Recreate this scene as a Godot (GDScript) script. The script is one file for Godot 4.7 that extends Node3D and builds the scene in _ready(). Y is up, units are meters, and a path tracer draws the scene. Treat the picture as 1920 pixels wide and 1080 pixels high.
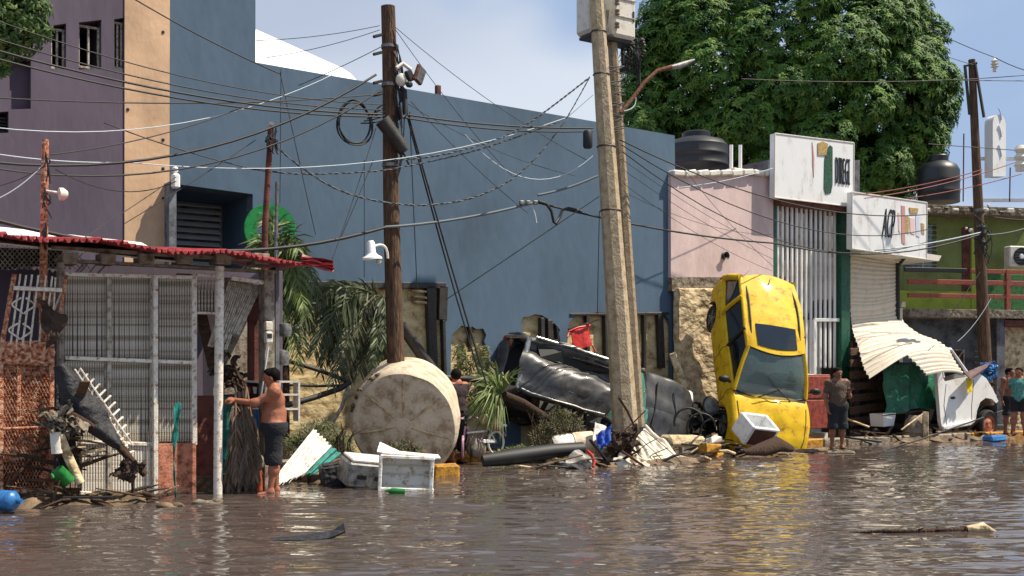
extends Node3D
# A flooded street after a storm: wrecked cars, poles, shops. Street runs along U (to the right and away); N is the facades' outward normal.
const FPX := 2200.0
const HY := 715.0
const EYE := 1.5
const TURN := 34.0
var U := Vector3(cos(deg_to_rad(TURN)), 0, -sin(deg_to_rad(TURN)))
var N := Vector3(sin(deg_to_rad(TURN)), 0, cos(deg_to_rad(TURN)))
var O := Vector3(-1.1, 0, -21.5)     # a point of the kerb line
var FB := Basis(Vector3(0, 1, 0), deg_to_rad(TURN))
var inv := Transform3D()
var rng := RandomNumberGenerator.new()
var used := {}
var T := {}      # textures
var K := {}      # materials

class M extends RefCounted:
	var st := SurfaceTool.new()
	var warp: Callable
	func _init() -> void:
		st.begin(Mesh.PRIMITIVE_TRIANGLES)
		st.set_smooth_group(-1)
	func sm(g: int) -> M:
		st.set_smooth_group(g if g >= 0 else -1)
		return self
	func w(v: Vector3) -> Vector3:
		return warp.call(v) if warp.is_valid() else v
	func t(a: Vector3, b: Vector3, c: Vector3) -> void:
		st.add_vertex(w(a)); st.add_vertex(w(c)); st.add_vertex(w(b))
	func q(a: Vector3, b: Vector3, c: Vector3, d: Vector3) -> void:
		t(a, b, c); t(a, c, d)
	func tq(p: Array, dir: Vector3) -> void:
		var n: Vector3 = (p[1] - p[0]).cross(p[2] - p[0])
		if n.dot(dir) < 0: p.reverse()
		t(p[0], p[1], p[2])
		if p.size() > 3: t(p[0], p[2], p[3])
	func box(c: Vector3, size: Vector3, bev := 0.0, b := Basis()) -> M:
		var h := size * 0.5
		bev = minf(bev, 0.45 * minf(size.x, minf(size.y, size.z)))
		var v := func(s: Vector3, ax: int) -> Vector3:
			var r := Vector3()
			for i in 3: r[i] = s[i] * (h[i] if i == ax or bev == 0.0 else h[i] - bev)
			return c + b * r
		for ax in 3:
			var e := (ax + 1) % 3
			var f := (ax + 2) % 3
			for s in [-1, 1]:
				var p := []
				for k in [[-1, -1], [1, -1], [1, 1], [-1, 1]]:
					var d := Vector3(); d[ax] = s; d[e] = k[0]; d[f] = k[1]
					p.append(v.call(d, ax))
				var dir := Vector3(); dir[ax] = s
				tq(p, b * dir)
				if bev > 0.0:
					for s2 in [-1, 1]:   # edge between faces ax,s and e,s2
						var a1 := Vector3(); a1[ax] = s; a1[e] = s2; a1[f] = -1
						var a2 := a1; a2[f] = 1
						var dd := Vector3(); dd[ax] = s; dd[e] = s2
						tq([v.call(a1, ax), v.call(a2, ax), v.call(a2, e), v.call(a1, e)], b * dd)
		if bev > 0.0:
			for i in 8:
				var s := Vector3(1 if i & 1 else -1, 1 if i & 2 else -1, 1 if i & 4 else -1)
				tq([v.call(s, 0), v.call(s, 1), v.call(s, 2)], b * s)
		return self
	func bar(a: Vector3, z: Vector3, wd: float, ht: float, bev := 0.0, upv := Vector3.UP) -> M:
		var d := (z - a)
		var x := d.normalized()
		if absf(x.dot(upv)) > 0.98: upv = Vector3(0.3, 0.1, 1)
		var s := x.cross(upv).normalized()
		return box((a + z) * 0.5, Vector3(d.length(), ht, wd), bev, Basis(x, s.cross(x), s))
	func tube(pts: Array, rad, sides := 6, cap := true) -> M:
		var n := pts.size()
		var rings := []
		var d0: Vector3 = (pts[1] - pts[0]).normalized()
		var s := d0.cross(Vector3.UP if absf(d0.y) < 0.9 else Vector3.RIGHT).normalized()
		for i in n:
			var dd: Vector3 = ((pts[mini(i + 1, n - 1)] - pts[maxi(i - 1, 0)]) as Vector3).normalized()
			s = (s - dd * s.dot(dd)).normalized()
			var o := dd.cross(s)
			var r: float = rad[mini(i, rad.size() - 1)] if rad is Array else rad
			var ring := []
			for k in sides:
				var a := TAU * k / sides
				ring.append(pts[i] + (s * cos(a) + o * sin(a)) * r)
			rings.append(ring)
		for i in n - 1:
			for k in sides:
				var k2 := (k + 1) % sides
				q(rings[i][k], rings[i][k2], rings[i + 1][k2], rings[i + 1][k])
		if cap:
			st.set_smooth_group(-1)
			for k in range(1, sides - 1):
				t(rings[0][0], rings[0][k + 1], rings[0][k])
				t(rings[n - 1][0], rings[n - 1][k], rings[n - 1][k + 1])
			st.set_smooth_group(1)
		return self
	func lathe(prof: Array, segs := 24, xf := Transform3D(), a0 := 0.0, a1 := TAU) -> M:
		var g := 2
		for i in prof.size() - 1:
			if i > 0:
				var e: Vector2 = prof[i] - prof[i - 1]
				var f: Vector2 = prof[i + 1] - prof[i]
				if absf(e.angle_to(f)) > 0.7: g += 1
			st.set_smooth_group(g)
			for k in segs:
				var b0 := a0 + (a1 - a0) * k / segs
				var b1 := a0 + (a1 - a0) * (k + 1) / segs
				var p := func(v: Vector2, a: float) -> Vector3: return xf * Vector3(v.x * cos(a), v.y, v.x * sin(a))
				var A: Vector3 = p.call(prof[i], b0); var B: Vector3 = p.call(prof[i], b1)
				var C: Vector3 = p.call(prof[i + 1], b1); var D: Vector3 = p.call(prof[i + 1], b0)
				if prof[i].x > 1e-5: t(A, C, B)
				if prof[i + 1].x > 1e-5: t(A, D, C)
		st.set_smooth_group(-1)
		return self
	func prism(poly: PackedVector2Array, z0: float, z1: float, xf := Transform3D(), rim := true) -> M:
		var area := 0.0
		for i in poly.size(): area += poly[i].cross(poly[(i + 1) % poly.size()])
		if area < 0: poly.reverse()
		var tr := Geometry2D.triangulate_polygon(poly)
		var f := func(v: Vector2, z: float) -> Vector3: return xf * Vector3(v.x, v.y, z)
		for i in range(0, tr.size(), 3):
			var a := poly[tr[i]]; var b := poly[tr[i + 1]]; var c := poly[tr[i + 2]]
			if (b - a).cross(c - a) < 0:
				var k := b; b = c; c = k
			t(f.call(a, z1), f.call(b, z1), f.call(c, z1))
			t(f.call(a, z0), f.call(c, z0), f.call(b, z0))
		if rim:
			for i in poly.size():
				var a := poly[i]; var b := poly[(i + 1) % poly.size()]
				q(f.call(a, z0), f.call(b, z0), f.call(b, z1), f.call(a, z1))
		return self
	func holed(poly: PackedVector2Array, holes: Array, z0: float, z1: float, xf := Transform3D()) -> M:
		var pieces := [poly]
		for h in holes:
			var c := 0.0
			for v in h: c += v.x / h.size()
			var nxt := []
			for p in pieces:
				if Geometry2D.intersect_polygons(p, h).is_empty():
					nxt.append(p)
					continue
				for half in [PackedVector2Array([Vector2(-500, -500), Vector2(c, -500), Vector2(c, 500), Vector2(-500, 500)]), PackedVector2Array([Vector2(c, -500), Vector2(500, -500), Vector2(500, 500), Vector2(c, 500)])]:
					for x in Geometry2D.intersect_polygons(p, half):
						for y in Geometry2D.clip_polygons(x, h): nxt.append(y)
			pieces = nxt
		for p in pieces: prism(p, z0, z1, xf)
		return self
	func patch(g: Array, th := 0.0) -> M:
		# g: rows of points; th: thickness
		var R := g.size()
		var C: int = g[0].size()
		var back := []
		if th > 0.0:
			for i in R:
				var row := []
				for j in C:
					var a: Vector3 = g[mini(i + 1, R - 1)][j] - g[maxi(i - 1, 0)][j]
					var b: Vector3 = g[i][mini(j + 1, C - 1)] - g[i][maxi(j - 1, 0)]
					row.append(g[i][j] - b.cross(a).normalized() * th)
				back.append(row)
		for i in R - 1:
			for j in C - 1:
				q(g[i][j], g[i][j + 1], g[i + 1][j + 1], g[i + 1][j])
				if th > 0.0: q(back[i][j], back[i + 1][j], back[i + 1][j + 1], back[i][j + 1])
		if th > 0.0:
			st.set_smooth_group(-1)
			for i in R - 1:
				q(g[i][0], g[i + 1][0], back[i + 1][0], back[i][0])
				q(g[i][C - 1], back[i][C - 1], back[i + 1][C - 1], g[i + 1][C - 1])
			for j in C - 1:
				q(g[0][j], back[0][j], back[0][j + 1], g[0][j + 1])
				q(g[R - 1][j], g[R - 1][j + 1], back[R - 1][j + 1], back[R - 1][j])
		return self
	func ball(c: Vector3, r: Vector3, segs := 10, b := Basis()) -> M:
		st.set_smooth_group(1)
		var rings := segs / 2
		for i in rings:
			for k in segs:
				var p := func(ii: int, kk: int) -> Vector3:
					var th := PI * ii / rings; var ph := TAU * kk / segs
					return c + b * (Vector3(sin(th) * cos(ph), cos(th), sin(th) * sin(ph)) * r)
				if i > 0: t(p.call(i, k), p.call(i, k + 1), p.call(i + 1, k + 1))
				if i < rings - 1: t(p.call(i, k), p.call(i + 1, k + 1), p.call(i + 1, k))
				elif i == rings - 1: t(p.call(i, k), p.call(i, k + 1), p.call(i + 1, k))
		st.set_smooth_group(-1)
		return self
	func mesh() -> ArrayMesh:
		st.generate_normals()
		return st.commit()

# ---------- places
func P(px: float, py: float, d: float) -> Vector3:
	return Vector3((px - 960.0) / FPX * d, EYE - (py - HY) / FPX * d, -d)
func FP(px: float, py: float, n: float) -> Vector3:      # where the street-parallel plane, n metres out from the kerb line, lies at that bearing
	var r := Vector3((px - 960.0) / FPX, -(py - HY) / FPX, -1)
	var c := Vector3(0, EYE, 0)
	return c + r * ((n + (O - c).dot(N)) / r.dot(N))
func G(px: float, py: float, y := 0.0) -> Vector3:
	return P(px, py, FPX * (EYE - y) / (py - HY))
func S(s: float, y: float, n: float) -> Vector3:
	return O + U * s + N * n + Vector3(0, y, 0)
func fl(px: float, py: float, n: float) -> Vector3: return inv * FP(px, py, n)
func pl(px: float, py: float, d: float) -> Vector3: return inv * P(px, py, d)
func f2(px: float, py: float, n: float) -> Vector2:
	var v := inv * FP(px, py, n)
	return Vector2(v.x, v.y)
func fpoly(pts: Array, n: float) -> PackedVector2Array:
	var r := PackedVector2Array()
	for p in pts: r.append(f2(p[0], p[1], n))
	return r
func fat(px: float, n: float, y := 0.0) -> Transform3D:      # street-aligned frame standing at that bearing
	var v := FP(px, HY, n); v.y = y
	return Transform3D(FB, v)
func at(v: Vector3, yaw := 0.0) -> Transform3D: return Transform3D(Basis(Vector3.UP, deg_to_rad(yaw)), v)
func fz(n: float) -> float: return (inv * S(0, 0, n)).z
func axes(x: Vector3, y: Vector3) -> Basis:
	x = x.normalized(); y = (y - x * x.dot(y)).normalized()
	return Basis(x, y, x.cross(y))

# ---------- nodes
func uniq(nm: String) -> String:
	if not used.has(nm):
		used[nm] = 0
		return nm
	used[nm] += 1
	return "%s_%03d" % [nm, used[nm]]
func tag(o: Node, label := "", cat := "", group := "", kind := "") -> void:
	if label: o.set_meta("label", label)
	if cat: o.set_meta("category", cat)
	if group: o.set_meta("group", group)
	if kind: o.set_meta("kind", kind)
func thing(nm: String, label: String, cat: String, xf := Transform3D(), group := "") -> Node3D:
	var o := Node3D.new()
	o.name = uniq(nm); add_child(o); o.transform = xf
	tag(o, label, cat, group)
	inv = xf.affine_inverse()
	return o
func part(nm: String, m, mat: Material, par: Node, xf := Transform3D(), kind := "") -> MeshInstance3D:
	var o := MeshInstance3D.new()
	o.name = nm
	o.mesh = m.mesh() if m is M else m
	o.material_override = mat
	o.transform = xf
	par.add_child(o, true)
	if kind: o.set_meta("kind", kind)
	return o
func single(nm: String, label: String, cat: String, m: M, mat: Material, xf := Transform3D(), group := "") -> MeshInstance3D:
	var o := part(uniq(nm), m, mat, self, xf)
	tag(o, label, cat, group)
	return o
func setting(nm: String, m: M, mat: Material, xf := Transform3D()) -> MeshInstance3D:
	var o := part(uniq(nm), m, mat, self, xf)
	o.set_meta("kind", "structure")
	return o
func R(a: float, b: float) -> float: return rng.randf_range(a, b)

# ---------- textures and materials (everything is mapped triplanar: no pictures are projected)
func nz(sd: int, freq: float, oct := 4, cell := false) -> FastNoiseLite:
	var f := FastNoiseLite.new()
	f.seed = sd; f.frequency = freq; f.fractal_octaves = oct
	f.noise_type = FastNoiseLite.TYPE_CELLULAR if cell else FastNoiseLite.TYPE_SIMPLEX_SMOOTH
	return f
func ramp(nm: String, sd: int, freq: float, oct: int, stops: Array, size := 512, cell := false) -> void:
	# stops: [[at, colour], ...] : the surface's own colours over a tiling noise
	var im := nz(sd, freq, oct, cell).get_seamless_image(size, size)
	im.convert(Image.FORMAT_L8)
	var fine := nz(sd + 77, 0.05, 5).get_seamless_image(size, size)
	fine.convert(Image.FORMAT_L8)
	var a := im.get_data()
	var b := fine.get_data()
	var lut := []
	for i in 256:
		var x := i / 255.0
		var c: Color = stops[0][1]
		for k in stops.size() - 1:
			if x >= stops[k][0]:
				c = (stops[k][1] as Color).lerp(stops[k + 1][1], clampf((x - stops[k][0]) / (stops[k + 1][0] - stops[k][0]), 0, 1))
		lut.append(c)
	var o := PackedByteArray()
	o.resize(size * size * 3)
	for i in a.size():
		var c: Color = lut[clampi(a[i] + (b[i] - 128) * 2 / 5, 0, 255)]
		o[i * 3] = c.r8; o[i * 3 + 1] = c.g8; o[i * 3 + 2] = c.b8
	T[nm] = ImageTexture.create_from_image(Image.create_from_data(size, size, false, Image.FORMAT_RGB8, o))
func grey(a: float) -> Color: return Color(a, a, a)
func bumpy(nm: String, sd: int, freq: float, oct: int, size := 512, cell := false) -> void:
	var im := nz(sd, freq, oct, cell).get_seamless_image(size, size)
	im.convert(Image.FORMAT_L8)
	T[nm] = ImageTexture.create_from_image(im)
func mk(nm: String, col, rough: float, tex := "", scale = 1.0, bump := "", bs := 0.0, opt := {}) -> StandardMaterial3D:
	var m := StandardMaterial3D.new()
	m.resource_name = nm
	m.albedo_color = Color(col) if col is String else col
	m.roughness = rough
	m.metallic = opt.get("metal", 0.0)
	m.metallic_specular = opt.get("spec", 0.5)
	if tex or bump:
		m.uv1_triplanar = true
		m.uv1_world_triplanar = opt.get("world", false)
		m.uv1_scale = scale if scale is Vector3 else Vector3.ONE * scale
	if tex: m.albedo_texture = T[tex]
	if bump:
		m.heightmap_enabled = true
		m.heightmap_texture = T[bump]
		m.heightmap_scale = bs
	if opt.has("coat"):
		m.clearcoat_enabled = true; m.clearcoat = opt.coat; m.clearcoat_roughness = 0.08
	if opt.has("back"):
		m.backlight_enabled = true; m.backlight = opt.back
	if opt.has("cull"): m.cull_mode = BaseMaterial3D.CULL_DISABLED
	if opt.has("alpha"):
		m.transparency = BaseMaterial3D.TRANSPARENCY_ALPHA; m.albedo_color.a = opt.alpha
	if opt.has("vcol"): m.vertex_color_use_as_albedo = true
	K[nm] = m
	return m

# ---------- bodies: bones (a, b, ra, rb) joined by a smooth minimum and meshed as surface nets
func nets(m: M, bones: Array, k := 40.0, cell := 0.016, planes := []) -> void:
	var lo := Vector3.ONE * 1e9
	var hi := -lo
	for b in bones:
		var r := maxf(b[2], b[3]) + 0.03
		for i in 2:
			lo = lo.min(b[i] - Vector3.ONE * r); hi = hi.max(b[i] + Vector3.ONE * r)
	var dim := ((hi - lo) / cell).ceil() + Vector3.ONE
	var nx := int(dim.x); var ny := int(dim.y); var nzz := int(dim.z)
	var sum := PackedFloat32Array()
	sum.resize(nx * ny * nzz)
	var reach := 0.035
	for b in bones:
		var r := maxf(b[2], b[3]) + reach
		var A: Vector3 = b[0]
		var D: Vector3 = b[1] - b[0]
		var L := maxf(D.length_squared(), 1e-9)
		var bl := ((A.min(b[1]) - Vector3.ONE * r - lo) / cell).floor().max(Vector3.ZERO)
		var bh := ((A.max(b[1]) + Vector3.ONE * r - lo) / cell).ceil().min(dim - Vector3.ONE)
		for z in range(int(bl.z), int(bh.z) + 1):
			for y in range(int(bl.y), int(bh.y) + 1):
				for x in range(int(bl.x), int(bh.x) + 1):
					var p := lo + Vector3(x, y, z) * cell - A
					var h := clampf(p.dot(D) / L, 0, 1)
					var d := (p - D * h).length() - lerpf(b[2], b[3], h)
					if d < reach: sum[(z * ny + y) * nx + x] += exp(-k * d)
	var val := PackedFloat32Array()
	val.resize(sum.size())
	for i in sum.size(): val[i] = -log(sum[i]) / k if sum[i] > 0.0 else 0.2
	if planes:
		for z in nzz:
			for y in ny:
				for x in nx:
					var i := (z * ny + y) * nx + x
					if val[i] < 0.03:
						for pn in planes: val[i] = maxf(val[i], pn.distance_to(lo + Vector3(x, y, z) * cell))
	var vid := PackedInt32Array()
	vid.resize(sum.size()); vid.fill(-1)
	var vs := []
	var step := [1, nx, nx * ny]
	var corner := []
	for c in 8: corner.append((c & 1) + ((c >> 1) & 1) * nx + ((c >> 2) & 1) * nx * ny)
	var edges := [[0, 1], [2, 3], [4, 5], [6, 7], [0, 2], [1, 3], [4, 6], [5, 7], [0, 4], [1, 5], [2, 6], [3, 7]]
	for z in nzz - 1:
		for y in ny - 1:
			for x in nx - 1:
				var i := (z * ny + y) * nx + x
				var neg := 0
				for c in 8:
					if val[i + corner[c]] < 0.0: neg += 1
				if neg == 0 or neg == 8: continue
				var p := Vector3()
				var cnt := 0
				for e in edges:
					var va := val[i + corner[e[0]]]
					var vb := val[i + corner[e[1]]]
					if (va < 0.0) != (vb < 0.0):
						var f := va / (va - vb)
						var c0: int = e[0]; var c1: int = e[1]
						p += Vector3(c0 & 1, (c0 >> 1) & 1, (c0 >> 2) & 1).lerp(Vector3(c1 & 1, (c1 >> 1) & 1, (c1 >> 2) & 1), f)
						cnt += 1
				vid[i] = vs.size()
				vs.append(lo + (Vector3(x, y, z) + p / cnt) * cell)
	m.sm(1)
	for z in range(1, nzz - 1):
		for y in range(1, ny - 1):
			for x in range(1, nx - 1):
				var i := (z * ny + y) * nx + x
				for ax in 3:
					var j: int = i + step[ax]
					if (val[i] < 0.0) == (val[j] < 0.0): continue
					var s1: int = step[(ax + 1) % 3]; var s2: int = step[(ax + 2) % 3]
					var a := vid[i]; var b := vid[i - s1]; var c := vid[i - s1 - s2]; var d := vid[i - s2]
					if a < 0 or b < 0 or c < 0 or d < 0: continue
					if val[i] < 0.0: m.q(vs[a], vs[b], vs[c], vs[d])
					else: m.q(vs[a], vs[d], vs[c], vs[b])
	m.sm(-1)
func arc(a: Vector3, b: Vector3, sag: float, n := 12) -> Array:
	var r := []
	for i in n + 1:
		var x := float(i) / n
		r.append(a.lerp(b, x) + Vector3(0, -sag * 4 * x * (1 - x), 0))
	return r
func bez(a: Vector3, b: Vector3, c: Vector3, n := 8) -> Array:
	var r := []
	for i in n + 1:
		var x := float(i) / n
		r.append(a.lerp(b, x).lerp(b.lerp(c, x), x))
	return r

func _ready() -> void:
	rng.seed = 7
	camera_and_light()
	materials()
	ground_and_water()
	mauve_building()
	blue_building()
	pink_building()
	shop_front()
	shutter_shop()
	green_building()
	far_things()
	trees()
	shack()
	rusty_gate()
	wood_pole()
	concrete_pole()
	other_poles()
	wires()
	yellow_car()
	grey_car()
	pickup()
	tank()
	bicycle()
	debris_left()
	debris_middle()
	debris_right()
	people()

func camera_and_light() -> void:
	var cam := Camera3D.new()
	cam.name = "camera"
	add_child(cam)
	cam.position = Vector3(0, EYE, 0)
	cam.set_frustum(1080.0 / FPX * 0.1, Vector2(0, (HY - 540.0) / FPX * 0.1), 0.1, 900.0)
	cam.current = true
	var sun := DirectionalLight3D.new()
	sun.name = "sun"
	add_child(sun)
	var dir := (-U * 1.0 - N * 0.67 - Vector3.UP * 1.95).normalized()
	sun.look_at_from_position(Vector3.ZERO, dir, Vector3.UP)
	sun.light_energy = 1.45
	sun.light_color = Color(1.0, 0.95, 0.87)
	sun.light_angular_distance = 0.5
	sun.shadow_enabled = true
	var env := Environment.new()
	env.background_mode = Environment.BG_SKY
	env.tonemap_mode = Environment.TONE_MAPPER_LINEAR
	env.tonemap_exposure = 1.68
	env.sdfgi_enabled = true; env.ssao_enabled = true; env.ssil_enabled = true
	# the air: blue with broken high cloud, the same all round
	var w := 768
	var h := 384
	var im := Image.create(w, h, false, Image.FORMAT_RGBF)
	var cl := nz(11, 0.85, 6)
	var cl2 := nz(31, 0.3, 3)
	for j in h:
		var el := PI * (0.5 - (j + 0.5) / h)
		for i in w:
			var az := TAU * (i + 0.5) / w
			var d := Vector3(cos(el) * sin(az), sin(el), cos(el) * cos(az))
			var c := Color(0.25, 0.33, 0.46).lerp(Color(0.19, 0.27, 0.42), clampf(sqrt(maxf(d.y, 0.0)) * 0.95, 0, 1))
			if d.y > -0.02:
				var s := d / (0.22 + maxf(d.y, 0.0)) * 1.3
				s.y *= 1.5
				var x := cl.get_noise_3d(s.x, s.y + 3.0, s.z) + 0.5 * cl2.get_noise_3d(s.x, s.y, s.z)
				var a := smoothstep(-0.26, 0.28, x + 0.10)
				c = c.lerp(Color(0.48, 0.51, 0.56).lerp(Color(0.30, 0.34, 0.42), smoothstep(0.1, 0.6, cl2.get_noise_3d(s.z, s.x, s.y) + 0.3)), a * 0.85)
			else:
				c = Color(0.20, 0.20, 0.19)
			im.set_pixel(i, j, c)
	var pm := PanoramaSkyMaterial.new()
	pm.panorama = ImageTexture.create_from_image(im)
	var sky := Sky.new()
	sky.sky_material = pm
	env.sky = sky
	var we := WorldEnvironment.new()
	we.name = "world_environment"
	we.environment = env
	add_child(we)

func materials() -> void:
	ramp("fine", 1, 0.02, 5, [[0.0, grey(0.72)], [0.45, grey(0.88)], [1.0, grey(1.0)]])
	ramp("patchy", 2, 0.008, 6, [[0.0, grey(0.5)], [0.3, grey(0.76)], [0.5, grey(0.9)], [1.0, grey(1.0)]])
	ramp("blotch", 3, 0.012, 5, [[0.0, Color(0.5, 0.46, 0.41)], [0.30, Color(0.70, 0.66, 0.60)], [0.5, Color(0.88, 0.86, 0.82)], [1.0, Color.WHITE]])
	ramp("cream", 4, 0.010, 6, [[0.0, Color("6b5a48")], [0.22, Color("9a8568")], [0.36, Color("d0bb92")], [0.5, Color("e4d2a8")], [0.68, Color("ecdfbe")], [1.0, Color("f3ecda")]], 768)
	ramp("ruin", 14, 0.014, 6, [[0.0, Color("6a5d4d")], [0.28, Color("a08d74")], [0.44, Color("c8b698")], [0.6, Color("dccfb2")], [1.0, Color("e9e1cd")]], 512)
	ramp("rust", 5, 0.013, 6, [[0.0, Color("4a2a1c")], [0.28, Color("7d452c")], [0.42, Color("b06a48")], [0.6, Color("c48a68")], [0.75, Color("c9a68a")], [1.0, Color("d8cfc2")]])
	ramp("rust_white", 6, 0.014, 6, [[0.0, Color("7a5238")], [0.2, Color("a8866a")], [0.34, Color("cdc5b8")], [1.0, Color("e4e2da")]])
	ramp("wood", 7, 0.02, 5, [[0.0, Color("3d3027")], [0.35, Color("5d4a3b")], [0.6, Color("7a6351")], [1.0, Color("917a66")]])
	ramp("concrete", 8, 0.014, 6, [[0.0, Color("8a7d6b")], [0.3, Color("aa9c87")], [0.5, Color("bfb29c")], [1.0, Color("d0c6b2")]])
	ramp("mud", 9, 0.012, 6, [[0.0, Color("2e241c")], [0.4, Color("53432f")], [0.6, Color("6b5842")], [1.0, Color("8c785d")]])
	ramp("tank", 10, 0.008, 6, [[0.0, Color("7f6c54")], [0.3, Color("a49078")], [0.45, Color("bba98f")], [0.62, Color("c9bba3")], [1.0, Color("d8cebb")]])
	ramp("muddy_white", 12, 0.010, 6, [[0.0, Color("8a7862")], [0.2, Color("b5a792")], [0.36, Color("d9d2c6")], [0.5, Color("e8e5de")], [1.0, Color("f0eee9")]])
	ramp("muddy_yellow", 13, 0.011, 6, [[0.0, Color("8a6c28")], [0.20, Color("b8922a")], [0.32, Color("deb81f")], [0.6, Color("ebc61e")], [1.0, Color("f0d030")]])
	ramp("leafy", 15, 0.03, 4, [[0.0, grey(0.6)], [1.0, grey(1.0)]], 256)
	ramp("drip", 16, 0.02, 5, [[0.0, grey(0.55)], [0.28, grey(0.8)], [0.4, grey(0.95)], [1.0, grey(1.0)]])
	ramp("pale_stain", 17, 0.010, 5, [[0.0, Color(0.62, 0.55, 0.47)], [0.2, Color(0.80, 0.76, 0.70)], [0.32, Color(0.95, 0.94, 0.92)], [1.0, Color.WHITE]])
	ramp("soft", 18, 0.006, 5, [[0.0, grey(0.80)], [0.4, grey(0.9)], [1.0, grey(1.0)]])
	ramp("white_soft", 19, 0.008, 5, [[0.0, Color(0.86, 0.84, 0.81)], [0.2, Color(0.94, 0.93, 0.92)], [0.36, Color(0.985, 0.985, 0.98)], [1.0, Color.WHITE]])
	bumpy("b_fine", 21, 0.05, 5)
	bumpy("b_lump", 22, 0.015, 5)
	bumpy("b_wave", 23, 0.010, 2, 1024)
	bumpy("b_wood", 24, 0.03, 4)
	var st := Vector3(0.5, 0.16, 0.5)
	mk("mauve", "625868", 0.9, "soft", Vector3(0.3, 0.07, 0.3), "b_fine", 0.5, {"world": true})
	mk("beige", "d9b592", 0.9, "soft", Vector3(0.45, 0.2, 0.45), "b_fine", 0.4, {"world": true})
	mk("blue", "526a80", 0.85, "soft", Vector3(0.2, 0.07, 0.2), "b_fine", 0.5, {"world": true})
	mk("room", "77746f", 0.9, "soft", 0.5)
	mk("grey_paint", "80858c", 0.85, "patchy", 0.5, "b_fine", 0.3)
	mk("cream", "e3dccb", 0.95, "cream", 0.42, "b_lump", 4.0, {"world": true})
	mk("ruin", "ece4d4", 0.95, "ruin", 0.6, "b_lump", 5.0, {"world": true})
	mk("black_steel", "332f2b", 0.6, "patchy", 1.2, "b_fine", 0.3)
	mk("pink", "dcc4c0", 0.9, "soft", Vector3(0.4, 0.14, 0.4), "b_fine", 0.4, {"world": true})
	mk("white_paint", "dfe1e2", 0.6, "white_soft", Vector3(0.5, 0.2, 0.5), "b_fine", 0.2)
	mk("white_metal", "e2e2df", 0.5, "white_soft", 0.9, "b_fine", 0.2)
	mk("green_paint", "17563f", 0.55, "drip", 0.8, "b_fine", 0.2)
	mk("shutter", "c6bcab", 0.55, "white_soft", Vector3(0.7, 0.5, 0.7), "b_fine", 0.3)
	mk("lime", "7e8a4c", 0.85, "soft", 0.5, "b_fine", 0.3)
	mk("bright_lime", "a3b646", 0.85, "soft", 0.6)
	mk("rail_red", "9a4f3f", 0.7, "drip", 1.0)
	mk("slab", "8d8478", 0.9, "blotch", 0.8, "b_lump", 2.0)
	mk("grey_wall", "6f7175", 0.9, "patchy", 0.4, "b_fine", 0.3)
	mk("black_plastic", "1d1f23", 0.45, "fine", 1.0)
	mk("roof_red", "a0373a", 0.45, "drip", 0.8)
	mk("dust_white", "d2cdc2", 0.7, "white_soft", 0.9, "b_fine", 0.3)
	mk("old_white", "ffffff", 0.75, "rust_white", 1.6, "b_fine", 0.4)
	mk("grey_bar", "bfbbb3", 0.65, "blotch", 1.5, "b_fine", 0.3)
	mk("rust", "ffffff", 0.85, "rust", 2.0, "b_fine", 1.0)
	mk("rust_dark", "8f7a6a", 0.85, "rust", 1.8, "b_fine", 1.0)
	mk("salmon", "c4826c", 0.9, "blotch", 0.8, "b_fine", 0.5)
	mk("brick_red", "6f3f36", 0.9, "patchy", 0.8, "b_fine", 0.5)
	mk("shack_grey", "a39c94", 0.9, "blotch", 0.8, "b_fine", 0.4)
	mk("wood_pole", "c4b5a2", 0.9, "wood", Vector3(2.2, 0.25, 2.2), "b_wood", 2.5)
	mk("plank", "c0b09c", 0.9, "wood", Vector3(0.6, 3.0, 3.0), "b_wood", 1.2)
	mk("bark", "8a7a6a", 0.95, "wood", Vector3(3, 1.2, 3), "b_lump", 2.0)
	mk("concrete", "e4ddd0", 0.9, "concrete", Vector3(0.9, 0.55, 0.9), "b_fine", 1.2)
	mk("kerb", "a0968a", 0.9, "blotch", 0.8, "b_fine", 1.0)
	mk("kerb_yellow", "c48e26", 0.75, "blotch", 1.2, "b_fine", 0.6)
	mk("mud", "ffffff", 0.8, "mud", 0.5, "b_lump", 4.0)
	mk("asphalt", "55504a", 0.9, "patchy", 0.4, "b_fine", 0.6, {"world": true})
	mk("pave", "b8a890", 0.9, "mud", 0.35, "b_fine", 1.0, {"world": true})
	mk("stained_concrete", "c6bdb0", 0.9, "concrete", Vector3(1.3, 0.8, 1.3), "b_fine", 1.2)
	mk("tank", "ffffff", 0.6, "tank", 0.55, "b_fine", 0.4)
	mk("muddy_white", "ffffff", 0.5, "muddy_white", 1.0, "b_fine", 0.3)
	mk("yellow_car", "e6e0d2", 0.55, "muddy_yellow", 0.55, "", 0, {"coat": 0.08, "spec": 0.32})
	mk("grey_car", "404145", 0.42, "blotch", 0.7, "", 0, {"metal": 0.15, "coat": 0.3})
	mk("white_car", "e6e7e6", 0.3, "white_soft", 0.5, "", 0, {"coat": 0.7})
	mk("chrome", "b9bcc0", 0.25, "blotch", 1.2, "", 0, {"metal": 0.85})
	mk("rubber", "1a1a1b", 0.85, "fine", 2.0, "b_fine", 0.3)
	mk("trim", "1c1d1f", 0.6, "fine", 2.0)
	mk("glass", Color(0.55, 0.66, 0.65), 0.08, "", 1.0, "", 0, {"alpha": 0.3})
	mk("dark_glass", "15191c", 0.06, "", 1.0, "", 0, {"spec": 0.7})
	mk("green_glass", Color(0.35, 0.62, 0.56), 0.08, "", 1, "", 0, {"alpha": 0.5})
	mk("tail_lamp", "8c1c16", 0.2)
	mk("amber", "7a4a26", 0.3)
	mk("seat", "6a6c6a", 0.9, "fine", 2.0)
	mk("wire", "16171a", 0.6)
	mk("wire_grey", "5a626a", 0.6)
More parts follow.
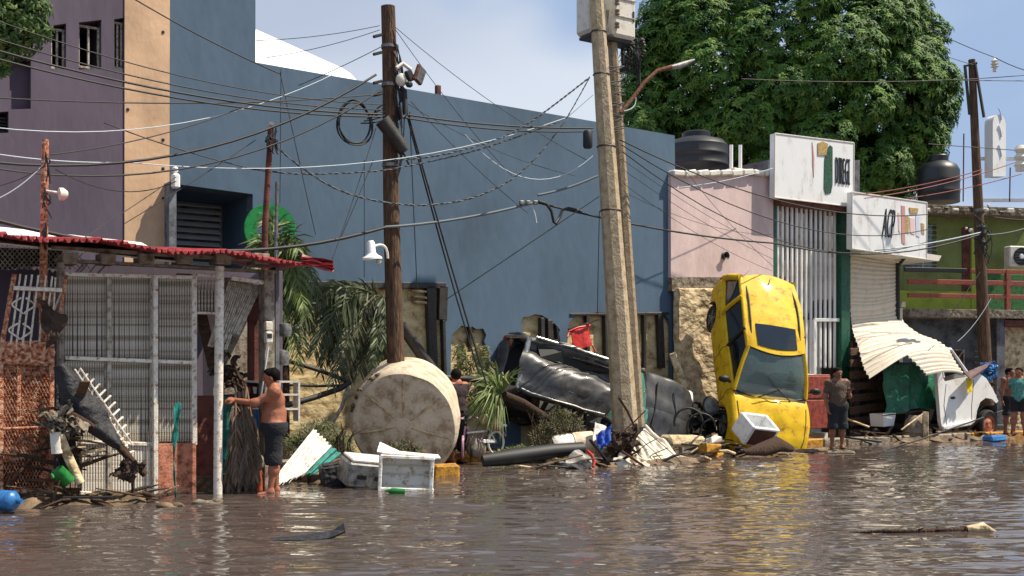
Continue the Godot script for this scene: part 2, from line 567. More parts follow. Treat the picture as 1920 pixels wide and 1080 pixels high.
	mk("wire_white", "b8c4cc", 0.5)
	mk("wire_red", "8f4a44", 0.6)
	mk("steel", "8c8f92", 0.45, "blotch", 2.0, "", 0, {"metal": 0.6})
	mk("white_plastic", "e8e8e6", 0.4)
	mk("tarp_black", "23242a", 0.7, "fine", 1.0, "b_lump", 3.0)
	mk("tarp_green", "0f6b4c", 0.5, "patchy", 0.6, "b_lump", 3.0)
	mk("blue_plastic", "2b6fae", 0.35, "drip", 1.0, "b_fine", 0.2)
	mk("blue_cloth", "1f4fb0", 0.8, "patchy", 1.0, "b_lump", 3.0)
	mk("teal", "1f8b86", 0.6, "blotch", 1.0, "b_fine", 0.3)
	mk("red_plastic", "c02a1e", 0.4, "drip", 1.2)
	mk("red_paint", "963c2a", 0.6, "blotch", 0.9, "b_fine", 0.4)
	mk("maroon", "4d1f24", 0.6, "blotch", 1.0, "b_fine", 0.4)
	mk("grey_plastic", "8c8f92", 0.5, "blotch", 0.9, "b_fine", 0.2)
	mk("foam", "e9eaea", 0.8, "white_soft", 1.2, "b_fine", 0.6)
	mk("brown_cloth", "4c3a30", 0.95, "patchy", 1.2, "b_lump", 3.0)
	mk("green_plastic", "1f7a30", 0.4, "drip", 1.0)
	mk("balcony_green", "3c7440", 0.8, "drip", 0.7)
	mk("sign_green", "1d9a4a", 0.5, "drip", 0.7)
	mk("orange", "c4562c", 0.6, "blotch", 1.5)
	mk("pinkish", "b58aa0", 0.4, "drip", 2.0)
	mk("yellow_cloth", "e0c020", 0.8)
	mk("skin", "a8684c", 0.65, "fine", 3.0, "", 0)
	mk("skin_dark", "8a5a44", 0.65, "fine", 3.0)
	mk("hair", "120f0d", 0.8, "", 1, "", 0, {"spec": 0.2})
	mk("eye", "120f0e", 0.3)
	mk("lip", "6e3a33", 0.6)
	mk("shorts", "22242a", 0.95, "fine", 3.0, "b_lump", 0.8)
	mk("shirt_brown", "5a4a3f", 0.95, "fine", 2.0, "b_lump", 1.2)
	mk("shirt_dark", "3a2c30", 0.95, "fine", 2.0, "b_lump", 1.2)
	mk("shirt_teal", "5aa0a0", 0.9, "blotch", 3.0, "b_lump", 1.0)
	mk("ink_black", "1a1a1c", 0.7)
	mk("ink_green", "1b5a44", 0.7, "blotch", 1.5)
	mk("ink_pink", "d9bcb8", 0.7)
	mk("ink_blue", "c0c8dc", 0.7)
	mk("ink_tan", "c9ad72", 0.8, "blotch", 3.0)
	mk("ink_red", "b98a86", 0.7)
	mk("leaf", Color(1, 1, 1), 0.6, "", 1, "", 0, {"vcol": true, "spec": 0.35, "back": Color(0.3, 0.45, 0.08), "cull": 1})
	mk("frond", Color(1, 1, 1), 0.55, "", 1, "", 0, {"vcol": true, "back": Color(0.18, 0.26, 0.05), "cull": 1})
	var wm := mk("water", Color(0.070, 0.054, 0.047).linear_to_srgb(), 0.02, "", Vector3(0.55, 0.55, 0.9), "b_wave", 1.1, {"world": true, "spec": 0.85})
	wm.uv1_scale = Vector3(0.22, 1, 0.5)

func ground_and_water() -> void:
	var m := M.new()
	m.q(Vector3(-400, -0.35, 400), Vector3(400, -0.35, 400), Vector3(400, -0.35, -700), Vector3(-400, -0.35, -700))
	setting("ground", m, K.asphalt)
	# the flood water: long low swells as geometry, fine ripples as relief
	m = M.new()
	var nn := nz(5, 0.55, 2)
	var n2 := nz(6, 1.0, 2)
	var rows := []
	var zs := []
	var z := 2.0
	while z > -45.0:
		zs.append(z)
		z -= 0.045 if z > -15.0 and z < -8.0 else (0.13 if z > -27.0 and z < -7.0 else 0.7)
	for zz in zs:
		var row := []
		for i in 190:
			var x := -20.0 + 42.0 * i / 189.0
			row.append(Vector3(x, 0.012 * nn.get_noise_2d(x * 0.8, zz * 2.4) + 0.028 * n2.get_noise_2d(x * 0.75, zz * 2.6) + 0.006 * n2.get_noise_2d(x * 1.6 + 40.0, zz * 5.5), zz))
		rows.append(row)
	m.sm(1)
	m.patch(rows)
	setting("water", m, K.water)
	m = M.new()
	m.box(Vector3(20, -0.1, -4.2), Vector3(90, 0.42, 8.0))
	setting("pavement", m, K.pave, Transform3D(FB, S(0, 0, 0)))
	# the kerb in painted stones
	var kb := thing("kerb", "long concrete kerb at the water's edge, painted yellow in places", "kerb", Transform3D(FB, S(0, 0, 0)))
	for i in 46:
		m = M.new()
		m.box(Vector3(i * 0.8 - 4.0, 0.02, -0.1), Vector3(0.78, 0.3 + R(0, 0.02), 0.24), 0.03)
		part("kerb_stone", m, K.kerb_yellow if i in [3, 4, 5, 6, 7, 8, 15, 16, 17, 25, 26, 27] else K.kerb, kb)

func mauve_building() -> void:
	var o := thing("mauve_building", "tall mauve rendered building with a beige pilaster at its corner", "building", fat(120, -2.0))
	var m := M.new()
	var z := fz(-2.0)
	var wins := [[[96, 48], [124, 44], [124, 130], [96, 130]], [[148, 42], [190, 37], [190, 130], [148, 130]], [[214, 36], [233, 33], [233, 128], [214, 128]], [[18, 112], [58, 110], [58, 204], [18, 205]], [[-40, 212], [16, 209], [16, 249], [-40, 250]]]
	var holes := []
	for w in wins: holes.append(fpoly(w, -2.0))
	m.holed(fpoly([[-420, -160], [234, -160], [234, 900], [-420, 900]], -2.0), holes, z - 0.25, z)
	part("wall", m, K.mauve, o)
	for i in wins.size():
		var a := f2(wins[i][0][0], wins[i][0][1], -2.0)
		var b := f2(wins[i][2][0], wins[i][2][1], -2.0)
		if i >= 3:
			m = M.new()
			m.box(Vector3((a.x + b.x) / 2, (a.y + b.y) / 2, z - 0.21), Vector3(absf(b.x - a.x) + 0.04, absf(a.y - b.y) + 0.04, 0.06))
			part("window_recess", m, K.mauve, o)
		if i < 3:
			m = M.new()
			for k in 2: m.box(Vector3((a.x + b.x) / 2, [a.y, b.y][k] + [-0.02, 0.02][k], z - 0.13), Vector3(absf(b.x - a.x), 0.04, 0.05), 0.006)
			for k in 3: m.box(Vector3(lerpf(a.x + 0.02, b.x - 0.02, k / 2.0), (a.y + b.y) / 2, z - 0.132), Vector3(0.035, absf(a.y - b.y) - 0.08, 0.05), 0.006)
			part("window_frame", m, K.grey_bar, o)
		if i == 4:
			m = M.new()
			for k in 5: m.box(Vector3((a.x + b.x) / 2, b.y + (k + 0.5) * (a.y - b.y) / 5, z - 0.12), Vector3(absf(b.x - a.x), 0.02, 0.08))
			part("vent_slats", m, K.trim, o, Transform3D(), "stuff")
	m = M.new()
	var p := fpoly([[-420, -160], [234, -160], [234, 900], [-420, 900]], -2.0)
	m.holed(p, holes, z - 1.4, z - 0.26)
	part("core", m, K.mauve, o)
	part("inner_core", M.new().prism(p, z - 8.0, z - 1.42), K.mauve, o)
	m = M.new()
	m.prism(fpoly([[234, -170], [319, -170], [317, 900], [233, 900]], -1.98), fz(-2.6), fz(-1.98))
	part("pilaster", m, K.beige, o)
	for y in [60, 205, 262, 316, 372]:
		m = M.new()
		m.box(fl(240 if y % 2 else 306, y, -1.975), Vector3(0.05, 0.05, 0.02), 0.01)
		part("bolt_hole", m, K.trim, o)
	m = M.new()
	m.box(fl(329, 340, -1.75), Vector3(0.13, 0.3, 0.16), 0.03).box(fl(326, 355, -1.85), Vector3(0.05, 0.3, 0.1), 0.01)
	single("alarm_siren", "small white alarm box fixed at the edge of the beige pilaster", "alarm", M.new().box(Vector3(), Vector3(0.13, 0.26, 0.16), 0.03).box(Vector3(0, 0.2, -0.02), Vector3(0.09, 0.12, 0.12), 0.03), K.white_plastic, Transform3D(FB, FP(329, 340, -1.68)))

func blue_building() -> void:
	var n := -2.0
	var o := thing("blue_building", "long blue rendered building with louvred bay, sloping top and broken lower wall", "building", fat(700, n))
	var m := M.new()
	var outline := [[319, -160], [479, -160], [479, 117], [1265, 254], [1272, 900], [1259, 900], [1259, 612], [1254, 598], [1244, 588], [1210, 585], [1160, 587], [1120, 585], [1088, 589], [1074, 597], [1067, 606], [1066, 625], [1064, 640], [1065, 900], [1052, 900], [1051, 640], [1048, 626], [1050, 618], [1040, 606], [1034, 608], [1028, 598], [1016, 591], [1003, 589], [990, 594], [981, 594], [977, 604], [979, 618], [976, 640], [977, 900], [918, 900], [916, 660], [908, 640], [912, 628], [906, 616], [893, 617], [884, 611], [872, 613], [866, 610], [858, 618], [849, 626], [846, 640], [842, 900], [836, 900], [835, 531], [528, 528], [528, 900], [319, 900]]
	m.holed(fpoly(outline, n), [fpoly([[331, 345], [474, 364], [474, 620], [331, 620]], n)], fz(n - 0.1), fz(n))
	part("wall", m, K.blue, o)
	m = M.new()
	m.holed(fpoly([[319, -160], [479, -160], [479, 117], [1265, 254], [1270, 900], [319, 900]], n), [fpoly([[331, 345], [474, 364], [474, 620], [331, 620]], n)], fz(n - 7.0), fz(n - 0.3))
	part("core", m, K.blue, o)
	m = M.new()
	m.prism(fpoly([[318, 340], [331, 340], [331, 900], [318, 900]], n + 0.3), fz(n - 0.1), fz(n + 0.28))
	part("corner_post", m, K.grey_paint, o)
	# louvred bay
	var a := f2(331, 345, n - 0.9)
	var b := f2(474, 364, n)
	var c := f2(331, 620, n)
	m = M.new()
	m.box(Vector3((a.x + b.x) / 2, (a.y + c.y) / 2 + 0.2, fz(n - 1.8)), Vector3(4, 5, 0.1))
	part("bay_back", m, K.grey_paint, o)
	var dz := n - 1.65
	var x0 := f2(331, 400, dz).x - 0.3
	var x1 := f2(413, 400, dz).x
	var y1 := f2(370, 352, dz).y
	for k in 20:
		m = M.new()
		m.box(Vector3((x0 + x1) / 2, y1 - 0.08 - k * 0.125, fz(dz)), Vector3(x1 - x0, 0.018, 0.14), 0.004, Basis(Vector3.RIGHT, 0.6))
		part("slat", m, K.white_metal, o)
	m = M.new()
	m.box(Vector3(x1 + 0.03, y1 - 1.2, fz(dz)), Vector3(0.06, 2.8, 0.12)).box(Vector3((x0 + x1) / 2, y1 + 0.03, fz(dz)), Vector3(x1 - x0 + 0.1, 0.06, 0.12))
	m.box(Vector3(x1 - 0.9, y1 - 1.2, fz(dz) + 0.02), Vector3(0.03, 2.7, 0.15))
	part("louvre_frame", m, K.grey_bar, o)
	var xr := f2(474, 400, n).x
	m = M.new()
	m.box(Vector3(xr + 0.06, y1 - 1.4, fz(n - 0.95)), Vector3(0.1, 3.4, 1.68))
	part("bay_side", m, K.grey_paint, o)
	m = M.new()
	m.bar(Vector3(x1 - 0.6, y1 - 0.05, fz(dz + 0.4)), Vector3(x1 - 0.1, y1 - 0.12, fz(dz + 0.6)), 0.06, 0.04)
	part("bracket", m, K.white_metal, o)
	# cream wall laid bare behind the skin
	m = M.new()
	m.prism(fpoly([[500, 500], [1290, 560], [1290, 900], [500, 900]], n - 0.14), fz(n - 0.26), fz(n - 0.13))
	part("bared_wall", m, K.cream, o)
	# black steel in the openings
	var steel := [[528, 533, 834, 536, 0.12], [806, 536, 812, 700, 0.2], [830, 536, 828, 600, 0.2], [830, 600, 833, 705, 0.07], [1100, 590, 1101, 690, 0.09], [1137, 588, 1139, 690, 0.18], [1207, 588, 1207, 690, 0.08], [1236, 588, 1240, 690, 0.16], [1066, 590, 1252, 588, 0.06], [1015, 596, 1016, 650, 0.1], [1029, 600, 1030, 655, 0.13], [1042, 610, 1046, 660, 0.05], [880, 612, 880, 660, 0.06]]
	for s in steel:
		m = M.new()
		m.bar(fl(s[0], s[1], n - 0.04), fl(s[2], s[3], n - 0.04), s[4], 0.12, 0.01, Vector3.BACK)
		part("steel_bar", m, K.black_steel, o)
	for s in [[770, 545, 806, 548], [775, 556, 806, 560], [776, 566, 806, 569]]:
		m = M.new()
		m.bar(fl(s[0], s[1], n - 0.07), fl(s[2], s[3], n - 0.07), 0.14, 0.05, 0.02)
		part("old_lath", m, K.ruin, o)
	m = M.new()
	m.box(fl(821, 172, n - 0.1), Vector3(0.1, 0.25, 0.1), 0.01)
	part("roof_stub", m, K.brick_red, o)

func pink_building() -> void:
	var n := -1.9
	var o := thing("pink_building", "pale pink rendered house with a dirty coping and crumbling lower wall", "building", fat(1360, n))
	var m := M.new()
	m.prism(fpoly([[1258, 330], [1450, 330], [1450, 522], [1258, 522]], n), fz(n - 6), fz(n))
	part("wall", m, K.pink, o)
	var c0 := fl(1258, 326, n)
	var c1 := fl(1450, 324, n)
	for i in 9:
		m = M.new()
		var a := c0.lerp(c1, i / 9.0)
		var b := c0.lerp(c1, (i + 0.97) / 9.0)
		m.bar(a + Vector3(0, R(-0.02, 0.02), -0.05), b + Vector3(0, R(-0.02, 0.02), -0.05), 0.3 + R(0, 0.06), 0.13 + R(0, 0.03), 0.03)
		part("coping_block", m, K.dust_white, o)
	m = M.new()
	m.prism(fpoly([[1258, 520], [1400, 520], [1400, 546], [1258, 546]], n + 0.02), fz(n - 1), fz(n + 0.06))
	part("grey_band", m, K.slab, o)
	for k in 3:
		m = M.new()
		var pts := []
		for i in 22:
			var x := lerpf(1266, 1398, i / 21.0)
			var r := fl(x, 552 + k * 9, n)
			pts.append([r + Vector3(0, R(-0.03, 0.03), 0.12 + R(-0.03, 0.03) - k * 0.02), r + Vector3(0, 0.05 + R(-0.02, 0.02), 0.16 + R(-0.04, 0.04) - k * 0.03), r + Vector3(0, 0.11, 0.0)])
		m.patch(pts, 0.05)
		part("broken_ledge", m, K.ruin, o)
	m = M.new()
	var rows := []
	var bn := nz(44, 1.3, 4)
	for j in 30:
		var row := []
		for i in 30:
			var v := fl(lerpf(1262, 1460, i / 29.0), lerpf(544, 880, j / 29.0), n)
			row.append(v + Vector3(0, 0, 0.02 + 0.10 * maxf(bn.get_noise_2d(v.x, v.y), -0.1)))
		rows.append(row)
	m.sm(1).patch(rows, 0.2)
	part("lower_wall", m, K.ruin, o)
	m = M.new()
	m.sm(1).lathe([Vector2(0.02, 0), Vector2(0.09, 0.0), Vector2(0.05, 0.06), Vector2(0.1, 0.1)], 8, Transform3D(Basis(Vector3.RIGHT, PI / 2), fl(1357, 480, n)))
	part("spout", m, K.trim, o)
	# sticks, pipes and tank on its roof
	for p in [[1371, 318, 1371, 279, "tall"], [1388, 318, 1388, 284, "shorter"]]:
		m = M.new()
		m.sm(1).tube([Vector3(), Vector3(0, 0.62, 0)], 0.045, 8)
		single("white_pipe", "%s white upright pipe on the pink roof beside the tree" % p[4], "pipe", m, K.white_plastic, at(FP(p[0], p[1], n - 1.0)))
	single("roof_block", "white block lying at the foot of two pipes on the pink roof", "block", M.new().box(Vector3(), Vector3(0.42, 0.13, 0.3), 0.02), K.dust_white, Transform3D(FB, FP(1380, 322, n - 0.6)))

func water_tank(label: String, v: Vector3, r: float, h: float) -> void:
	var m := M.new()
	var o := thing("water_tank", label, "water tank", at(v), "black tanks on the roofs")
	m.lathe([Vector2(0, 0), Vector2(r, 0), Vector2(r, h * 0.18), Vector2(r * 1.02, h * 0.2), Vector2(r * 1.02, h * 0.24), Vector2(r, h * 0.26), Vector2(r, h * 0.42), Vector2(r * 1.02, h * 0.44), Vector2(r * 1.02, h * 0.48), Vector2(r, h * 0.5), Vector2(r, h * 0.68), Vector2(r * 0.85, h * 0.8), Vector2(r * 0.5, h * 0.88), Vector2(r * 0.5, h * 0.89)], 28)
	part("body", m, K.black_plastic, o)
	m = M.new()
	m.lathe([Vector2(0, h * 1.02), Vector2(r * 0.42, h * 1.02), Vector2(r * 0.46, h * 1.0), Vector2(r * 0.46, h * 0.88)], 20)
	part("lid", m, K.black_plastic, o)

func bent_text(s: String, size: float, depth: float, nm: String, mat: Material, o: Node3D, xf: Transform3D, narrow := 0.6) -> void:
	var f := SystemFont.new()
	f.font_names = PackedStringArray(["Droid Sans"])
	var tm := TextMesh.new()
	tm.text = s; tm.font = f; tm.font_size = 64; tm.pixel_size = size / 46.0; tm.depth = depth
	var mi := MeshInstance3D.new()
	mi.name = nm; mi.mesh = tm; mi.material_override = mat
	mi.transform = Transform3D(xf.basis * Basis.from_scale(Vector3(narrow, 1, 1)), xf.origin)
	o.add_child(mi, true)

func sign_box(o: Node3D, corners: Array, n: float, back: float) -> void:
	# a boxed fascia with a rounded right corner
	var m := M.new()
	var p := fpoly(corners, n)
	m.prism(p, fz(back), fz(n))
	part("fascia", m, K.white_paint, o)
	m = M.new()
	for i in 4:
		var a := p[i]; var b := p[(i + 1) % 4]
		m.bar(Vector3(a.x, a.y, fz(n)), Vector3(b.x, b.y, fz(n)), 0.03, 0.03, 0.006)
	part("edging", m, K.dust_white, o)

func shop_front() -> void:
	var n := -1.95
	var o := thing("barred_shop", "narrow shop with white bars, green posts and tall white sign board", "shop", fat(1520, n))
	var m := M.new()
	sign_box(o, [[1453, 250], [1601, 268], [1600, 388], [1452, 370]], -1.6, -1.76)
	var tilt := Basis()
	var e := fl(1580, 322, -1.585)
	bent_text("DIREGI", 0.66, 0.02, "lettering", K.ink_black, o, Transform3D(tilt, e), 0.19)
	m = M.new()
	m.prism(fpoly([[1549, 282], [1556, 272], [1561, 276], [1561, 345], [1558, 362], [1548, 364], [1545, 352], [1546, 300]], -1.59), fz(-1.60), fz(-1.585))
	part("green_stroke", m, K.ink_green, o)
	m = M.new()
	m.prism(fpoly([[1534, 268], [1543, 265], [1553, 270], [1551, 280], [1549, 291], [1534, 290]], -1.58), fz(-1.60), fz(-1.578))
	part("tan_emblem", m, K.ink_tan, o)
	m = M.new()
	m.prism(fpoly([[1523, 266], [1527, 296], [1526, 333], [1524, 310]], -1.59), fz(-1.60), fz(-1.586))
	part("scratch", m, K.ink_red, o)
	# soffit and interior
	m = M.new()
	m.prism(fpoly([[1450, 372], [1596, 390], [1596, 400], [1450, 384]], -1.9), fz(-2.6), fz(-1.64))
	part("soffit", m, K.brick_red, o)
	m = M.new()
	m.prism(fpoly([[1440, 300], [1612, 300], [1612, 900], [1440, 900]], -3.2), fz(-4.4), fz(-3.2))
	part("back_wall", m, K.grey_wall, o)
	m = M.new()
	m.prism(fpoly([[1473, 395], [1496, 398], [1496, 490], [1473, 486]], -2.35), fz(-2.4), fz(-2.35))
	m.prism(fpoly([[1515, 400], [1545, 403], [1545, 470], [1515, 466]], -2.35), fz(-2.4), fz(-2.35))
	part("poster", m, K.grey_paint, o)
	m = M.new()
	m.prism(fpoly([[1454, 600], [1540, 600], [1540, 900], [1454, 900]], -2.4), fz(-2.6), fz(-2.4))
	part("counter_panel", m, K.dust_white, o)
	m = M.new()
	m.prism(fpoly([[1449, 372], [1454, 372], [1454, 900], [1449, 900]], n), fz(n - 0.12), fz(n + 0.04))
	part("green_post", m, K.green_paint, o)
	m = M.new()
	m.prism(fpoly([[1578, 388], [1594, 390], [1594, 880], [1578, 880]], n + 0.1), fz(n - 0.1), fz(n + 0.1))
	part("green_post", m, K.green_paint, o)
	var bar := M.new().box(Vector3(0, 0, 0), Vector3(0.075, 1, 0.05), 0.01).mesh()
	for i in 14:
		var x := 1458.0 + i * 8.9
		var t := fl(x, 372 + i * 1.2, n - 0.05)
		var b := fl(x, 700 if x < 1528 else 690, n - 0.05)
		part("bar", bar, K.white_metal, o, Transform3D(Basis.from_scale(Vector3(1, t.y - b.y, 1)), (t + b) / 2))
	for r in [[1526, 600, 1576, 600, 0.09], [1527, 600, 1527, 770, 0.1], [1454, 375, 1580, 390, 0.08], [1454, 700, 1530, 705, 0.08], [1574, 600, 1574, 760, 0.06]]:
		m = M.new()
		m.bar(fl(r[0], r[1], n), fl(r[2], r[3], n), r[4], 0.07, 0.01, Vector3.BACK)
		part("door_frame", m, K.white_metal, o)
	single("rusty_lamp_box", "rusted box fixed on the green post under the sign", "junction box", M.new().box(Vector3(), Vector3(0.14, 0.24, 0.14), 0.03), K.rust, Transform3D(FB, FP(1596, 403, -1.5)))
	m = M.new()
	m.prism(PackedVector2Array([Vector2(-0.55, 0), Vector2(0.5, 0.03), Vector2(0.48, 2.0), Vector2(-0.56, 2.0)]), -0.35, 0.0)
	var w := thing("red_cabinet", "faded red metal cabinet standing by the yellow car", "cabinet", fat(1528, -0.6, 0.14))
	var h := fl(1528, 702, -0.6).y
	part("body", M.new().box(Vector3(0, h / 2 + 0.12, -0.25), Vector3(1.1, h - 0.24, 0.5), 0.02), K.red_paint, w)
	part("top_panel", M.new().box(Vector3(0, h * 0.8, 0.012), Vector3(1.04, h * 0.34, 0.03), 0.01), K.red_paint, w)
	part("lower_panel", M.new().box(Vector3(0, h * 0.38, 0.012), Vector3(1.04, h * 0.44, 0.03), 0.01), K.red_paint, w)
	for x in [-0.45, 0.45]: part("leg", M.new().box(Vector3(x, 0.06, -0.25), Vector3(0.12, 0.14, 0.4)), K.dust_white, w)

func shutter_shop() -> void:
	var n := -2.0
	var o := thing("shutter_shop", "corner shop with wide white sign board over a torn roller shutter", "shop", fat(1640, n))
	sign_box(o, [[1598, 360], [1738, 380], [1737, 486], [1597, 466]], -1.35, -1.52)
	bent_text("ACP", 0.74, 0.02, "lettering", K.ink_black, o, Transform3D(Basis(Vector3(1, 0, 0), Vector3(0.12, 1, 0), Vector3(0, 0, 1)), fl(1667, 420, -1.338)), 0.26)
	for s in [[1690, 385, 1697, 458, "ink_red"], [1684, 398, 1688, 436, "ink_pink"], [1696, 404, 1704, 438, "ink_tan"], [1706, 408, 1715, 440, "ink_pink"], [1717, 405, 1724, 445, "ink_blue"], [1727, 418, 1733, 440, "ink_tan"]]:
		var m0 := M.new()
		m0.prism(fpoly([[s[0], s[1]], [s[2], s[1] + 2], [s[2], s[3]], [s[0] + 1, s[3] - 3]], -1.34), fz(-1.35), fz(-1.338))
		part("faded_logo", m0, K[s[4]], o)
	var m := M.new()
	m.prism(fpoly([[1705, 389], [1722, 391], [1720, 401], [1707, 399]], -1.335), fz(-1.35), fz(-1.33))
	part("tan_emblem", m, K.ink_tan, o)
	m = M.new()
	m.prism(fpoly([[1597, 462], [1740, 482], [1735, 492], [1597, 476]], -1.8), fz(-2.6), fz(-1.37))
	part("soffit", m, K.dust_white, o)
	m = M.new()
	var ra := fl(1594, 600, -2.2)
	var rb := fl(1682, 600, -2.2)
	for w in [[(ra.x + rb.x) / 2, 1.6, -6.2, rb.x - ra.x + 0.6, 3.8, 0.15], [ra.x - 0.1, 1.6, -4.2, 0.15, 3.8, 4.1], [rb.x + 0.1, 1.6, -4.2, 0.15, 3.8, 4.1], [(ra.x + rb.x) / 2, 3.6, -4.2, rb.x - ra.x + 0.6, 0.15, 4.1], [(ra.x + rb.x) / 2, 0.12, -4.2, rb.x - ra.x + 0.6, 0.1, 4.1]]:
		part("room_wall", M.new().box(Vector3(w[0], w[1], fz(w[2])), Vector3(w[3], w[4], w[5])), K.room, o)
	m = M.new()
	m.bar(fl(1683, 490, -2.0), fl(1683, 640, -2.0), 0.1, 0.1, 0.01)
	m.bar(fl(1683, 500, -1.9), fl(1700, 478, -1.5), 0.06, 0.06)
	part("side_rail", m, K.trim, o)
	m = M.new()
	m.bar(fl(1594, 470, -2.02), fl(1684, 488, -2.02), 0.2, 0.18, 0.03)
	part("roller_housing", m, K.shutter, o)
	# the shutter itself: every slat a curved strip
	var sh := thing("roller_shutter", "cream roller shutter torn loose and bent out over the pickup", "shutter", fat(1640, n))
	var ctl := [
		[0.0, [1594, 474, -2.05], [1638, 481, -2.05], [1681, 488, -2.05]], [0.36, [1593, 572, -2.05], [1638, 572, -2.03], [1681, 562, -2.05]],
		[0.48, [1596, 610, -2.0], [1648, 604, -1.95], [1690, 600, -2.0]], [0.58, [1603, 640, -1.65], [1668, 624, -1.45], [1720, 626, -1.45]],
		[0.70, [1615, 676, -1.0], [1690, 646, -0.75], [1756, 640, -0.8]], [0.82, [1629, 709, -0.35], [1712, 664, -0.1], [1780, 662, -0.15]], [1.0, [1650, 745, 0.3], [1738, 702, 0.35], [1803, 703, 0.4]]]
	var col := func(c: int, t: float) -> Vector3:
		var r := Vector3()
		for i in ctl.size() - 1:
			if t <= ctl[i + 1][0] or i == ctl.size() - 2:
				var x: float = (t - ctl[i][0]) / (ctl[i + 1][0] - ctl[i][0])
				var pp := []
				for k in [maxi(i - 1, 0), i, i + 1, mini(i + 2, ctl.size() - 1)]: pp.append(fl(ctl[k][c][0], ctl[k][c][1], ctl[k][c][2]))
				return (pp[1] as Vector3).cubic_interpolate(pp[2], pp[0], pp[3], x)
		return r
	var cnt := 34
	for k in cnt:
		var t0 := float(k) / cnt
		var t1 := (k + 0.94) / cnt
		var u0 := 0.0 if t0 < 0.80 else (0.42 + (t0 - 0.8) * 0.3)
		var rows := []
		for j in 5:
			var t := lerpf(t0, t1, j / 4.0)
			var a: Vector3 = col.call(1, t); var b: Vector3 = col.call(2, t); var c: Vector3 = col.call(3, t)
			var row := []
			for i in 13:
				var u := lerpf(u0, 1.0, i / 12.0)
				var v := a * (2 * (u - 0.5) * (u - 1)) + b * (-4 * u * (u - 1)) + c * (2 * u * (u - 0.5))
				v += Vector3(0, 0.02 * sin(u * 7 + k * 0.4), 0.03 * sin(u * 9.0 + k * 0.7)) * smoothstep(0.4, 0.7, t)
				v.z += 0.03 * sin(PI * j / 4.0)
				v.y += 0.03 * sin(PI * j / 4.0) * smoothstep(0.5, 0.75, t)
				row.append(v)
			rows.append(row)
		m = M.new()
		m.sm(1).patch(rows, 0.012)
		part("slat", m, K.shutter, sh)
	# pallets and crates inside
	var bx := thing("slatted_crate", "dark slatted wooden crates stacked inside the torn shutter", "crate", fat(1628, -1.6, 0.14))
	for k in 8:
		var y0 := 640 + k * 22.0
		m = M.new()
		m.bar(fl(1594, y0 + 20, -1.35), fl(1650 + k * 2, y0 + 16 - k * 1.0, -1.35), 0.05, 0.19, 0.01, Vector3.UP)
		part("board", m, K.plank, bx)
	for x in [1598, 1646]:
		m = M.new()
		m.bar(fl(x, 640, -1.78), fl(x, 815, -1.78), 0.1, 0.06)
		part("upright", m, K.plank, bx)

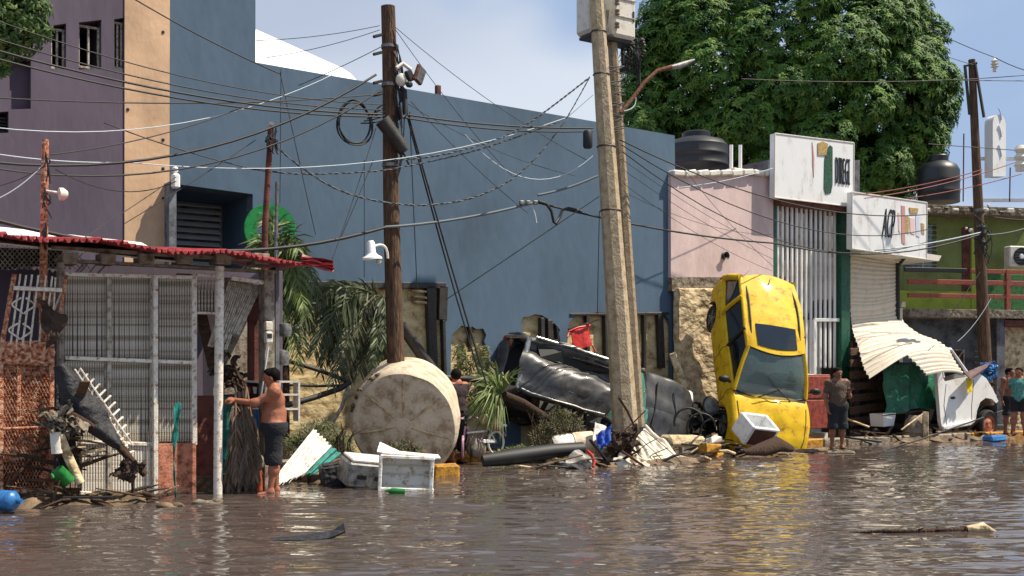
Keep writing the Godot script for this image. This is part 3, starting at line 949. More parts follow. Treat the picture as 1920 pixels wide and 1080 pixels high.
func green_building() -> void:
	# the street bends here: this front faces the camera
	var yaw := 12.0
	var v := P(1800, HY, 33.5); v.y = 0
	var o := thing("green_building", "two storey lime green building with a red railed balcony", "building", at(v, yaw))
	var d := 33.5
	var q := func(px: float, py: float, z := 0.0) -> Vector3:
		var a := pl(px, py, d)
		return Vector3(a.x, a.y, z)
	var r := func(nm: String, px0: float, py0: float, px1: float, py1: float, z0: float, z1: float, mat: Material) -> void:
		var a: Vector3 = q.call(px0, py0)
		var b: Vector3 = q.call(px1, py1)
		part(nm, M.new().box(Vector3((a.x + b.x) / 2, (a.y + b.y) / 2, (z0 + z1) / 2), Vector3(absf(b.x - a.x), absf(a.y - b.y), absf(z1 - z0)), 0.008), mat, o)
	for w in [[1640, 390, 1728, 590], [1800, 390, 2010, 590], [1728, 390, 1800, 410], [1728, 500, 1800, 590]]: r.call("upper_wall", w[0], w[1], w[2], w[3], -1.42, -1.2, K.lime)
	r.call("room_wall", 1640, 390, 2010, 590, -5.0, -4.8, K.room)
	r.call("room_wall", 1640, 390, 1646, 590, -4.8, -1.42, K.room)
	r.call("room_wall", 2004, 390, 2010, 590, -4.8, -1.42, K.room)
	r.call("room_floor", 1640, 584, 2010, 590, -4.8, -1.42, K.room)
	r.call("balcony_slab", 1683, 581, 2010, 597, -1.3, 0.25, K.slab)
	r.call("roof_slab", 1640, 380, 2010, 396, -5.0, -0.5, K.slab)
	r.call("lower_wall", 1640, 596, 1892, 850, -4.0, -0.6, K.grey_wall)
	r.call("pillar", 1872, 596, 1890, 850, -0.6, 0.15, K.grey_wall)
	r.call("side_wall", 1890, 596, 2010, 850, -4.0, -0.2, K.ruin)
	r.call("lintel", 1888, 600, 2010, 612, -0.3, 0.2, K.brick_red)
	r.call("bright_panel", 1684, 540, 1880, 583, -1.2, -1.15, K.bright_lime)
	r.call("green_panel", 1884, 505, 2010, 583, -1.2, -1.14, K.balcony_green)
	r.call("dark_pipe", 1684, 503, 1815, 511, -0.08, 0.0, K.trim)
	for y in [[526, 535], [552, 560]]: r.call("rail", 1683, y[0], 2010, y[1], 0.12, 0.2, K.rail_red)
	r.call("rail", 1815, 505, 2010, 513, 0.12, 0.2, K.rail_red)
	r.call("rail_post", 1890, 505, 1899, 582, 0.1, 0.22, K.rail_red)
	r.call("window_pane", 1728, 410, 1800, 500, -1.33, -1.32, K.glass)
	r.call("door_dark", 1856, 415, 1874, 583, -1.21, -1.17, K.brick_red)
	r.call("door_gap", 1884, 420, 1892, 583, -1.21, -1.165, K.brick_red)
	r.call("door_edge", 1874, 415, 1884, 583, -1.2, -1.1, K.bright_lime)
	for k in 10: r.call("window_bar", 1728, 412 + k * 9.6, 1800, 413.4 + k * 9.6, -1.16, -1.14, K.grey_bar)
	r.call("window_mullion", 1766, 410, 1769, 500, -1.16, -1.12, K.grey_bar)
	r.call("lower_window", 1785, 655, 1832, 715, -0.64, -0.57, K.brick_red)
	r.call("lower_window", 1856, 652, 1872, 715, -0.64, -0.57, K.grey_wall)
	for s in [[1785, 655, 1832, 712], [1832, 655, 1785, 712], [1808, 655, 1808, 712], [1785, 684, 1832, 684], [1785, 655, 1832, 655], [1785, 655, 1785, 712], [1832, 655, 1832, 712]]:
		part("window_grille", M.new().bar(q.call(s[0], s[1], -0.54), q.call(s[2], s[3], -0.54), 0.03, 0.03), K.grey_bar, o)
	for k in 5: r.call("window_grille", 1856, 656 + k * 11, 1872, 658 + k * 11, -0.56, -0.54, K.grey_bar)
	# broken fringe along the roof edge
	for k in 16:
		var a: Vector3 = q.call(1690 + k * 20.0, 386 + R(0, 5), -0.45)
		part("roof_chip", M.new().box(a, Vector3(R(0.1, 0.28), R(0.06, 0.14), 0.08), 0.02), [K.dust_white, K.slab, K.black_steel][k % 3], o)
	var ac := thing("air_conditioner", "white wall air conditioner with round fan on the green upper wall", "air conditioner", at(P(1908, 482, 34.4), yaw))
	part("casing", M.new().box(Vector3(), Vector3(0.72, 0.62, 0.3), 0.03), K.dust_white, ac)
	part("fan_grille", M.new().lathe([Vector2(0.26, 0), Vector2(0.26, 0.03), Vector2(0.23, 0.03), Vector2(0.23, 0.01), Vector2(0.0, 0.012)], 24, Transform3D(Basis(Vector3.RIGHT, PI / 2), Vector3(0.02, 0, 0.15))), K.trim, ac)
	part("fan_hub", M.new().lathe([Vector2(0.08, 0), Vector2(0.06, 0.03), Vector2(0.0, 0.035)], 14, Transform3D(Basis(Vector3.RIGHT, PI / 2), Vector3(0.02, 0, 0.165))), K.white_plastic, ac)
	for k in 5: part("grille_bar", M.new().bar(Vector3(-0.24, -0.16 + k * 0.08, 0.185), Vector3(0.28, -0.16 + k * 0.08, 0.185), 0.008, 0.008), K.steel, ac)

func far_things() -> void:
	water_tank("squat black water tank on the pink roof behind the blue wall", FP(1306, 330, -5.0), 0.85, 1.15)
	var v := P(1760, 380, 36.0)
	water_tank("big black water tank on the green building's roof", v, 0.62, 1.42)
	# white shed gable beyond the blue wall
	var o := thing("white_shed", "white metal shed with a sloping roof behind the blue wall", "shed", at(P(560, HY, 40.0) * Vector3(1, 0, 1)))
	var m := M.new()
	var a := func(x: float, y: float) -> Vector2:
		var p := pl(x, y, 40.0)
		return Vector2(p.x, p.y)
	m.prism(PackedVector2Array([a.call(430, 190), a.call(700, 190), a.call(700, 420), a.call(430, 420)]), -0.3, 0.0)
	part("wall", m, K.white_paint, o)
	m = M.new()
	m.patch([[pl(420, 30, 46), pl(480, 60, 46), pl(560, 96, 46), pl(640, 132, 46), pl(655, 142, 46)], [pl(420, 190, 40), pl(480, 190, 40), pl(560, 190, 40), pl(640, 190, 40), pl(700, 190, 40)]], 0.1)
	part("roof", m, K.white_paint, o)
	m = M.new()
	m.bar(pl(430, 36, 45.9), pl(655, 140, 45.9), 0.12, 0.1)
	part("verge", m, K.grey_bar, o)
	# oval sign on a post at the right
	var sg := thing("oval_sign", "tall white oval sign standing above the green roof", "sign", at(P(1866, 380, 38.0)))
	m = M.new()
	var pts := PackedVector2Array()
	for i in 20:
		var t := PI * i / 19.0
		pts.append(Vector2(0.31 * cos(t), 2.25 + 0.32 * sin(t)))
	for p in [Vector2(-0.31, 0.55), Vector2(0.31, 0.6)]: pts.append(p)
	m.prism(pts, -0.16, 0.16, Transform3D(Basis(Vector3.UP, 0.5), Vector3(0, 0.25, 0)))
	part("panel", m, K.white_paint, sg)
	for y in [1.82, 2.45, 3.0]: part("mark", M.new().sm(1).tube(arc(Vector3(0.02, y, 0.2), Vector3(0.16, y - 0.35, 0.12), -0.08, 6), 0.02, 5), K.ink_blue, sg)
	for y in [1.45, 0.1]: part("crossbar", M.new().bar(Vector3(-0.55, y, -0.15), Vector3(2.2, y, -0.15), 0.08, 0.1), K.white_metal, sg)
	for k in 3:
		m = M.new()
		m.tube([Vector3(), Vector3(0.02, [2.0, 1.5, 1.0][k], 0)], 0.02, 5)
		single("roof_rod", "%s rusty reinforcing rod sticking up from the green roof" % ["tallest", "middling", "shortest"][k], "rod", m, K.rust_dark, at(P([1806, 1835, 1893][k], 378, 34.5)))
	# green ring sign by the palm
	m = M.new()
	var pr := []
	for i in 13:
		var t := TAU * i / 12
		pr.append(Vector2(0.25 + 0.13 * cos(t), 0.06 * sin(t)))
	m.sm(1).lathe([Vector2(0.24, -0.06), Vector2(0.46, -0.06), Vector2(0.47, 0.0), Vector2(0.46, 0.06), Vector2(0.24, 0.06), Vector2(0.24, -0.06)], 32, Transform3D(Basis(Vector3.UP, 0.3) * Basis(Vector3.RIGHT, PI / 2)))
	single("green_ring_sign", "round bright green ring sign in front of the blue wall", "sign", m, K.sign_green, at(FP(506, 430, -1.7)))

# ---------- plants
func leaf_cluster(n: int, L: float, W: float, droop: float, sd: int) -> ArrayMesh:
	var g := RandomNumberGenerator.new()
	g.seed = sd
	var m := M.new()
	for i in n:
		var a := TAU * i / n + g.randf_range(-0.3, 0.3)
		var up := g.randf_range(-0.1, 0.8)
		var d := Vector3(cos(a), up, sin(a)).normalized()
		var s := d.cross(Vector3.UP).normalized() * W * 0.5
		var l := L * g.randf_range(0.7, 1.1)
		var k := g.randf_range(0.75, 1.1)
		m.st.set_color(Color(k, k, k * 0.9))
		var p0 := d * 0.02
		var p1 := d * l * 0.5 + Vector3(0, -droop * l * 0.12, 0)
		var p2 := d * l + Vector3(0, -droop * l * 0.55, 0)
		var f := Vector3(0, -W * 0.12, 0)
		m.t(p0, p1 + s + f, p1); m.t(p0, p1, p1 - s + f)
		m.t(p1 + s + f, p2, p1); m.t(p1, p2, p1 - s + f)
	return m.mesh()

func crown(o: Node3D, spots: Array, cl: ArrayMesh, pal: Array, nm := "crown") -> void:
	# spots: [position, outward direction, size]
	var mm := MultiMesh.new()
	mm.transform_format = MultiMesh.TRANSFORM_3D
	mm.use_colors = true
	mm.mesh = cl
	mm.instance_count = spots.size()
	for i in spots.size():
		var up: Vector3 = spots[i][1]
		var x := up.cross(Vector3(R(-1, 1), R(-1, 1), R(-1, 1))).normalized()
		mm.set_instance_transform(i, Transform3D(Basis(x, up, x.cross(up)).scaled(Vector3.ONE * spots[i][2]), spots[i][0]))
		var c: Color = pal[rng.randi() % pal.size()]
		mm.set_instance_color(i, c * R(0.8, 1.15))
	var mi := MultiMeshInstance3D.new()
	mi.name = nm
	mi.multimesh = mm
	mi.material_override = K.leaf
	mi.set_meta("kind", "stuff")
	o.add_child(mi, true)

func trees() -> void:
	var base := P(1480, HY, 42.0); base.y = 0
	var o := thing("mango_tree", "huge dense dark green tree towering behind the pink house and the shops", "tree", at(base))
	var m := M.new()
	m.sm(1).tube([Vector3(), Vector3(0.1, 2, 0), Vector3(-0.1, 4.5, 0.1), Vector3(0.1, 7, 0), Vector3(0, 10, 0)], [0.6, 0.48, 0.4, 0.3, 0.15], 12)
	part("trunk", m, K.bark, o)
	var blobs := []
	for i in 7:
		var a := TAU * i / 7
		m = M.new()
		var e := Vector3(cos(a) * 3.6, 8.5 + R(0, 3.5), sin(a) * 3.2)
		m.sm(1).tube(bez(Vector3(0, 4.5 + i * 0.5, 0), Vector3(cos(a) * 1.2, 8, sin(a) * 1.2), e), [0.22, 0.2, 0.17, 0.14, 0.12, 0.1, 0.08, 0.06, 0.04], 7)
		part("limb", m, K.bark, o)
	var cy := 11.6
	var spots := []
	# clumps over an uneven crown (bearing and height as the photograph shows them)
	var clumps := []
	for i in 74:
		var th := acos(1 - 2 * (i + 0.5) / 74.0)
		var ph := i * 2.39996
		var d := Vector3(sin(th) * cos(ph), cos(th), sin(th) * sin(ph))
		var rr := Vector3(4.95, 5.0, 4.4) * R(0.84, 1.04)
		clumps.append([Vector3(0, cy, 0) + d * rr, R(0.95, 1.55), d])
	for c in [[1225, 110, 1.2], [1205, 175, 1.1], [1195, 240, 1.1], [1235, 60, 1.0], [1265, 20, 1.2], [1660, 20, 1.1], [1690, 90, 1.0], [1752, 150, 0.9], [1740, 215, 1.0], [1725, 265, 1.0], [1700, 120, 1.0], [1690, 300, 1.0], [1650, 310, 1.0], [1290, 255, 1.1], [1340, 265, 1.1], [1400, 270, 1.1], [1220, 270, 0.9], [1600, 285, 1.1]]:
		var v := pl(c[0], c[1], 41.0 + R(-2, 1))
		clumps.append([v, c[2], (v - Vector3(0, cy, 0)).normalized()])
	for c in clumps:
		var cnt := int(290 * c[1] * c[1])
		for k in cnt:
			var d := Vector3(rng.randfn(), rng.randfn(), rng.randfn()).normalized()
			if d.dot(c[2]) < -0.25: continue
			var r: float = c[1] * (0.55 + 0.5 * sqrt(rng.randf()))
			var p: Vector3 = c[0] + d * r * Vector3(1, 0.8, 1)
			spots.append([p, (d * 0.6 + Vector3.UP * 0.5 + c[2] * 0.3).normalized(), R(0.8, 1.25)])
	for k in 1500:
		var d := Vector3(rng.randfn(), rng.randfn(), rng.randfn()).normalized() * Vector3(4.6, 4.6, 4.0) * pow(rng.randf(), 0.4)
		spots.append([Vector3(0, cy, 0) + d, (d.normalized() + Vector3.UP).normalized(), 1.3])
	crown(o, spots, leaf_cluster(12, 0.225, 0.062, 0.9, 3), [Color(0.072, 0.165, 0.028), Color(0.055, 0.13, 0.022), Color(0.10, 0.20, 0.03), Color(0.15, 0.25, 0.045), Color(0.06, 0.135, 0.03)])
	# foliage hanging in at the top left
	base = P(-260, HY, 17.5); base.y = 0
	o = thing("street_tree", "leafy branch of a tree reaching in at the upper corner by the mauve wall", "tree", at(base))
	m = M.new()
	m.sm(1).tube([Vector3(), Vector3(0, 3, 0), Vector3(0.2, 6, 0)], [0.25, 0.2, 0.14], 9)
	part("trunk", m, K.bark, o)
	m = M.new()
	var tip := pl(40, 50, 17.0)
	m.sm(1).tube(bez(Vector3(0.2, 6, 0), Vector3(0.9, 7.2, 0.2), tip), [0.12, 0.11, 0.1, 0.09, 0.07, 0.06, 0.05, 0.03, 0.02], 7)
	part("limb", m, K.bark, o)
	spots = []
	for c in [[10, 20, 0.5], [45, 25, 0.42], [70, 45, 0.24], [15, 65, 0.42], [50, 65, 0.3], [10, 100, 0.26], [-30, 60, 0.6], [-60, 0, 0.8], [25, 0, 0.5], [60, 5, 0.3], [82, 62, 0.12], [5, 135, 0.08], [40, 90, 0.16]]:
		var v := pl(c[0], c[1], 17.0)
		for k in int(190 * c[2] * c[2]) + 5:
			var d := Vector3(rng.randfn(), rng.randfn(), rng.randfn()).normalized()
			spots.append([v + d * c[2] * sqrt(rng.randf()), (d + Vector3(0.3, 0.4, 0.3)).normalized(), R(0.8, 1.2)])
	crown(o, spots, leaf_cluster(8, 0.15, 0.05, 0.8, 9), [Color(0.07, 0.13, 0.03), Color(0.05, 0.10, 0.025), Color(0.10, 0.16, 0.04)])
	palms()

func frond(a: Vector3, b: Vector3, c: Vector3, leaflet: float, cnt: int, col: Color, hang := 0.7) -> M:
	var m := M.new()
	m.st.set_color(col * 1.3)
	var sp := bez(a, b, c, 12)
	m.sm(1).tube(sp, [0.022, 0.02, 0.018, 0.016, 0.014, 0.012, 0.01, 0.009, 0.008, 0.007, 0.006, 0.005, 0.004], 5)
	m.sm(-1)
	for i in cnt:
		var t := (i + 0.5) / cnt * 0.9 + 0.1
		var p := a.lerp(b, t).lerp(b.lerp(c, t), t)
		var d := (b - a).lerp(c - b, t).normalized()
		var s := d.cross(Vector3(0.1, 0.2, 1)).normalized()
		for k in [-1, 1]:
			var l := leaflet * (0.45 + 0.75 * sin(PI * clampf(t * 0.9 + 0.08, 0, 1))) * R(0.75, 1.15)
			var dir: Vector3 = (s * k + d * R(0.4, 0.9) + Vector3(0, -hang * R(0.6, 1.3), R(-0.5, 0.5))).normalized()
			var w := dir.cross(Vector3(R(-1, 1), R(-0.5, 0.5), 1)).normalized() * 0.016
			var p1 := p + dir * l * 0.55
			var p2 := p + dir * l + Vector3(0, -0.25 * l * hang, 0)
			var kk := R(0.7, 1.3)
			m.st.set_color(Color(col.r * kk, col.g * kk, col.b * kk))
			m.t(p - w * 0.4, p + w * 0.4, p1 + w); m.t(p - w * 0.4, p1 + w, p1 - w); m.t(p1 - w, p1 + w, p2)
	return m

func palms() -> void:
	# drooping palm in front of the bared cream wall
	var n := -0.9
	var o := thing("drooping_palm", "battered palm with dark drooping fronds between the tank and the cream wall", "palm tree", fat(722, n))
	var m := M.new()
	m.sm(1).tube([fl(718, 840, n), fl(722, 700, n), fl(716, 600, n), fl(712, 560, n)], [0.16, 0.13, 0.11, 0.12], 9)
	part("trunk", m, K.bark, o)
	var c := fl(712, 560, n)
	var dk := Color(0.042, 0.058, 0.020)
	for f in [[640, 528, 588, 660], [660, 530, 600, 700], [670, 545, 622, 720], [690, 540, 648, 712], [610, 520, 565, 610], [700, 560, 675, 700], [735, 545, 690, 668], [680, 520, 605, 590], [655, 515, 575, 560], [725, 530, 722, 650], [665, 560, 640, 690], [630, 540, 610, 670], [700, 530, 665, 640], [720, 560, 700, 690]]:
		part("frond", frond(c, fl(f[0], f[1], n + R(-0.1, 0.5)), fl(f[2], f[3], n + R(0.0, 0.7)), R(0.32, 0.46), 64, [dk, Color(0.05, 0.066, 0.022), Color(0.075, 0.078, 0.035)][rng.randi() % 3], 0.9), K.frond, o)
	# the greener palm by the shack
	n = -0.7
	o = thing("green_palm", "lighter green palm beside the shack under the ring sign", "palm tree", fat(530, n))
	m = M.new()
	m.sm(1).tube([fl(528, 880, n), fl(530, 700, n), fl(526, 500, n)], [0.14, 0.12, 0.1], 9)
	part("trunk", m, K.bark, o)
	c = fl(526, 490, n)
	for f in [[505, 420, 478, 480], [520, 395, 500, 420], [545, 410, 560, 470], [545, 470, 575, 590], [540, 480, 552, 640], [556, 480, 590, 640], [520, 480, 528, 610], [500, 450, 485, 520], [548, 440, 545, 560], [560, 455, 600, 560], [530, 520, 560, 690], [535, 410, 530, 470], [545, 500, 570, 660]]:
		part("frond", frond(c, fl(f[0], f[1], n + R(-0.2, 0.4)), fl(f[2], f[3], n + R(0.0, 0.6)), R(0.28, 0.4), 44, [Color(0.10, 0.14, 0.03), Color(0.14, 0.17, 0.05), Color(0.07, 0.10, 0.03)][rng.randi() % 3], 0.8), K.frond, o)
	# uprooted yucca with its trunk lying across the bottom of the grey car
	n = 0.35
	o = thing("uprooted_yucca", "uprooted spiky plant lying beside the grey car, roots towards the log", "plant", fat(960, n))
	m = M.new()
	m.sm(1).tube([fl(945, 742, n), fl(980, 756, n), fl(1015, 778, n), fl(1048, 800, n)], [0.09, 0.085, 0.08, 0.075], 9)
	part("trunk", m, K.bark, o)
	m = M.new()
	for k in 9: m.sm(1).tube([fl(1046, 798, n), fl(1056 + R(-4, 6), 800 + R(-5, 12), n + R(-0.1, 0.15))], [0.025, 0.006], 5)
	part("roots", m, K.plank, o)
	c = fl(938, 738, n)
	for k in 3:
		m = M.new()
		m.sm(-1)
		for i in 46:
			var a := R(0.35, 1.45) * PI
			var l := R(0.45, 0.85)
			var d := Vector3(cos(a), sin(a) * 0.75, R(-0.5, 0.9)).normalized()
			var e := c + d * l + Vector3(0, -R(0.15, 0.5) * l, 0)
			var mid := c + d * l * 0.55 + Vector3(0, 0.03, 0)
			var w := d.cross(Vector3(R(-0.6, 0.6), R(-0.6, 0.6), 1)).normalized() * 0.018
			var kk := R(0.7, 1.3)
			m.st.set_color(Color(0.13 * kk, 0.18 * kk, 0.05 * kk) if rng.randf() > 0.2 else Color(0.22, 0.2, 0.09))
			m.t(c - w * 0.6, c + w * 0.6, mid + w); m.t(c - w * 0.6, mid + w, mid - w); m.t(mid - w, mid + w, e)
		part("leaf_tuft", m, K.frond, o, Transform3D(), "stuff")
	# yellowish growth behind man and wires
	o = thing("yellow_bush", "yellow green bush growing behind the man by the tank", "bush", fat(880, -1.0))
	var spots := []
	for k in 170:
		var v := fl(R(855, 925), R(650, 770), -1.0 + R(-0.3, 0.5))
		spots.append([v, Vector3(R(-1, 1), 1, R(0, 1)).normalized(), R(0.7, 1.2)])
	crown(o, spots, leaf_cluster(9, 0.17, 0.03, 1.0, 4), [Color(0.13, 0.15, 0.04), Color(0.20, 0.17, 0.05), Color(0.09, 0.12, 0.03)], "foliage")
	# brush heaps: cut and washed-up shrubs
	for b in [["shrub_heap", "heap of dark torn shrub under the grey car's sill", 1000, 1100, 765, 850, -0.3, 1.0, 420], ["shrub_heap", "low green scrub behind the white corrugated sheet", 540, 660, 790, 850, 0.2, 1.4, 330], ["shrub_heap", "dark tangle of twigs lodged against the tank's ribbed end", 725, 790, 830, 865, 2.4, 3.0, 120], ["shrub_heap", "bright grass and weeds on the bank behind the black log", 930, 1040, 838, 862, -0.2, 0.4, 260]]:
		o = thing(b[0], b[1], "brush", fat((b[2] + b[3]) / 2, b[6]))
		spots = []
		for k in b[8]:
			var x: float = R(b[2], b[3])
			var v := fl(x, lerpf(b[5], b[4], rng.randf() * (0.4 + 0.6 * sin(PI * (x - b[2]) / (b[3] - b[2])))), R(b[6], b[7]))
			v.y = maxf(v.y, inv.origin.y)
			spots.append([v, Vector3(R(-1, 1), 0.6, R(-0.3, 1)).normalized(), R(0.6, 1.2)])
		var pal := [Color(0.05, 0.06, 0.025), Color(0.09, 0.085, 0.04), Color(0.13, 0.11, 0.06)]
		if "bright" in b[1]: pal = [Color(0.15, 0.2, 0.05), Color(0.2, 0.22, 0.07)]
		elif "scrub" in b[1]: pal = [Color(0.06, 0.08, 0.03), Color(0.10, 0.12, 0.05), Color(0.16, 0.15, 0.09)]
		crown(o, spots, leaf_cluster(10, 0.15, 0.018, 0.5, 6), pal, "foliage")
		m = M.new()
		m.sm(1)
		for k in 16:
			var x: float = R(b[2], b[3])
			m.tube(bez(fl(x, b[5], b[7]), fl(x + R(-20, 20), (b[4] + b[5]) / 2, b[7]), fl(x + R(-35, 35), b[4] + R(0, 20), b[7] + R(-0.2, 0.2)), 4), [0.014, 0.012, 0.01, 0.008, 0.005], 4)
		part("twigs", m, K.bark, o, Transform3D(), "stuff")

# ---------- the shack
func shack() -> void:
	var n := 3.0
	var o := thing("shack", "roadside shack with red corrugated roof, barred front and pink base wall", "shack", fat(300, n))
	var z := fz(n)
	var bx := func(nm: String, x0: float, y0: float, x1: float, y1: float, nn: float, dp: float, mat: Material, kind := "") -> MeshInstance3D:
		var a := f2(x0, y0, nn); var b := f2(x1, y1, nn)
		return part(nm, M.new().box(Vector3((a.x + b.x) / 2, (a.y + b.y) / 2, fz(nn) - dp / 2), Vector3(absf(b.x - a.x), absf(a.y - b.y), dp), 0.008), mat, o, Transform3D(), kind)
	# corrugated roof, falling to the street
	var rows := []
	var e0 := fl(-140, 424, n + 0.75)
	var e1 := fl(600, 492, n + 0.75)
	for j in 3:
		var row := []
		for i in 300:
			var u := i / 299.0
			var v := e0.lerp(e1, u) + Vector3(0, j * 0.15, -j * 1.35)
			v.y += 0.022 * sin(u * TAU * 58) + 0.03 * sin(u * 19.0) + (0.02 * R(-1, 1) if j == 0 else 0.0)
			if j == 0: v.z += R(-0.04, 0.02) - (0.35 if i > 285 else 0.0)
			if j > 0 and u > 0.9: v.y -= (u - 0.9) * 1.2
			row.append(v)
		rows.append(row)
	part("roof", M.new().sm(1).patch(rows, 0.01), K.roof_red, o)
	rows = []
	for j in 4:
		var row := []
		for i in 14:
			var u := i / 13.0
			row.append(fl(566 + j * 20 + R(-2, 2), 478 + i * 1.5 + j * 4 + R(-3, 3), n + 0.7 + j * 0.03 + 0.04 * sin(u * 30)))
		rows.append(row)
	part("torn_roof_end", M.new().patch(rows, 0.01), K.roof_red, o)
	# pale sheets along the ridge
	for k in 9:
		var x0 := -60.0 + k * 44
		var m0 := M.new()
		var fa := fl(x0, 449 + k * 4.6, n - 0.1); var fb := fl(x0 + 43, 453 + k * 4.6, n - 0.1)
		var up := Vector3(0, 0.42, -1.7)
		m0.patch([[fa, fb], [fa + up * 0.5 + Vector3(0, R(0, 0.02), 0), fb + up * 0.5], [fa + up, fb + up]], 0.02)
		part("ridge_sheet", m0, K.white_paint, o)
	bx.call("fascia_beam", 95, 468, 520, 486, n - 0.1, 0.12, K.shack_grey)
	bx.call("fascia_beam", 105, 490, 520, 507, n - 0.08, 0.12, K.shack_grey)
	for k in 6: bx.call("joist_end", 118 + k * 72, 474, 146 + k * 72, 496, n + 0.0, 0.3, K.shack_grey)
	bx.call("back_wall", -150, 470, 530, 950, 0.9, 0.1, K.mauve)
	bx.call("interior_wall", 385, 560, 470, 940, 2.0, 0.1, K.grey_paint)
	bx.call("pale_door", 382, 585, 402, 780, 2.06, 0.05, K.pink)
	bx.call("floor_slab", 100, 905, 520, 940, 2.9, 2.0, K.mud)
	# posts
	bx.call("post", 288, 515, 297, 960, n + 0.1, 0.1, K.old_white)
	bx.call("post", 110, 490, 121, 900, n, 0.12, K.shack_grey)
	bx.call("post", 360, 515, 370, 835, n, 0.1, K.old_white)
	bx.call("corner_post", 496, 505, 515, 930, n + 0.05, 0.22, K.shack_grey)
	bx.call("corner_post_side", 516, 500, 524, 925, n - 0.15, 0.2, K.grey_wall)
	part("pole", M.new().sm(1).tube([fl(408, 960, n + 0.25), fl(410, 720, n + 0.25), fl(412, 500, n + 0.2)], 0.06, 12), K.old_white, o)
	# base walls
	bx.call("base_wall", 297, 832, 368, 975, n, 0.2, K.salmon)
	bx.call("base_wall", 368, 742, 404, 960, n - 0.15, 0.15, K.brick_red)
	# gate: vertical bars on rails
	var bar := M.new().box(Vector3(), Vector3(0.026, 1, 0.022), 0.005).mesh()
	var put_bar := func(px: float, y0: float, y1: float, nn: float, mat: Material, lean := 0.0) -> void:
		var t := fl(px, y0, nn); var b := fl(px + lean, y1, nn)
		var y := (t - b)
		part("bar", bar, mat, o, Transform3D(Basis(Vector3.RIGHT, y, Vector3.BACK), (t + b) / 2))
	for i in 36:
		var px := 124.0 + i * 4.6
		put_bar.call(px, 516, 674, n - 0.02, K.grey_bar, R(-1.5, 1.5))
		put_bar.call(px, 676, 830 if px > 195 else 915, n - 0.02, K.grey_bar, R(-1.5, 1.5))
	for i in 26: put_bar.call(155.0 + i * 5.2, 832, 922, n + 0.01, K.old_white)
	for i in 13:
		put_bar.call(300.0 + i * 4.8, 520, 676, n - 0.02, K.grey_bar)
		put_bar.call(300.0 + i * 4.8, 678, 828, n - 0.02, K.grey_bar)
	for r in [[122, 514, 360, 520], [122, 671, 360, 680], [150, 829, 290, 833], [150, 924, 290, 934]]:
		part("rail", M.new().bar(fl(r[0], r[1], n + 0.02), fl(r[2], r[3], n + 0.02), 0.05, 0.05, 0.008), K.old_white, o)
	for px in [203, 284, 206]:
		part("gate_stile", M.new().bar(fl(px, 516, n + 0.02), fl(px, 925, n + 0.02), 0.035, 0.045, 0.006, Vector3.BACK), K.grey_bar, o)
	bx.call("backing_sheet", 124, 690, 286, 832, n - 0.06, 0.01, K.grey_paint)
	bx.call("backing_sheet", 160, 834, 286, 922, n - 0.06, 0.01, K.dust_white)
	bx.call("backing_sheet", 299, 690, 362, 832, n - 0.06, 0.01, K.shack_grey)
	# breeze blocks: openings in a pale screen
	var hol := []
	for j in 14:
		for i in 3:
			var hx := 338.5 + i * 7.0
			var hy := 518 + j * 12.2
			hol.append([hx, hy])
	for h in hol:
		bx.call("breeze_block", h[0], h[1], h[0] + 5.0, h[1] + 7.6, n - 0.5, 0.05, K.white_paint)
	bx.call("screen_back", 332, 512, 360, 690, n - 0.56, 0.05, K.shack_grey)
	# transom with little lights
	bx.call("transom", 370, 512, 409, 520, n, 0.06, K.old_white)
	bx.call("transom", 370, 584, 412, 590, n, 0.06, K.old_white)
	for i in 6:
		put_bar.call(373.0 + i * 6, 522, 585, n - 0.05, K.grey_bar)
		bx.call("glass_block", 372 + i * 6, 530, 376 + i * 6, 546, n - 0.3, 0.04, K.white_paint)
	# collapsed grille
	var ga := fl(430, 528, n - 0.1); var gb := fl(490, 535, n - 0.2); var gc := fl(424, 650, n + 0.1); var gd := fl(466, 662, n)
	for i in 16:
		var u := i / 15.0
		var nb := M.new()
		nb.bar(ga.lerp(gb, u), gc.lerp(gd, clampf(u + R(-0.02, 0.02), 0, 1)) + Vector3(-0.25 + u * 0.1, 0.25 if u > 0.6 else 0.0, 0), 0.024, 0.02, 0.004, Vector3.BACK)
		part("bent_bar", nb, K.grey_bar, o)
	part("bent_rail", M.new().bar(fl(433, 521, n), fl(497, 530, n), 0.05, 0.06, 0.01), K.old_white, o)
	bx.call("door_panel", 466, 535, 494, 760, n - 0.5, 0.06, K.brick_red)
	bx.call("inner_partition", 420, 520, 470, 740, n - 0.9, 0.05, K.shack_grey)
	for s in [[372, 560, 392, 585, 0.04], [378, 590, 400, 690, 0.12], [452, 585, 488, 560, 0.03], [432, 560, 448, 598, 0.04]]:
		part("fallen_timber", M.new().bar(fl(s[0], s[1], n - 0.3), fl(s[2], s[3], n - 0.2), s[4], s[4], 0.008), K.plank, o)
	# meter, wires, box on the corner post
	var mt := thing("electric_meter", "small pale electricity meter box on the shack's corner post", "meter", Transform3D(FB, FP(503, 630, n + 0.12)))
	part("casing", M.new().box(Vector3(0, 0.14, 0), Vector3(0.1, 0.12, 0.08), 0.01).box(Vector3(0, -0.02, 0), Vector3(0.1, 0.16, 0.1), 0.015), K.dust_white, mt)
	part("dial", M.new().box(Vector3(0, 0.0, 0.052), Vector3(0.07, 0.06, 0.01), 0.003), K.trim, mt)
	mt = thing("wire_bundle", "white cable hanging loose from the meter box", "cable", Transform3D(FB, FP(503, 650, n + 0.1)))
	part("strand", M.new().sm(1).tube(bez(Vector3(-0.02, 0, 0.05), Vector3(-0.1, -0.4, 0.1), Vector3(-0.12, -0.75, 0)), 0.012, 5), K.wire_white, mt)
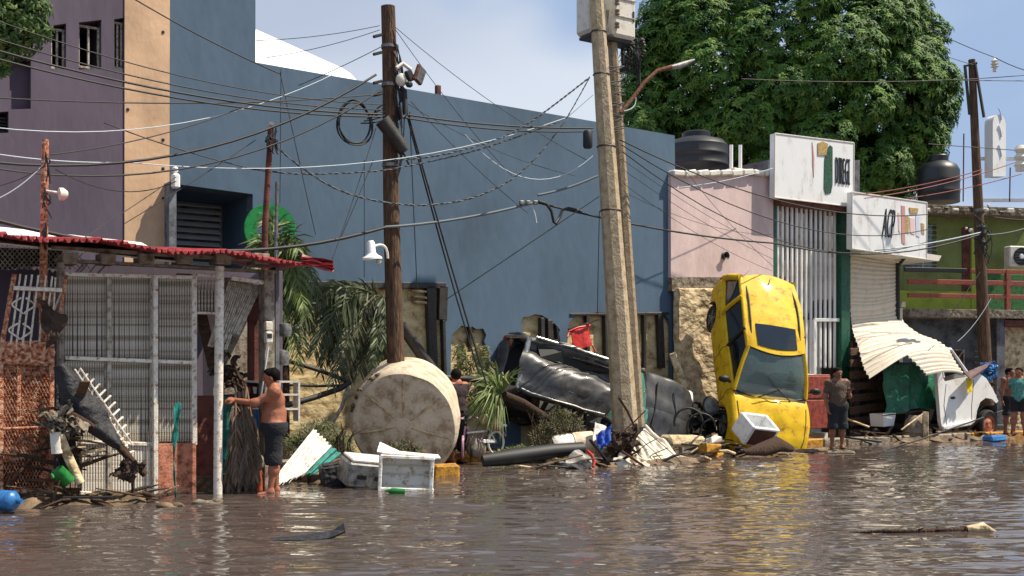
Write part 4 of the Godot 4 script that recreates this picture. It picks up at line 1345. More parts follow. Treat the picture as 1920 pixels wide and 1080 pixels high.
	for g in [["silver_pot", "dented silver pot on the shack's counter beside the post", 528, 672, 2.2, 0.11], ["silver_pot", "smaller round silver pot hanging behind the shirtless man's head", 534, 620, 1.6, 0.10]]:
		var m := M.new()
		m.sm(1).lathe([Vector2(0, -g[5]), Vector2(g[5], -g[5] * 0.9), Vector2(g[5] * 1.1, g[5] * 0.3), Vector2(g[5] * 0.9, g[5]), Vector2(g[5] * 0.4, g[5] * 1.15), Vector2(0, g[5] * 1.2)], 16)
		single(g[0], g[1], "pot", m, K.steel, at(FP(g[2], g[3], g[4])))
	var ct := thing("red_counter", "dark red counter with white painted figures behind the shirtless man", "counter", fat(480, 2.5, 0.0))
	part("panel", M.new().prism(fpoly([[452, 715], [512, 720], [512, 765], [452, 765]], 2.5), fz(2.3), fz(2.5)), K.maroon, ct)
	part("ledge", M.new().bar(fl(450, 714, 2.52), fl(514, 719, 2.52), 0.1, 0.03, 0.006), K.dust_white, ct)
	for k in 3: part("painted_mark", M.new().prism(fpoly([[462 + k * 12, 725], [470 + k * 12, 726], [469 + k * 12, 738], [464 + k * 12, 738]], 2.51), fz(2.5), fz(2.506)), K.red_plastic if k != 1 else K.dust_white, ct)

func rusty_gate() -> void:
	var n := 3.15
	var o := thing("rusty_gate", "rusty orange gate with wire mesh below and ornamental bars above", "gate", fat(50, n))
	var fr := [[0, 640, 0, 930, 0.07], [97, 645, 95, 918, 0.06], [-20, 644, 100, 642, 0.05], [-20, 925, 97, 918, 0.05], [36, 655, 34, 790, 0.05], [-30, 680, 99, 684, 0.03], [-20, 805, 97, 800, 0.03]]
	for f in fr: part("frame_bar", M.new().bar(fl(f[0], f[1], n), fl(f[2], f[3], n), f[4], 0.05, 0.008, Vector3.BACK), K.rust, o)
	part("sheet", M.new().prism(fpoly([[-30, 645], [97, 645], [96, 860], [60, 858], [-30, 872]], n - 0.05), fz(n - 0.06), fz(n - 0.05)), K.rust, o)
	part("dark_sheet", M.new().prism(fpoly([[-30, 860], [96, 850], [96, 918], [-30, 925]], n - 0.12), fz(n - 0.13), fz(n - 0.12)), K.rust_dark, o)
	# diamond mesh: woven strands
	var m := M.new()
	for k in 40:
		var x := -80.0 + k * 6.2
		for s in [-1, 1]:
			var a := Vector2(x, 690); var b := Vector2(x + s * 110, 920)
			if s < 0: a.x += 60; b.x += 60
			# clip to the gate
			var t0 := 0.0; var t1 := 1.0
			for lim in [0.0, 96.0]:
				var dx := b.x - a.x
				var t: float = (lim - a.x) / dx
				if (lim == 0.0) == (dx > 0): t0 = maxf(t0, t)
				else: t1 = minf(t1, t)
			if t0 >= t1: continue
			m.bar(fl(lerpf(a.x, b.x, t0), lerpf(690, 920, t0), n + 0.01 + s * 0.006), fl(lerpf(a.x, b.x, t1), lerpf(690, 920, t1), n + 0.01 + s * 0.006), 0.006, 0.006)
	part("wire_mesh", m, K.rust, o, Transform3D(), "stuff")
	part("brace", M.new().bar(fl(12, 912, n + 0.04), fl(98, 815, n + 0.04), 0.05, 0.03, 0.005), K.plank, o)
	# leaning upper bars with scrolls
	var u := thing("ornamental_grille", "leaning pale grille with scrollwork above the rusty gate", "grille", fat(65, n + 0.05))
	for b in [[27, 514, 3, 650, 0.05, "rust"], [38, 514, 20, 645, 0.022, "old_white"], [49, 516, 30, 650, 0.022, "old_white"], [60, 515, 42, 648, 0.022, "old_white"], [72, 516, 56, 650, 0.022, "old_white"], [86, 517, 74, 640, 0.02, "old_white"], [98, 518, 88, 600, 0.02, "old_white"], [104, 520, 100, 590, 0.02, "old_white"], [124, 516, 104, 640, 0.04, "rust"], [116, 545, 100, 585, 0.025, "grey_bar"]]:
		part("bar", M.new().sm(1).tube([fl(b[0], b[1], n + 0.05), fl(b[2], b[3], n + 0.03)], b[4] * 0.6, 6), K[b[5]], u)
	part("rail", M.new().bar(fl(25, 540, n + 0.08), fl(116, 544, n + 0.08), 0.05, 0.05, 0.006), K.old_white, u)
	for k in [0, 2]:
		for s in [-1, 1]:
			var c := fl(44 - k * 3, 575 + k * 24, n + 0.06)
			var pts := []
			for i in 12: pts.append(c + Vector3(s * (0.07 - 0.06 * cos(i * 0.5)), -0.09 + i * 0.018, 0) * 1.0)
			part("scroll", M.new().sm(1).tube(pts, 0.013, 5), K.old_white, u)
	part("rust_plate", M.new().prism(fpoly([[-20, 646], [5, 640], [100, 642], [104, 662], [98, 682], [-20, 682]], n + 0.04), fz(n + 0.02), fz(n + 0.04)), K.rust, u)
	single("rusted_plate", "square rusted metal plate at the foot of the rusty pipe", "plate", M.new().box(Vector3(), Vector3(0.24, 0.2, 0.06), 0.01), K.rust, Transform3D(FB, FP(82, 562, n - 0.05)))
	# dark rag on the grille
	var rows := []
	var nn := nz(8, 2.5, 3)
	inv = fat(90, n + 0.15).affine_inverse()
	for j in 10:
		var row := []
		for i in 10:
			var a := Vector2(70, 560).lerp(Vector2(125, 590), i / 9.0)
			var b := Vector2(88, 655).lerp(Vector2(104, 640), i / 9.0)
			var v := a.lerp(b, j / 9.0)
			var w := fl(v.x, v.y, n + 0.15)
			w += Vector3(0.06, 0.04, 0.14) * nn.get_noise_2d(w.x * 1.5, w.y * 1.5)
			row.append(w)
		rows.append(row)
	single("brown_rag", "torn dark brown rag caught on the ornamental grille", "rag", M.new().sm(1).patch(rows, 0.01), K.brown_cloth, fat(90, n + 0.15))
	# chain-link panel above
	o = thing("mesh_panel", "dark chain link panel under the roof edge beside the rusty pipe", "fence panel", fat(40, 2.2))
	part("shade_cloth", M.new().prism(fpoly([[-80, 462], [118, 468], [112, 505], [60, 498], [20, 505], [-80, 494]], 1.9), fz(1.88), fz(1.9)), K.tarp_black, o)
	m = M.new()
	for k in 22:
		for s in [-1, 1]: m.bar(fl(-60 + k * 9, 458 if s > 0 else 505, 2.2), fl(-60 + k * 9 + 40, 505 if s > 0 else 458, 2.2), 0.008, 0.008)
	part("wire_mesh", m, K.grey_bar, o, Transform3D(), "stuff")
	# rusty pipe
	o = thing("rusty_pipe", "tall rusty pipe tangled with wires in front of the mauve wall", "pipe", fat(82, n - 0.2))
	m = M.new()
	m.sm(1).tube([fl(80, 700, n - 0.2), fl(82, 500, n - 0.2), fl(83, 380, n - 0.2), fl(85, 262, n - 0.2)], [0.052, 0.05, 0.047, 0.042], 10)
	part("shaft", m, K.rust, o)
	for y in [290, 358, 420]:
		m = M.new()
		for k in 5: m.sm(1).tube(bez(fl(85, y + R(-8, 8), n - 0.12), fl(85 + R(-14, 22), y + R(0, 24), n - 0.1), fl(84 + R(-6, 14), y + R(20, 55), n - 0.12), 6), 0.009, 4)
		part("wire_tangle", m, K.wire, o, Transform3D(), "stuff")
	m = M.new()
	m.sm(1).tube([fl(86, 358, n - 0.15), fl(112, 362, n - 0.1)], 0.018, 6)
	part("arm", m, K.old_white, o)
	part("insulator", M.new().sm(1).lathe([Vector2(0, -0.05), Vector2(0.08, -0.05), Vector2(0.08, 0.0), Vector2(0.04, 0.05), Vector2(0, 0.05)], 12, Transform3D(Basis(Vector3.FORWARD, 1.5), fl(119, 364, n - 0.1))), K.dust_white, o)

# ---------- poles
func wood_pole() -> void:
	var n := 0.2
	var o := thing("wooden_pole", "weathered brown wooden utility pole standing behind the fallen tank", "utility pole", fat(738, n, 0.0))
	var m := M.new()
	var pts := []
	var rad := []
	for i in 12:
		var t := i / 11.0
		pts.append(fl(lerpf(744, 727, t) + 1.2 * sin(t * 9), lerpf(830, 12, t), n))
		rad.append(lerpf(0.165, 0.125, t))
	m.sm(1).tube(pts, rad, 14)
	part("shaft", m, K.wood_pole, o)
	for y in [88, 160, 310, 235]:
		m = M.new()
		m.sm(1).lathe([Vector2(0.15, -0.03), Vector2(0.155, -0.03), Vector2(0.155, 0.03), Vector2(0.15, 0.03)], 14, Transform3D(Basis(), fl(730 + y * 0.01, y, n)))
		part("steel_band", m, K.steel, o)
	m = M.new()
	for k in 16:
		var y := R(60, 240)
		m.sm(1).tube(bez(fl(738, y, n + 0.15), fl(738 + R(8, 30), y + R(20, 60), n + 0.2), fl(738 + R(0, 18), y + R(60, 120), n + 0.17), 7), 0.011, 4)
	for k in 5: m.sm(1).tube(bez(fl(722, 195 + k * 7, n + 0.1), fl(706, 200 + k * 8, n + 0.1), fl(700 - k * 6, 215 + k * 4, n), 5), 0.012, 4)
	part("cable_tangle", m, K.wire, o, Transform3D(), "stuff")
	m = M.new()
	m.sm(1).tube([fl(752, 165, n + 0.2), fl(758, 170, n + 0.2), fl(760, 215, n + 0.2), fl(752, 222, n + 0.2), fl(748, 200, n + 0.2)], 0.05, 8)
	part("cable_loop", m, K.wire, o)
	for y in [65, 98, 152, 175]:
		m = M.new()
		m.bar(fl(716, y, n + 0.1), fl(700, y + 4, n + 0.1), 0.06, 0.05, 0.01)
		part("clamp", m, K.trim, o)
	# things fixed on it
	var f := thing("flood_light", "square floodlight tilted up near the top of the wooden pole", "flood light", Transform3D(FB, FP(786, 140, n + 0.3)))
	var b := Basis(Vector3(0, 0, 1), -0.35) * Basis(Vector3.UP, 0.5)
	part("housing", M.new().box(Vector3(0, 0, 0), Vector3(0.24, 0.30, 0.07), 0.015, b), K.rust_dark, f)
	part("lens", M.new().box(b * Vector3(0.01, 0, 0.04), Vector3(0.2, 0.26, 0.012), 0.004, b), K.steel, f)
	part("arm", M.new().sm(1).tube([Vector3(-0.42, 0.06, -0.05), Vector3(-0.3, 0.16, -0.05), Vector3(-0.14, 0.08, -0.05)], 0.035, 7), K.dust_white, f)
	part("driver_box", M.new().box(Vector3(-0.18, -0.04, -0.02), Vector3(0.13, 0.2, 0.1), 0.02, Basis(Vector3.BACK, 0.5)).box(Vector3(-0.2, -0.2, 0), Vector3(0.12, 0.1, 0.1), 0.03), K.trim, f)
	single("globe_lamp", "dirty white globe bulb bracketed under the floodlight", "lamp", M.new().ball(Vector3(), Vector3(0.1, 0.12, 0.1), 14), K.dust_white, at(FP(752, 150, n + 0.2)))
	var c := thing("drum_lamp", "dark cylindrical lamp strapped crosswise to the wooden pole", "lamp", Transform3D(FB, FP(736, 252, n + 0.22)))
	b = axes(Vector3(0.6, -0.75, 0.1), Vector3(0.7, 0.6, 0))
	m = M.new()
	m.sm(1).lathe([Vector2(0, -0.36), Vector2(0.11, -0.36), Vector2(0.12, -0.2), Vector2(0.13, 0.1), Vector2(0.14, 0.3), Vector2(0.1, 0.3), Vector2(0, 0.28)], 16, Transform3D(Basis(b.y, -b.x, b.z), Vector3()))
	part("drum", m, K.black_steel, c)
	part("bracket", M.new().sm(1).tube([Vector3(0.1, -0.2, 0.02), Vector3(0.22, -0.35, 0.04), Vector3(0.33, -0.5, 0.0)], 0.018, 6), K.trim, c)
	c = thing("street_lamp", "white bell shaped street lamp on a curved arm of the wooden pole", "street lamp", Transform3D(FB, FP(696, 470, n + 0.3)))
	b = Basis(Vector3.BACK, 0.1)
	m = M.new()
	m.sm(1).lathe([Vector2(0.0, 0.17), Vector2(0.05, 0.17), Vector2(0.075, 0.13), Vector2(0.075, -0.03), Vector2(0.1, -0.07), Vector2(0.175, -0.12), Vector2(0.18, -0.15), Vector2(0.165, -0.15), Vector2(0.09, -0.08)], 20, Transform3D(b, Vector3(0, 0, 0)))
	part("shade", m, K.white_plastic, c)
	part("bulb", M.new().ball(Vector3(0.13, -0.17, 0.02), Vector3(0.05, 0.07, 0.05), 10), K.dust_white, c)
	part("arm", M.new().sm(1).tube(bez(Vector3(0.06, 0.08, 0), Vector3(0.33, 0.2, -0.02), Vector3(0.37, -0.1, -0.1), 9), 0.022, 7), K.white_metal, c)

func concrete_pole() -> void:
	var n := 0.75
	var o := thing("concrete_pole", "tall tapered octagonal concrete pole rising from the debris heap", "utility pole", fat(1172, n, 0.0))
	var m := M.new()
	var pts := []
	var rad := []
	for i in 10:
		var t := i / 9.0
		pts.append(fl(lerpf(1175, 1117, t), lerpf(840, -20, t), n))
		rad.append(lerpf(0.26, 0.13, t))
	m.tube(pts, rad, 8)
	part("shaft", m, K.concrete, o)
	for y in [395, 275, 140, 60]:
		m = M.new()
		var t: float = (840.0 - y) / 860
		var r := lerpf(0.26, 0.13, t) + 0.012
		m.lathe([Vector2(r, -0.015), Vector2(r + 0.008, 0), Vector2(r, 0.015)], 8, Transform3D(Basis(), fl(lerpf(1175, 1117, t), y, n)))
		part("steel_band", m, K.black_steel, o)
	var o2 := thing("second_concrete_pole", "slimmer stained concrete pole close behind the octagonal one", "utility pole", fat(1186, n - 0.45, 0.0))
	m = M.new()
	m.tube([fl(1194, 800, n - 0.4), fl(1169, 400, n - 0.4), fl(1160, 250, n - 0.4), fl(1144, 20, n - 0.4)], [0.16, 0.13, 0.11, 0.09], 8)
	part("shaft", m, K.stained_concrete, o2)
	for k in 6:
		var y := 130.0 + k * 22
		m = M.new()
		for j in 3: m.sm(1).tube(bez(fl(1135, y + R(-9, 9), n + 0.1), fl(1160, y + R(-6, 16), n + 0.15), fl(1170, y + R(-9, 9), n - 0.2), 4), 0.012, 4)
		part("binding_wire", m, K.black_steel, o2, Transform3D(), "stuff")
	# transformer boxes at the top
	var tb := thing("transformer_box", "big pale grey transformer cabinet mounted behind the top of the octagonal pole", "transformer", Transform3D(FB, FP(1128, 20, n - 0.5)))
	for s in [[-0.33, 0.36, 0.62], [0.36, 0.58, 0.72]]:
		m = M.new()
		m.box(Vector3(s[0], 0.12, 0.05), Vector3(s[1], 1.35, 0.5), 0.06)
		part("cabinet", m, K.dust_white, tb)
		for y in [-0.15, 0.2, 0.5]: part("cabinet_rib", M.new().box(Vector3(s[0], y, 0.31), Vector3(s[1] - 0.04, 0.025, 0.02), 0.005), K.grey_bar, tb)
	m = M.new()
	m.box(Vector3(0.1, -0.6, 0.05), Vector3(1.1, 0.06, 0.4), 0.01)
	part("cradle", m, K.black_steel, tb)
	part("vent_slot", M.new().box(Vector3(0.56, -0.1, 0.31), Vector3(0.04, 0.2, 0.01)), K.trim, tb)
	for y in [-0.1, -0.35, 0.1, 0.3]: part("insulator", M.new().sm(1).lathe([Vector2(0.0, -0.05), Vector2(0.05, -0.05), Vector2(0.05, -0.02), Vector2(0.03, 0), Vector2(0.05, 0.02), Vector2(0.05, 0.05), Vector2(0, 0.05)], 9, Transform3D(Basis(), Vector3(0.12, y, 0.34))), K.slab, tb)
	# crossarm steelwork with insulators
	var ca := thing("crossarm", "dark steel crossarm with insulators bracketed right of the two concrete poles", "crossarm", Transform3D(FB, FP(1175, 130, n - 0.4)))
	for s in [[1140, 72, 1180, 76, 0.07], [1140, 138, 1180, 128, 0.06], [1166, 66, 1169, 134, 0.06], [1194, 72, 1200, 160, 0.04], [1180, 76, 1196, 84, 0.04], [1170, 130, 1196, 140, 0.04], [1166, 134, 1150, 150, 0.05]]:
		part("angle_steel", M.new().bar(pl(s[0], s[1], 23.6), pl(s[2], s[3], 23.6), s[4], s[4], 0.006), K.black_steel, ca)
	for s in [[1178, 90], [1180, 104], [1184, 120], [1176, 74], [1204, 78], [1206, 100], [1196, 126]]:
		var ins := M.new()
		ins.sm(1).lathe([Vector2(0.0, -0.09), Vector2(0.05, -0.09), Vector2(0.03, -0.06), Vector2(0.06, -0.03), Vector2(0.03, 0), Vector2(0.06, 0.03), Vector2(0.03, 0.07), Vector2(0, 0.08)], 9, Transform3D(Basis(Vector3.BACK, R(-1.2, 1.2)), pl(s[0], s[1], 23.5)))
		part("insulator", ins, K.black_steel, ca)
	m = M.new()
	for k in 12: m.sm(1).tube(bez(pl(R(1164, 1200), R(70, 100), 23.5), pl(R(1170, 1210), R(100, 125), 23.4), pl(R(1160, 1200), R(118, 160), 23.5), 6), 0.012, 4)
	part("jumper_wires", m, K.wire, ca, Transform3D(), "stuff")
	# street light arm
	var la := thing("street_lamp", "cobra head street lamp on a rusty arm in front of the tree", "street lamp", Transform3D(FB, FP(1165, 208, n - 0.3)))
	part("arm", M.new().sm(1).tube([fl(1163, 212, n - 0.3), fl(1185, 186, n - 0.3), fl(1208, 155, n - 0.3), fl(1232, 133, n - 0.3), fl(1262, 124, n - 0.3)], 0.04, 9), K.rust_dark, la)
	part("lamp_head", M.new().sm(1).tube([fl(1258, 126, n - 0.3), fl(1270, 124, n - 0.3), fl(1285, 119, n - 0.3), fl(1302, 112, n - 0.3)], [0.045, 0.06, 0.055, 0.02], 10), K.grey_plastic, la)
	part("cable", M.new().sm(1).tube(bez(fl(1170, 208, n - 0.25), fl(1195, 205, n - 0.2), fl(1192, 182, n - 0.25), 7), 0.01, 4), K.wire_white, la)
	var sb := thing("splice_canister", "black splice canister hanging on wires left of the octagonal pole", "canister", at(FP(1102, 261, n + 0.2)))
	part("canister", M.new().sm(1).lathe([Vector2(0, -0.17), Vector2(0.07, -0.17), Vector2(0.09, -0.14), Vector2(0.09, 0.12), Vector2(0.07, 0.16), Vector2(0, 0.16)], 12), K.trim, sb)

func other_poles() -> void:
	var n := 0.3
	var o := thing("roadside_pole", "slim weathered pole by the green building with steel crosspieces at its top", "utility pole", Transform3D(FB, P(1845, HY, 33.0) * Vector3(1, 0, 1)))
	var pts := []
	var rad := []
	for i in 9:
		var t := i / 8.0
		pts.append(pl(lerpf(1851, 1822, t), lerpf(760, 112, t), 33.0))
		rad.append(lerpf(0.185, 0.095, t))
	part("shaft", M.new().sm(1).tube(pts, rad, 12), K.wood_pole, o)
	for s in [[1809, 122, 1818, 215, 0.07], [1828, 118, 1845, 220, 0.07], [1809, 124, 1832, 118, 0.06]]:
		part("angle_steel", M.new().bar(pl(s[0], s[1], 32.9), pl(s[2], s[3], 32.9), s[4], 0.06, 0.006, Vector3.BACK), K.black_steel, o)
	for y in [395, 425, 437, 455]:
		var m := M.new()
		m.sm(1).lathe([Vector2(0.15, -0.04), Vector2(0.16, 0), Vector2(0.15, 0.04)], 12, Transform3D(Basis(), pl(1836 + (y - 395) * 0.05, y, 33.0)))
		part("steel_band", m, K.steel, o)
	for s in [[1850, 394, 0.06], [1853, 385, 0.04], [1820, 432, 0.06], [1812, 428, 0.04]]:
		part("insulator", M.new().ball(pl(s[0], s[1], 32.8), Vector3.ONE * s[2], 8), K.dust_white, o)
	var mm := M.new()
	for k in 14: mm.sm(1).tube(bez(pl(R(1820, 1850), R(400, 450), 32.75), pl(R(1810, 1880), R(420, 470), 32.7), pl(R(1825, 1860), R(430, 500), 32.75), 6), 0.012, 4)
	part("wire_tangle", mm, K.wire, o, Transform3D(), "stuff")
	single("line_insulator", "pale ribbed line insulator hanging in the sky above the oval sign", "insulator", M.new().sm(1).lathe([Vector2(0, -0.2), Vector2(0.05, -0.2), Vector2(0.05, -0.1), Vector2(0.1, -0.07), Vector2(0.05, -0.04), Vector2(0.1, 0.0), Vector2(0.05, 0.03), Vector2(0.09, 0.08), Vector2(0.03, 0.12), Vector2(0, 0.2)], 12), K.dust_white, at(P(1865, 120, 30.5)))
	single("far_insulator", "white insulator stack at the picture's edge beside the oval sign", "insulator", M.new().sm(1).lathe([Vector2(0, -0.35), Vector2(0.13, -0.35), Vector2(0.13, -0.25), Vector2(0.17, -0.2), Vector2(0.1, -0.1), Vector2(0.17, 0.0), Vector2(0.1, 0.1), Vector2(0.17, 0.2), Vector2(0.1, 0.3), Vector2(0, 0.32)], 14), K.dust_white, at(P(1914, 295, 30.0)))
	# thin red-brown mast on the left
	o = thing("service_mast", "thin red brown mast with a tangle of wires at its top by the ring sign", "mast", fat(500, 0.6, 0.0))
	part("shaft", M.new().sm(1).tube([fl(494, 620, 0.6), fl(497, 420, 0.6), fl(508, 240, 0.6)], [0.055, 0.05, 0.045], 10), K.brick_red, o)
	part("cap", M.new().ball(fl(509, 233, 0.6), Vector3(0.05, 0.04, 0.05), 8), K.dust_white, o)
	mm = M.new()
	for k in 14: mm.sm(1).tube(bez(fl(508 + R(-10, 14), 245 + R(-6, 16), 0.7), fl(508 + R(-18, 22), 260 + R(-6, 16), 0.75), fl(508 + R(-12, 14), 272 + R(-10, 20), 0.7), 5), 0.011, 4)
	part("wire_tangle", mm, K.wire, o, Transform3D(), "stuff")
	single("grey_conduit", "slender grey conduit pipe standing beside the thin red brown mast", "pipe", M.new().sm(1).tube([Vector3(), Vector3(0.02, 1.4, 0)], 0.03, 8), K.steel, at(FP(517, 500, 0.2)))

func wire(label: String, a: Array, b: Array, sag: float, r := 0.012, mat := "wire", nm := "overhead_wire") -> void:
	var p := FP(a[0], a[1], a[2])
	var q := FP(b[0], b[1], b[2])
	var xf := at(p)
	r *= 0.85
	var pts := arc(Vector3(), q - p, sag, 14)
	single(nm, label, "wire", M.new().sm(1).tube(pts, r, 5), K[mat], xf, "overhead wires")

func twisted(label: String, pts: Array, n: float, r: float) -> void:
	# two strands wound round each other along a hanging curve
	var o := thing("twisted_cable", label, "cable", at(FP(pts[0][0], pts[0][1], n)), "twisted service cables")
	var cv := Curve3D.new()
	for i in pts.size():
		var p: Vector3 = inv * FP(pts[i][0], pts[i][1], n)
		var a: Vector3 = inv * FP(pts[maxi(i - 1, 0)][0], pts[maxi(i - 1, 0)][1], n)
		var b: Vector3 = inv * FP(pts[mini(i + 1, pts.size() - 1)][0], pts[mini(i + 1, pts.size() - 1)][1], n)
		cv.add_point(p, (a - b) / 6, (b - a) / 6)
	var L := cv.get_baked_length()
	for s in 2:
		var line := []
		for i in 90:
			var d := L * i / 89.0
			var ph := d * 26.0 + s * PI
			line.append(cv.sample_baked(d) + Vector3(0, cos(ph), sin(ph)) * r * 1.4)
		part("strand", M.new().sm(1).tube(line, r, 4), K.wire if s == 0 else K.wire_grey, o)

func wires() -> void:
	var wp := 0.35
	var cp := 0.85
	# the fan of black lines from the left up to the wooden pole
	wire("long thin black line slanting from the top left corner towards the blue wall", [248, -4, 0.5], [524, 138, 0.0], 0.05, 0.013)
	wire("thin dark wire hanging steeply over the blue wall left of the coil", [525, 135, 0.0], [592, 440, 0.4], 0.03, 0.009)
	wire("topmost black line crossing the beige pilaster to the wooden pole", [-30, 30, 1.5], [716, 196, wp], 0.25, 0.011)
	wire("second black line below the topmost one crossing the beige pilaster", [-30, 66, 1.5], [716, 206, wp], 0.22, 0.013)
	wire("third line, thick and black, crossing the pilaster in the upper bundle", [-30, 88, 1.5], [716, 214, wp], 0.2, 0.02)
	wire("fourth line at the underside of the upper bundle on the pilaster", [-30, 104, 1.5], [716, 219, wp], 0.2, 0.018)
	wire("nearly level thin line crossing the pilaster halfway up", [-30, 182, 1.5], [716, 176, wp], 0.12, 0.012)
	wire("thick black cable rising across the pilaster to the wooden pole's clamp", [-30, 303, 1.6], [705, 140, wp], 0.55, 0.024)
	wire("black wire rising under the thick cable towards the wooden pole", [-30, 313, 1.6], [716, 168, wp], 0.62, 0.016)
	wire("faint dark wire rising across the mauve wall above the rusty pipe", [95, 290, 2.6], [480, 190, 0.5], 0.12, 0.010)
	wire("pale wire drooping across mauve wall and pilaster at mid height", [-30, 237, 1.5], [640, 132, wp], 0.42, 0.008, "wire_white")
	wire("pale level wire leaving the rusty pipe's tip towards the blue wall", [-30, 285, 1.6], [240, 304, 0.8], 0.05, 0.008, "wire_white")
	wire("long white line across the blue wall passing both big poles", [234, 304, 0.8], [1064, 220, 0.6], 0.42, 0.009, "wire_white")
	wire("white line's last rise from the blue wall to the concrete pole", [1064, 220, 0.6], [1112, 178, cp], 0.0, 0.008, "wire_white")
	wire("zigzag dark wire falling from the mauve wall over the pilaster to the mast", [195, 230, 1.0], [500, 322, 0.6], 0.06, 0.011)
	wire("dark wire from mauve wall dipping below the pilaster's middle", [105, 318, 2.5], [330, 340, 0.4], 0.22, 0.009)
	wire("slack cord rising from shack roof up across the pilaster foot", [70, 500, 2.4], [330, 332, 0.5], 0.02, 0.008)
	wire("thin cord sloping across beige pilaster beside the alarm box", [232, 420, 1.2], [480, 262, 0.5], 0.02, 0.008)
	# wires sagging to the pipe at the far left
	wire("white stray wire falling from the rusty pipe to the picture's left edge", [82, 308, 3.0], [-10, 375, 3.0], 0.05, 0.008, "wire_white")
	wire("dark stray wire falling from rusty pipe past the mauve wall", [82, 312, 3.0], [-20, 352, 3.0], 0.04, 0.008)
	# the low cable
	wire("thickest low cable sagging past the shack roof to the wooden pole", [-30, 408, 2.4], [722, 426, wp], 0.42, 0.034)
	wire("low cable's span from the wooden pole up to the splice", [722, 426, wp], [1000, 380, 0.6], 0.07, 0.030, "wire_grey")
	wire("low cable beyond the splice, passing behind the concrete pole to the signs", [1000, 378, 0.6], [1452, 456, -0.6], 0.12, 0.024)
	wire("low cable crossing the barred shop to the roadside pole", [1452, 456, -0.6], [1836, 440, 0.4], 0.36, 0.022)
	wire("bright strand beside the low cable ending at the roadside pole", [1640, 470, -0.8], [1838, 436, 0.4], 0.05, 0.020, "wire_white")
	# between the two big poles
	wire("upper of two black lines strung between wooden and concrete poles", [742, 212, wp], [1112, 240, cp], 0.08, 0.020)
	wire("lower of two black lines strung between wooden and concrete poles", [742, 218, wp], [1112, 246, cp], 0.10, 0.018)
	wire("thin line descending from the wooden pole's top across sky and wall", [740, 50, wp], [1100, 300, 0.5], 0.15, 0.007)
	wire("second thin line descending steeply from the wooden pole's top", [741, 55, wp], [960, 330, 0.2], 0.1, 0.007)
	wire("faint line fanning down the blue wall from the floodlight", [770, 190, wp], [990, 400, -0.4], 0.08, 0.007)
	wire("faint line from floodlight to the lower middle of the blue wall", [765, 195, wp], [1080, 330, 0.0], 0.16, 0.007)
	wire("thin sky line from left of the wooden pole, highest of three", [712, 48, wp], [480, 76, -1.0], 0.05, 0.007)
	wire("thin sky line from left of the wooden pole, middle of three", [712, 56, wp], [500, 108, -1.0], 0.05, 0.007)
	wire("thin sky line from left of the wooden pole, lowest of three", [714, 88, wp], [560, 160, -1.0], 0.02, 0.008)
	wire("hanging thin wire plumb over the blue wall near the ring sign", [527, 130, 0.2], [525, 380, 0.4], 0.0, 0.008)
	wire("plumb thin wire beneath the coil of cable", [683, 300, 0.3], [683, 520, 0.2], 0.0, 0.007)
	wire("slanting stay wire from coil to the shack's roof end", [705, 240, 0.35], [618, 500, 1.0], 0.05, 0.008)
	wire("slanting wire from below coil to the palm", [700, 300, 0.3], [636, 452, 0.6], 0.02, 0.008)
	wire("thick black guy wire from wooden pole down past the cream patch", [766, 218, wp], [912, 720, 0.6], 0.06, 0.020)
	wire("second black guy wire close left of the first one", [764, 220, wp], [898, 700, 0.5], 0.1, 0.018)
	wire("thinner guy wire slanting beside the wooden pole", [768, 210, wp], [782, 540, 0.3], 0.03, 0.010)
	wire("black stay crossing the blue wall from concrete pole down to the left", [1124, 368, cp], [836, 562, 0.0], 0.0, 0.011)
	wire("thin wire hanging beside the concrete pole above the red chair", [1124, 395, cp], [1120, 590, 0.3], -0.1, 0.009)
	wire("white slack loop hanging left of the concrete pole", [872, 252, 0.4], [1112, 292, cp], 0.62, 0.008, "wire_white")
	wire("rusty bracket cable rising from the splice to the concrete pole", [1008, 366, 0.6], [1120, 330, cp], 0.04, 0.028, "wire_grey")
	twisted("twisted cable drooping in a long curve between mast and concrete pole", [[505, 262], [560, 310], [640, 358], [740, 382], [830, 382], [910, 362], [980, 320], [1050, 240], [1104, 148]], 0.7, 0.010)
	twisted("twisted cable slanting from blue wall up to concrete pole's collar", [[740, 300], [830, 290], [930, 262], [1000, 225], [1106, 145]], 0.75, 0.009)
	twisted("short twisted cable below the white line near the wooden pole", [[460, 315], [560, 326], [690, 322], [760, 312], [900, 280], [1050, 228]], 0.6, 0.008)
	# splice with loops
	var o := thing("cable_splice", "cluster of clamps and black looped leads where the low cable is spliced", "cable splice", Transform3D(FB, FP(1000, 380, 0.6)))
	for x in [978, 990, 1004]: part("clamp", M.new().box(fl(x, 380, 0.62), Vector3(0.1, 0.08, 0.06), 0.015), K.steel, o)
	part("loop_lead", M.new().sm(1).tube([fl(1010, 378, 0.6), fl(1024, 382, 0.6), fl(1034, 396, 0.6), fl(1038, 416, 0.6), fl(1042, 420, 0.6), fl(1050, 406, 0.6), fl(1054, 394, 0.6), fl(1066, 390, 0.6), fl(1090, 396, 0.6)], 0.028, 7), K.wire, o)
	part("loop_lead", M.new().sm(1).tube(bez(fl(996, 384, 0.6), fl(1004, 400, 0.6), fl(1006, 418, 0.6), 5), 0.012, 5), K.wire_white, o)
	# coil
	o = thing("cable_coil", "coil of spare black cable hanging on the lines left of the wooden pole", "cable coil", Transform3D(FB, FP(665, 228, 0.3)))
	for k in 5:
		var pts := []
		var cx := R(-0.02, 0.02)
		for i in 25:
			var a := TAU * i / 24
			pts.append(Vector3(cx + (0.30 + k * 0.008) * cos(a) * (1 - 0.1 * sin(a)), 0.37 * sin(a) - 0.01 * k, 0.03 * sin(a * 2 + k)))
		part("loop", M.new().sm(1).tube(pts, 0.011, 5, false), K.wire, o)
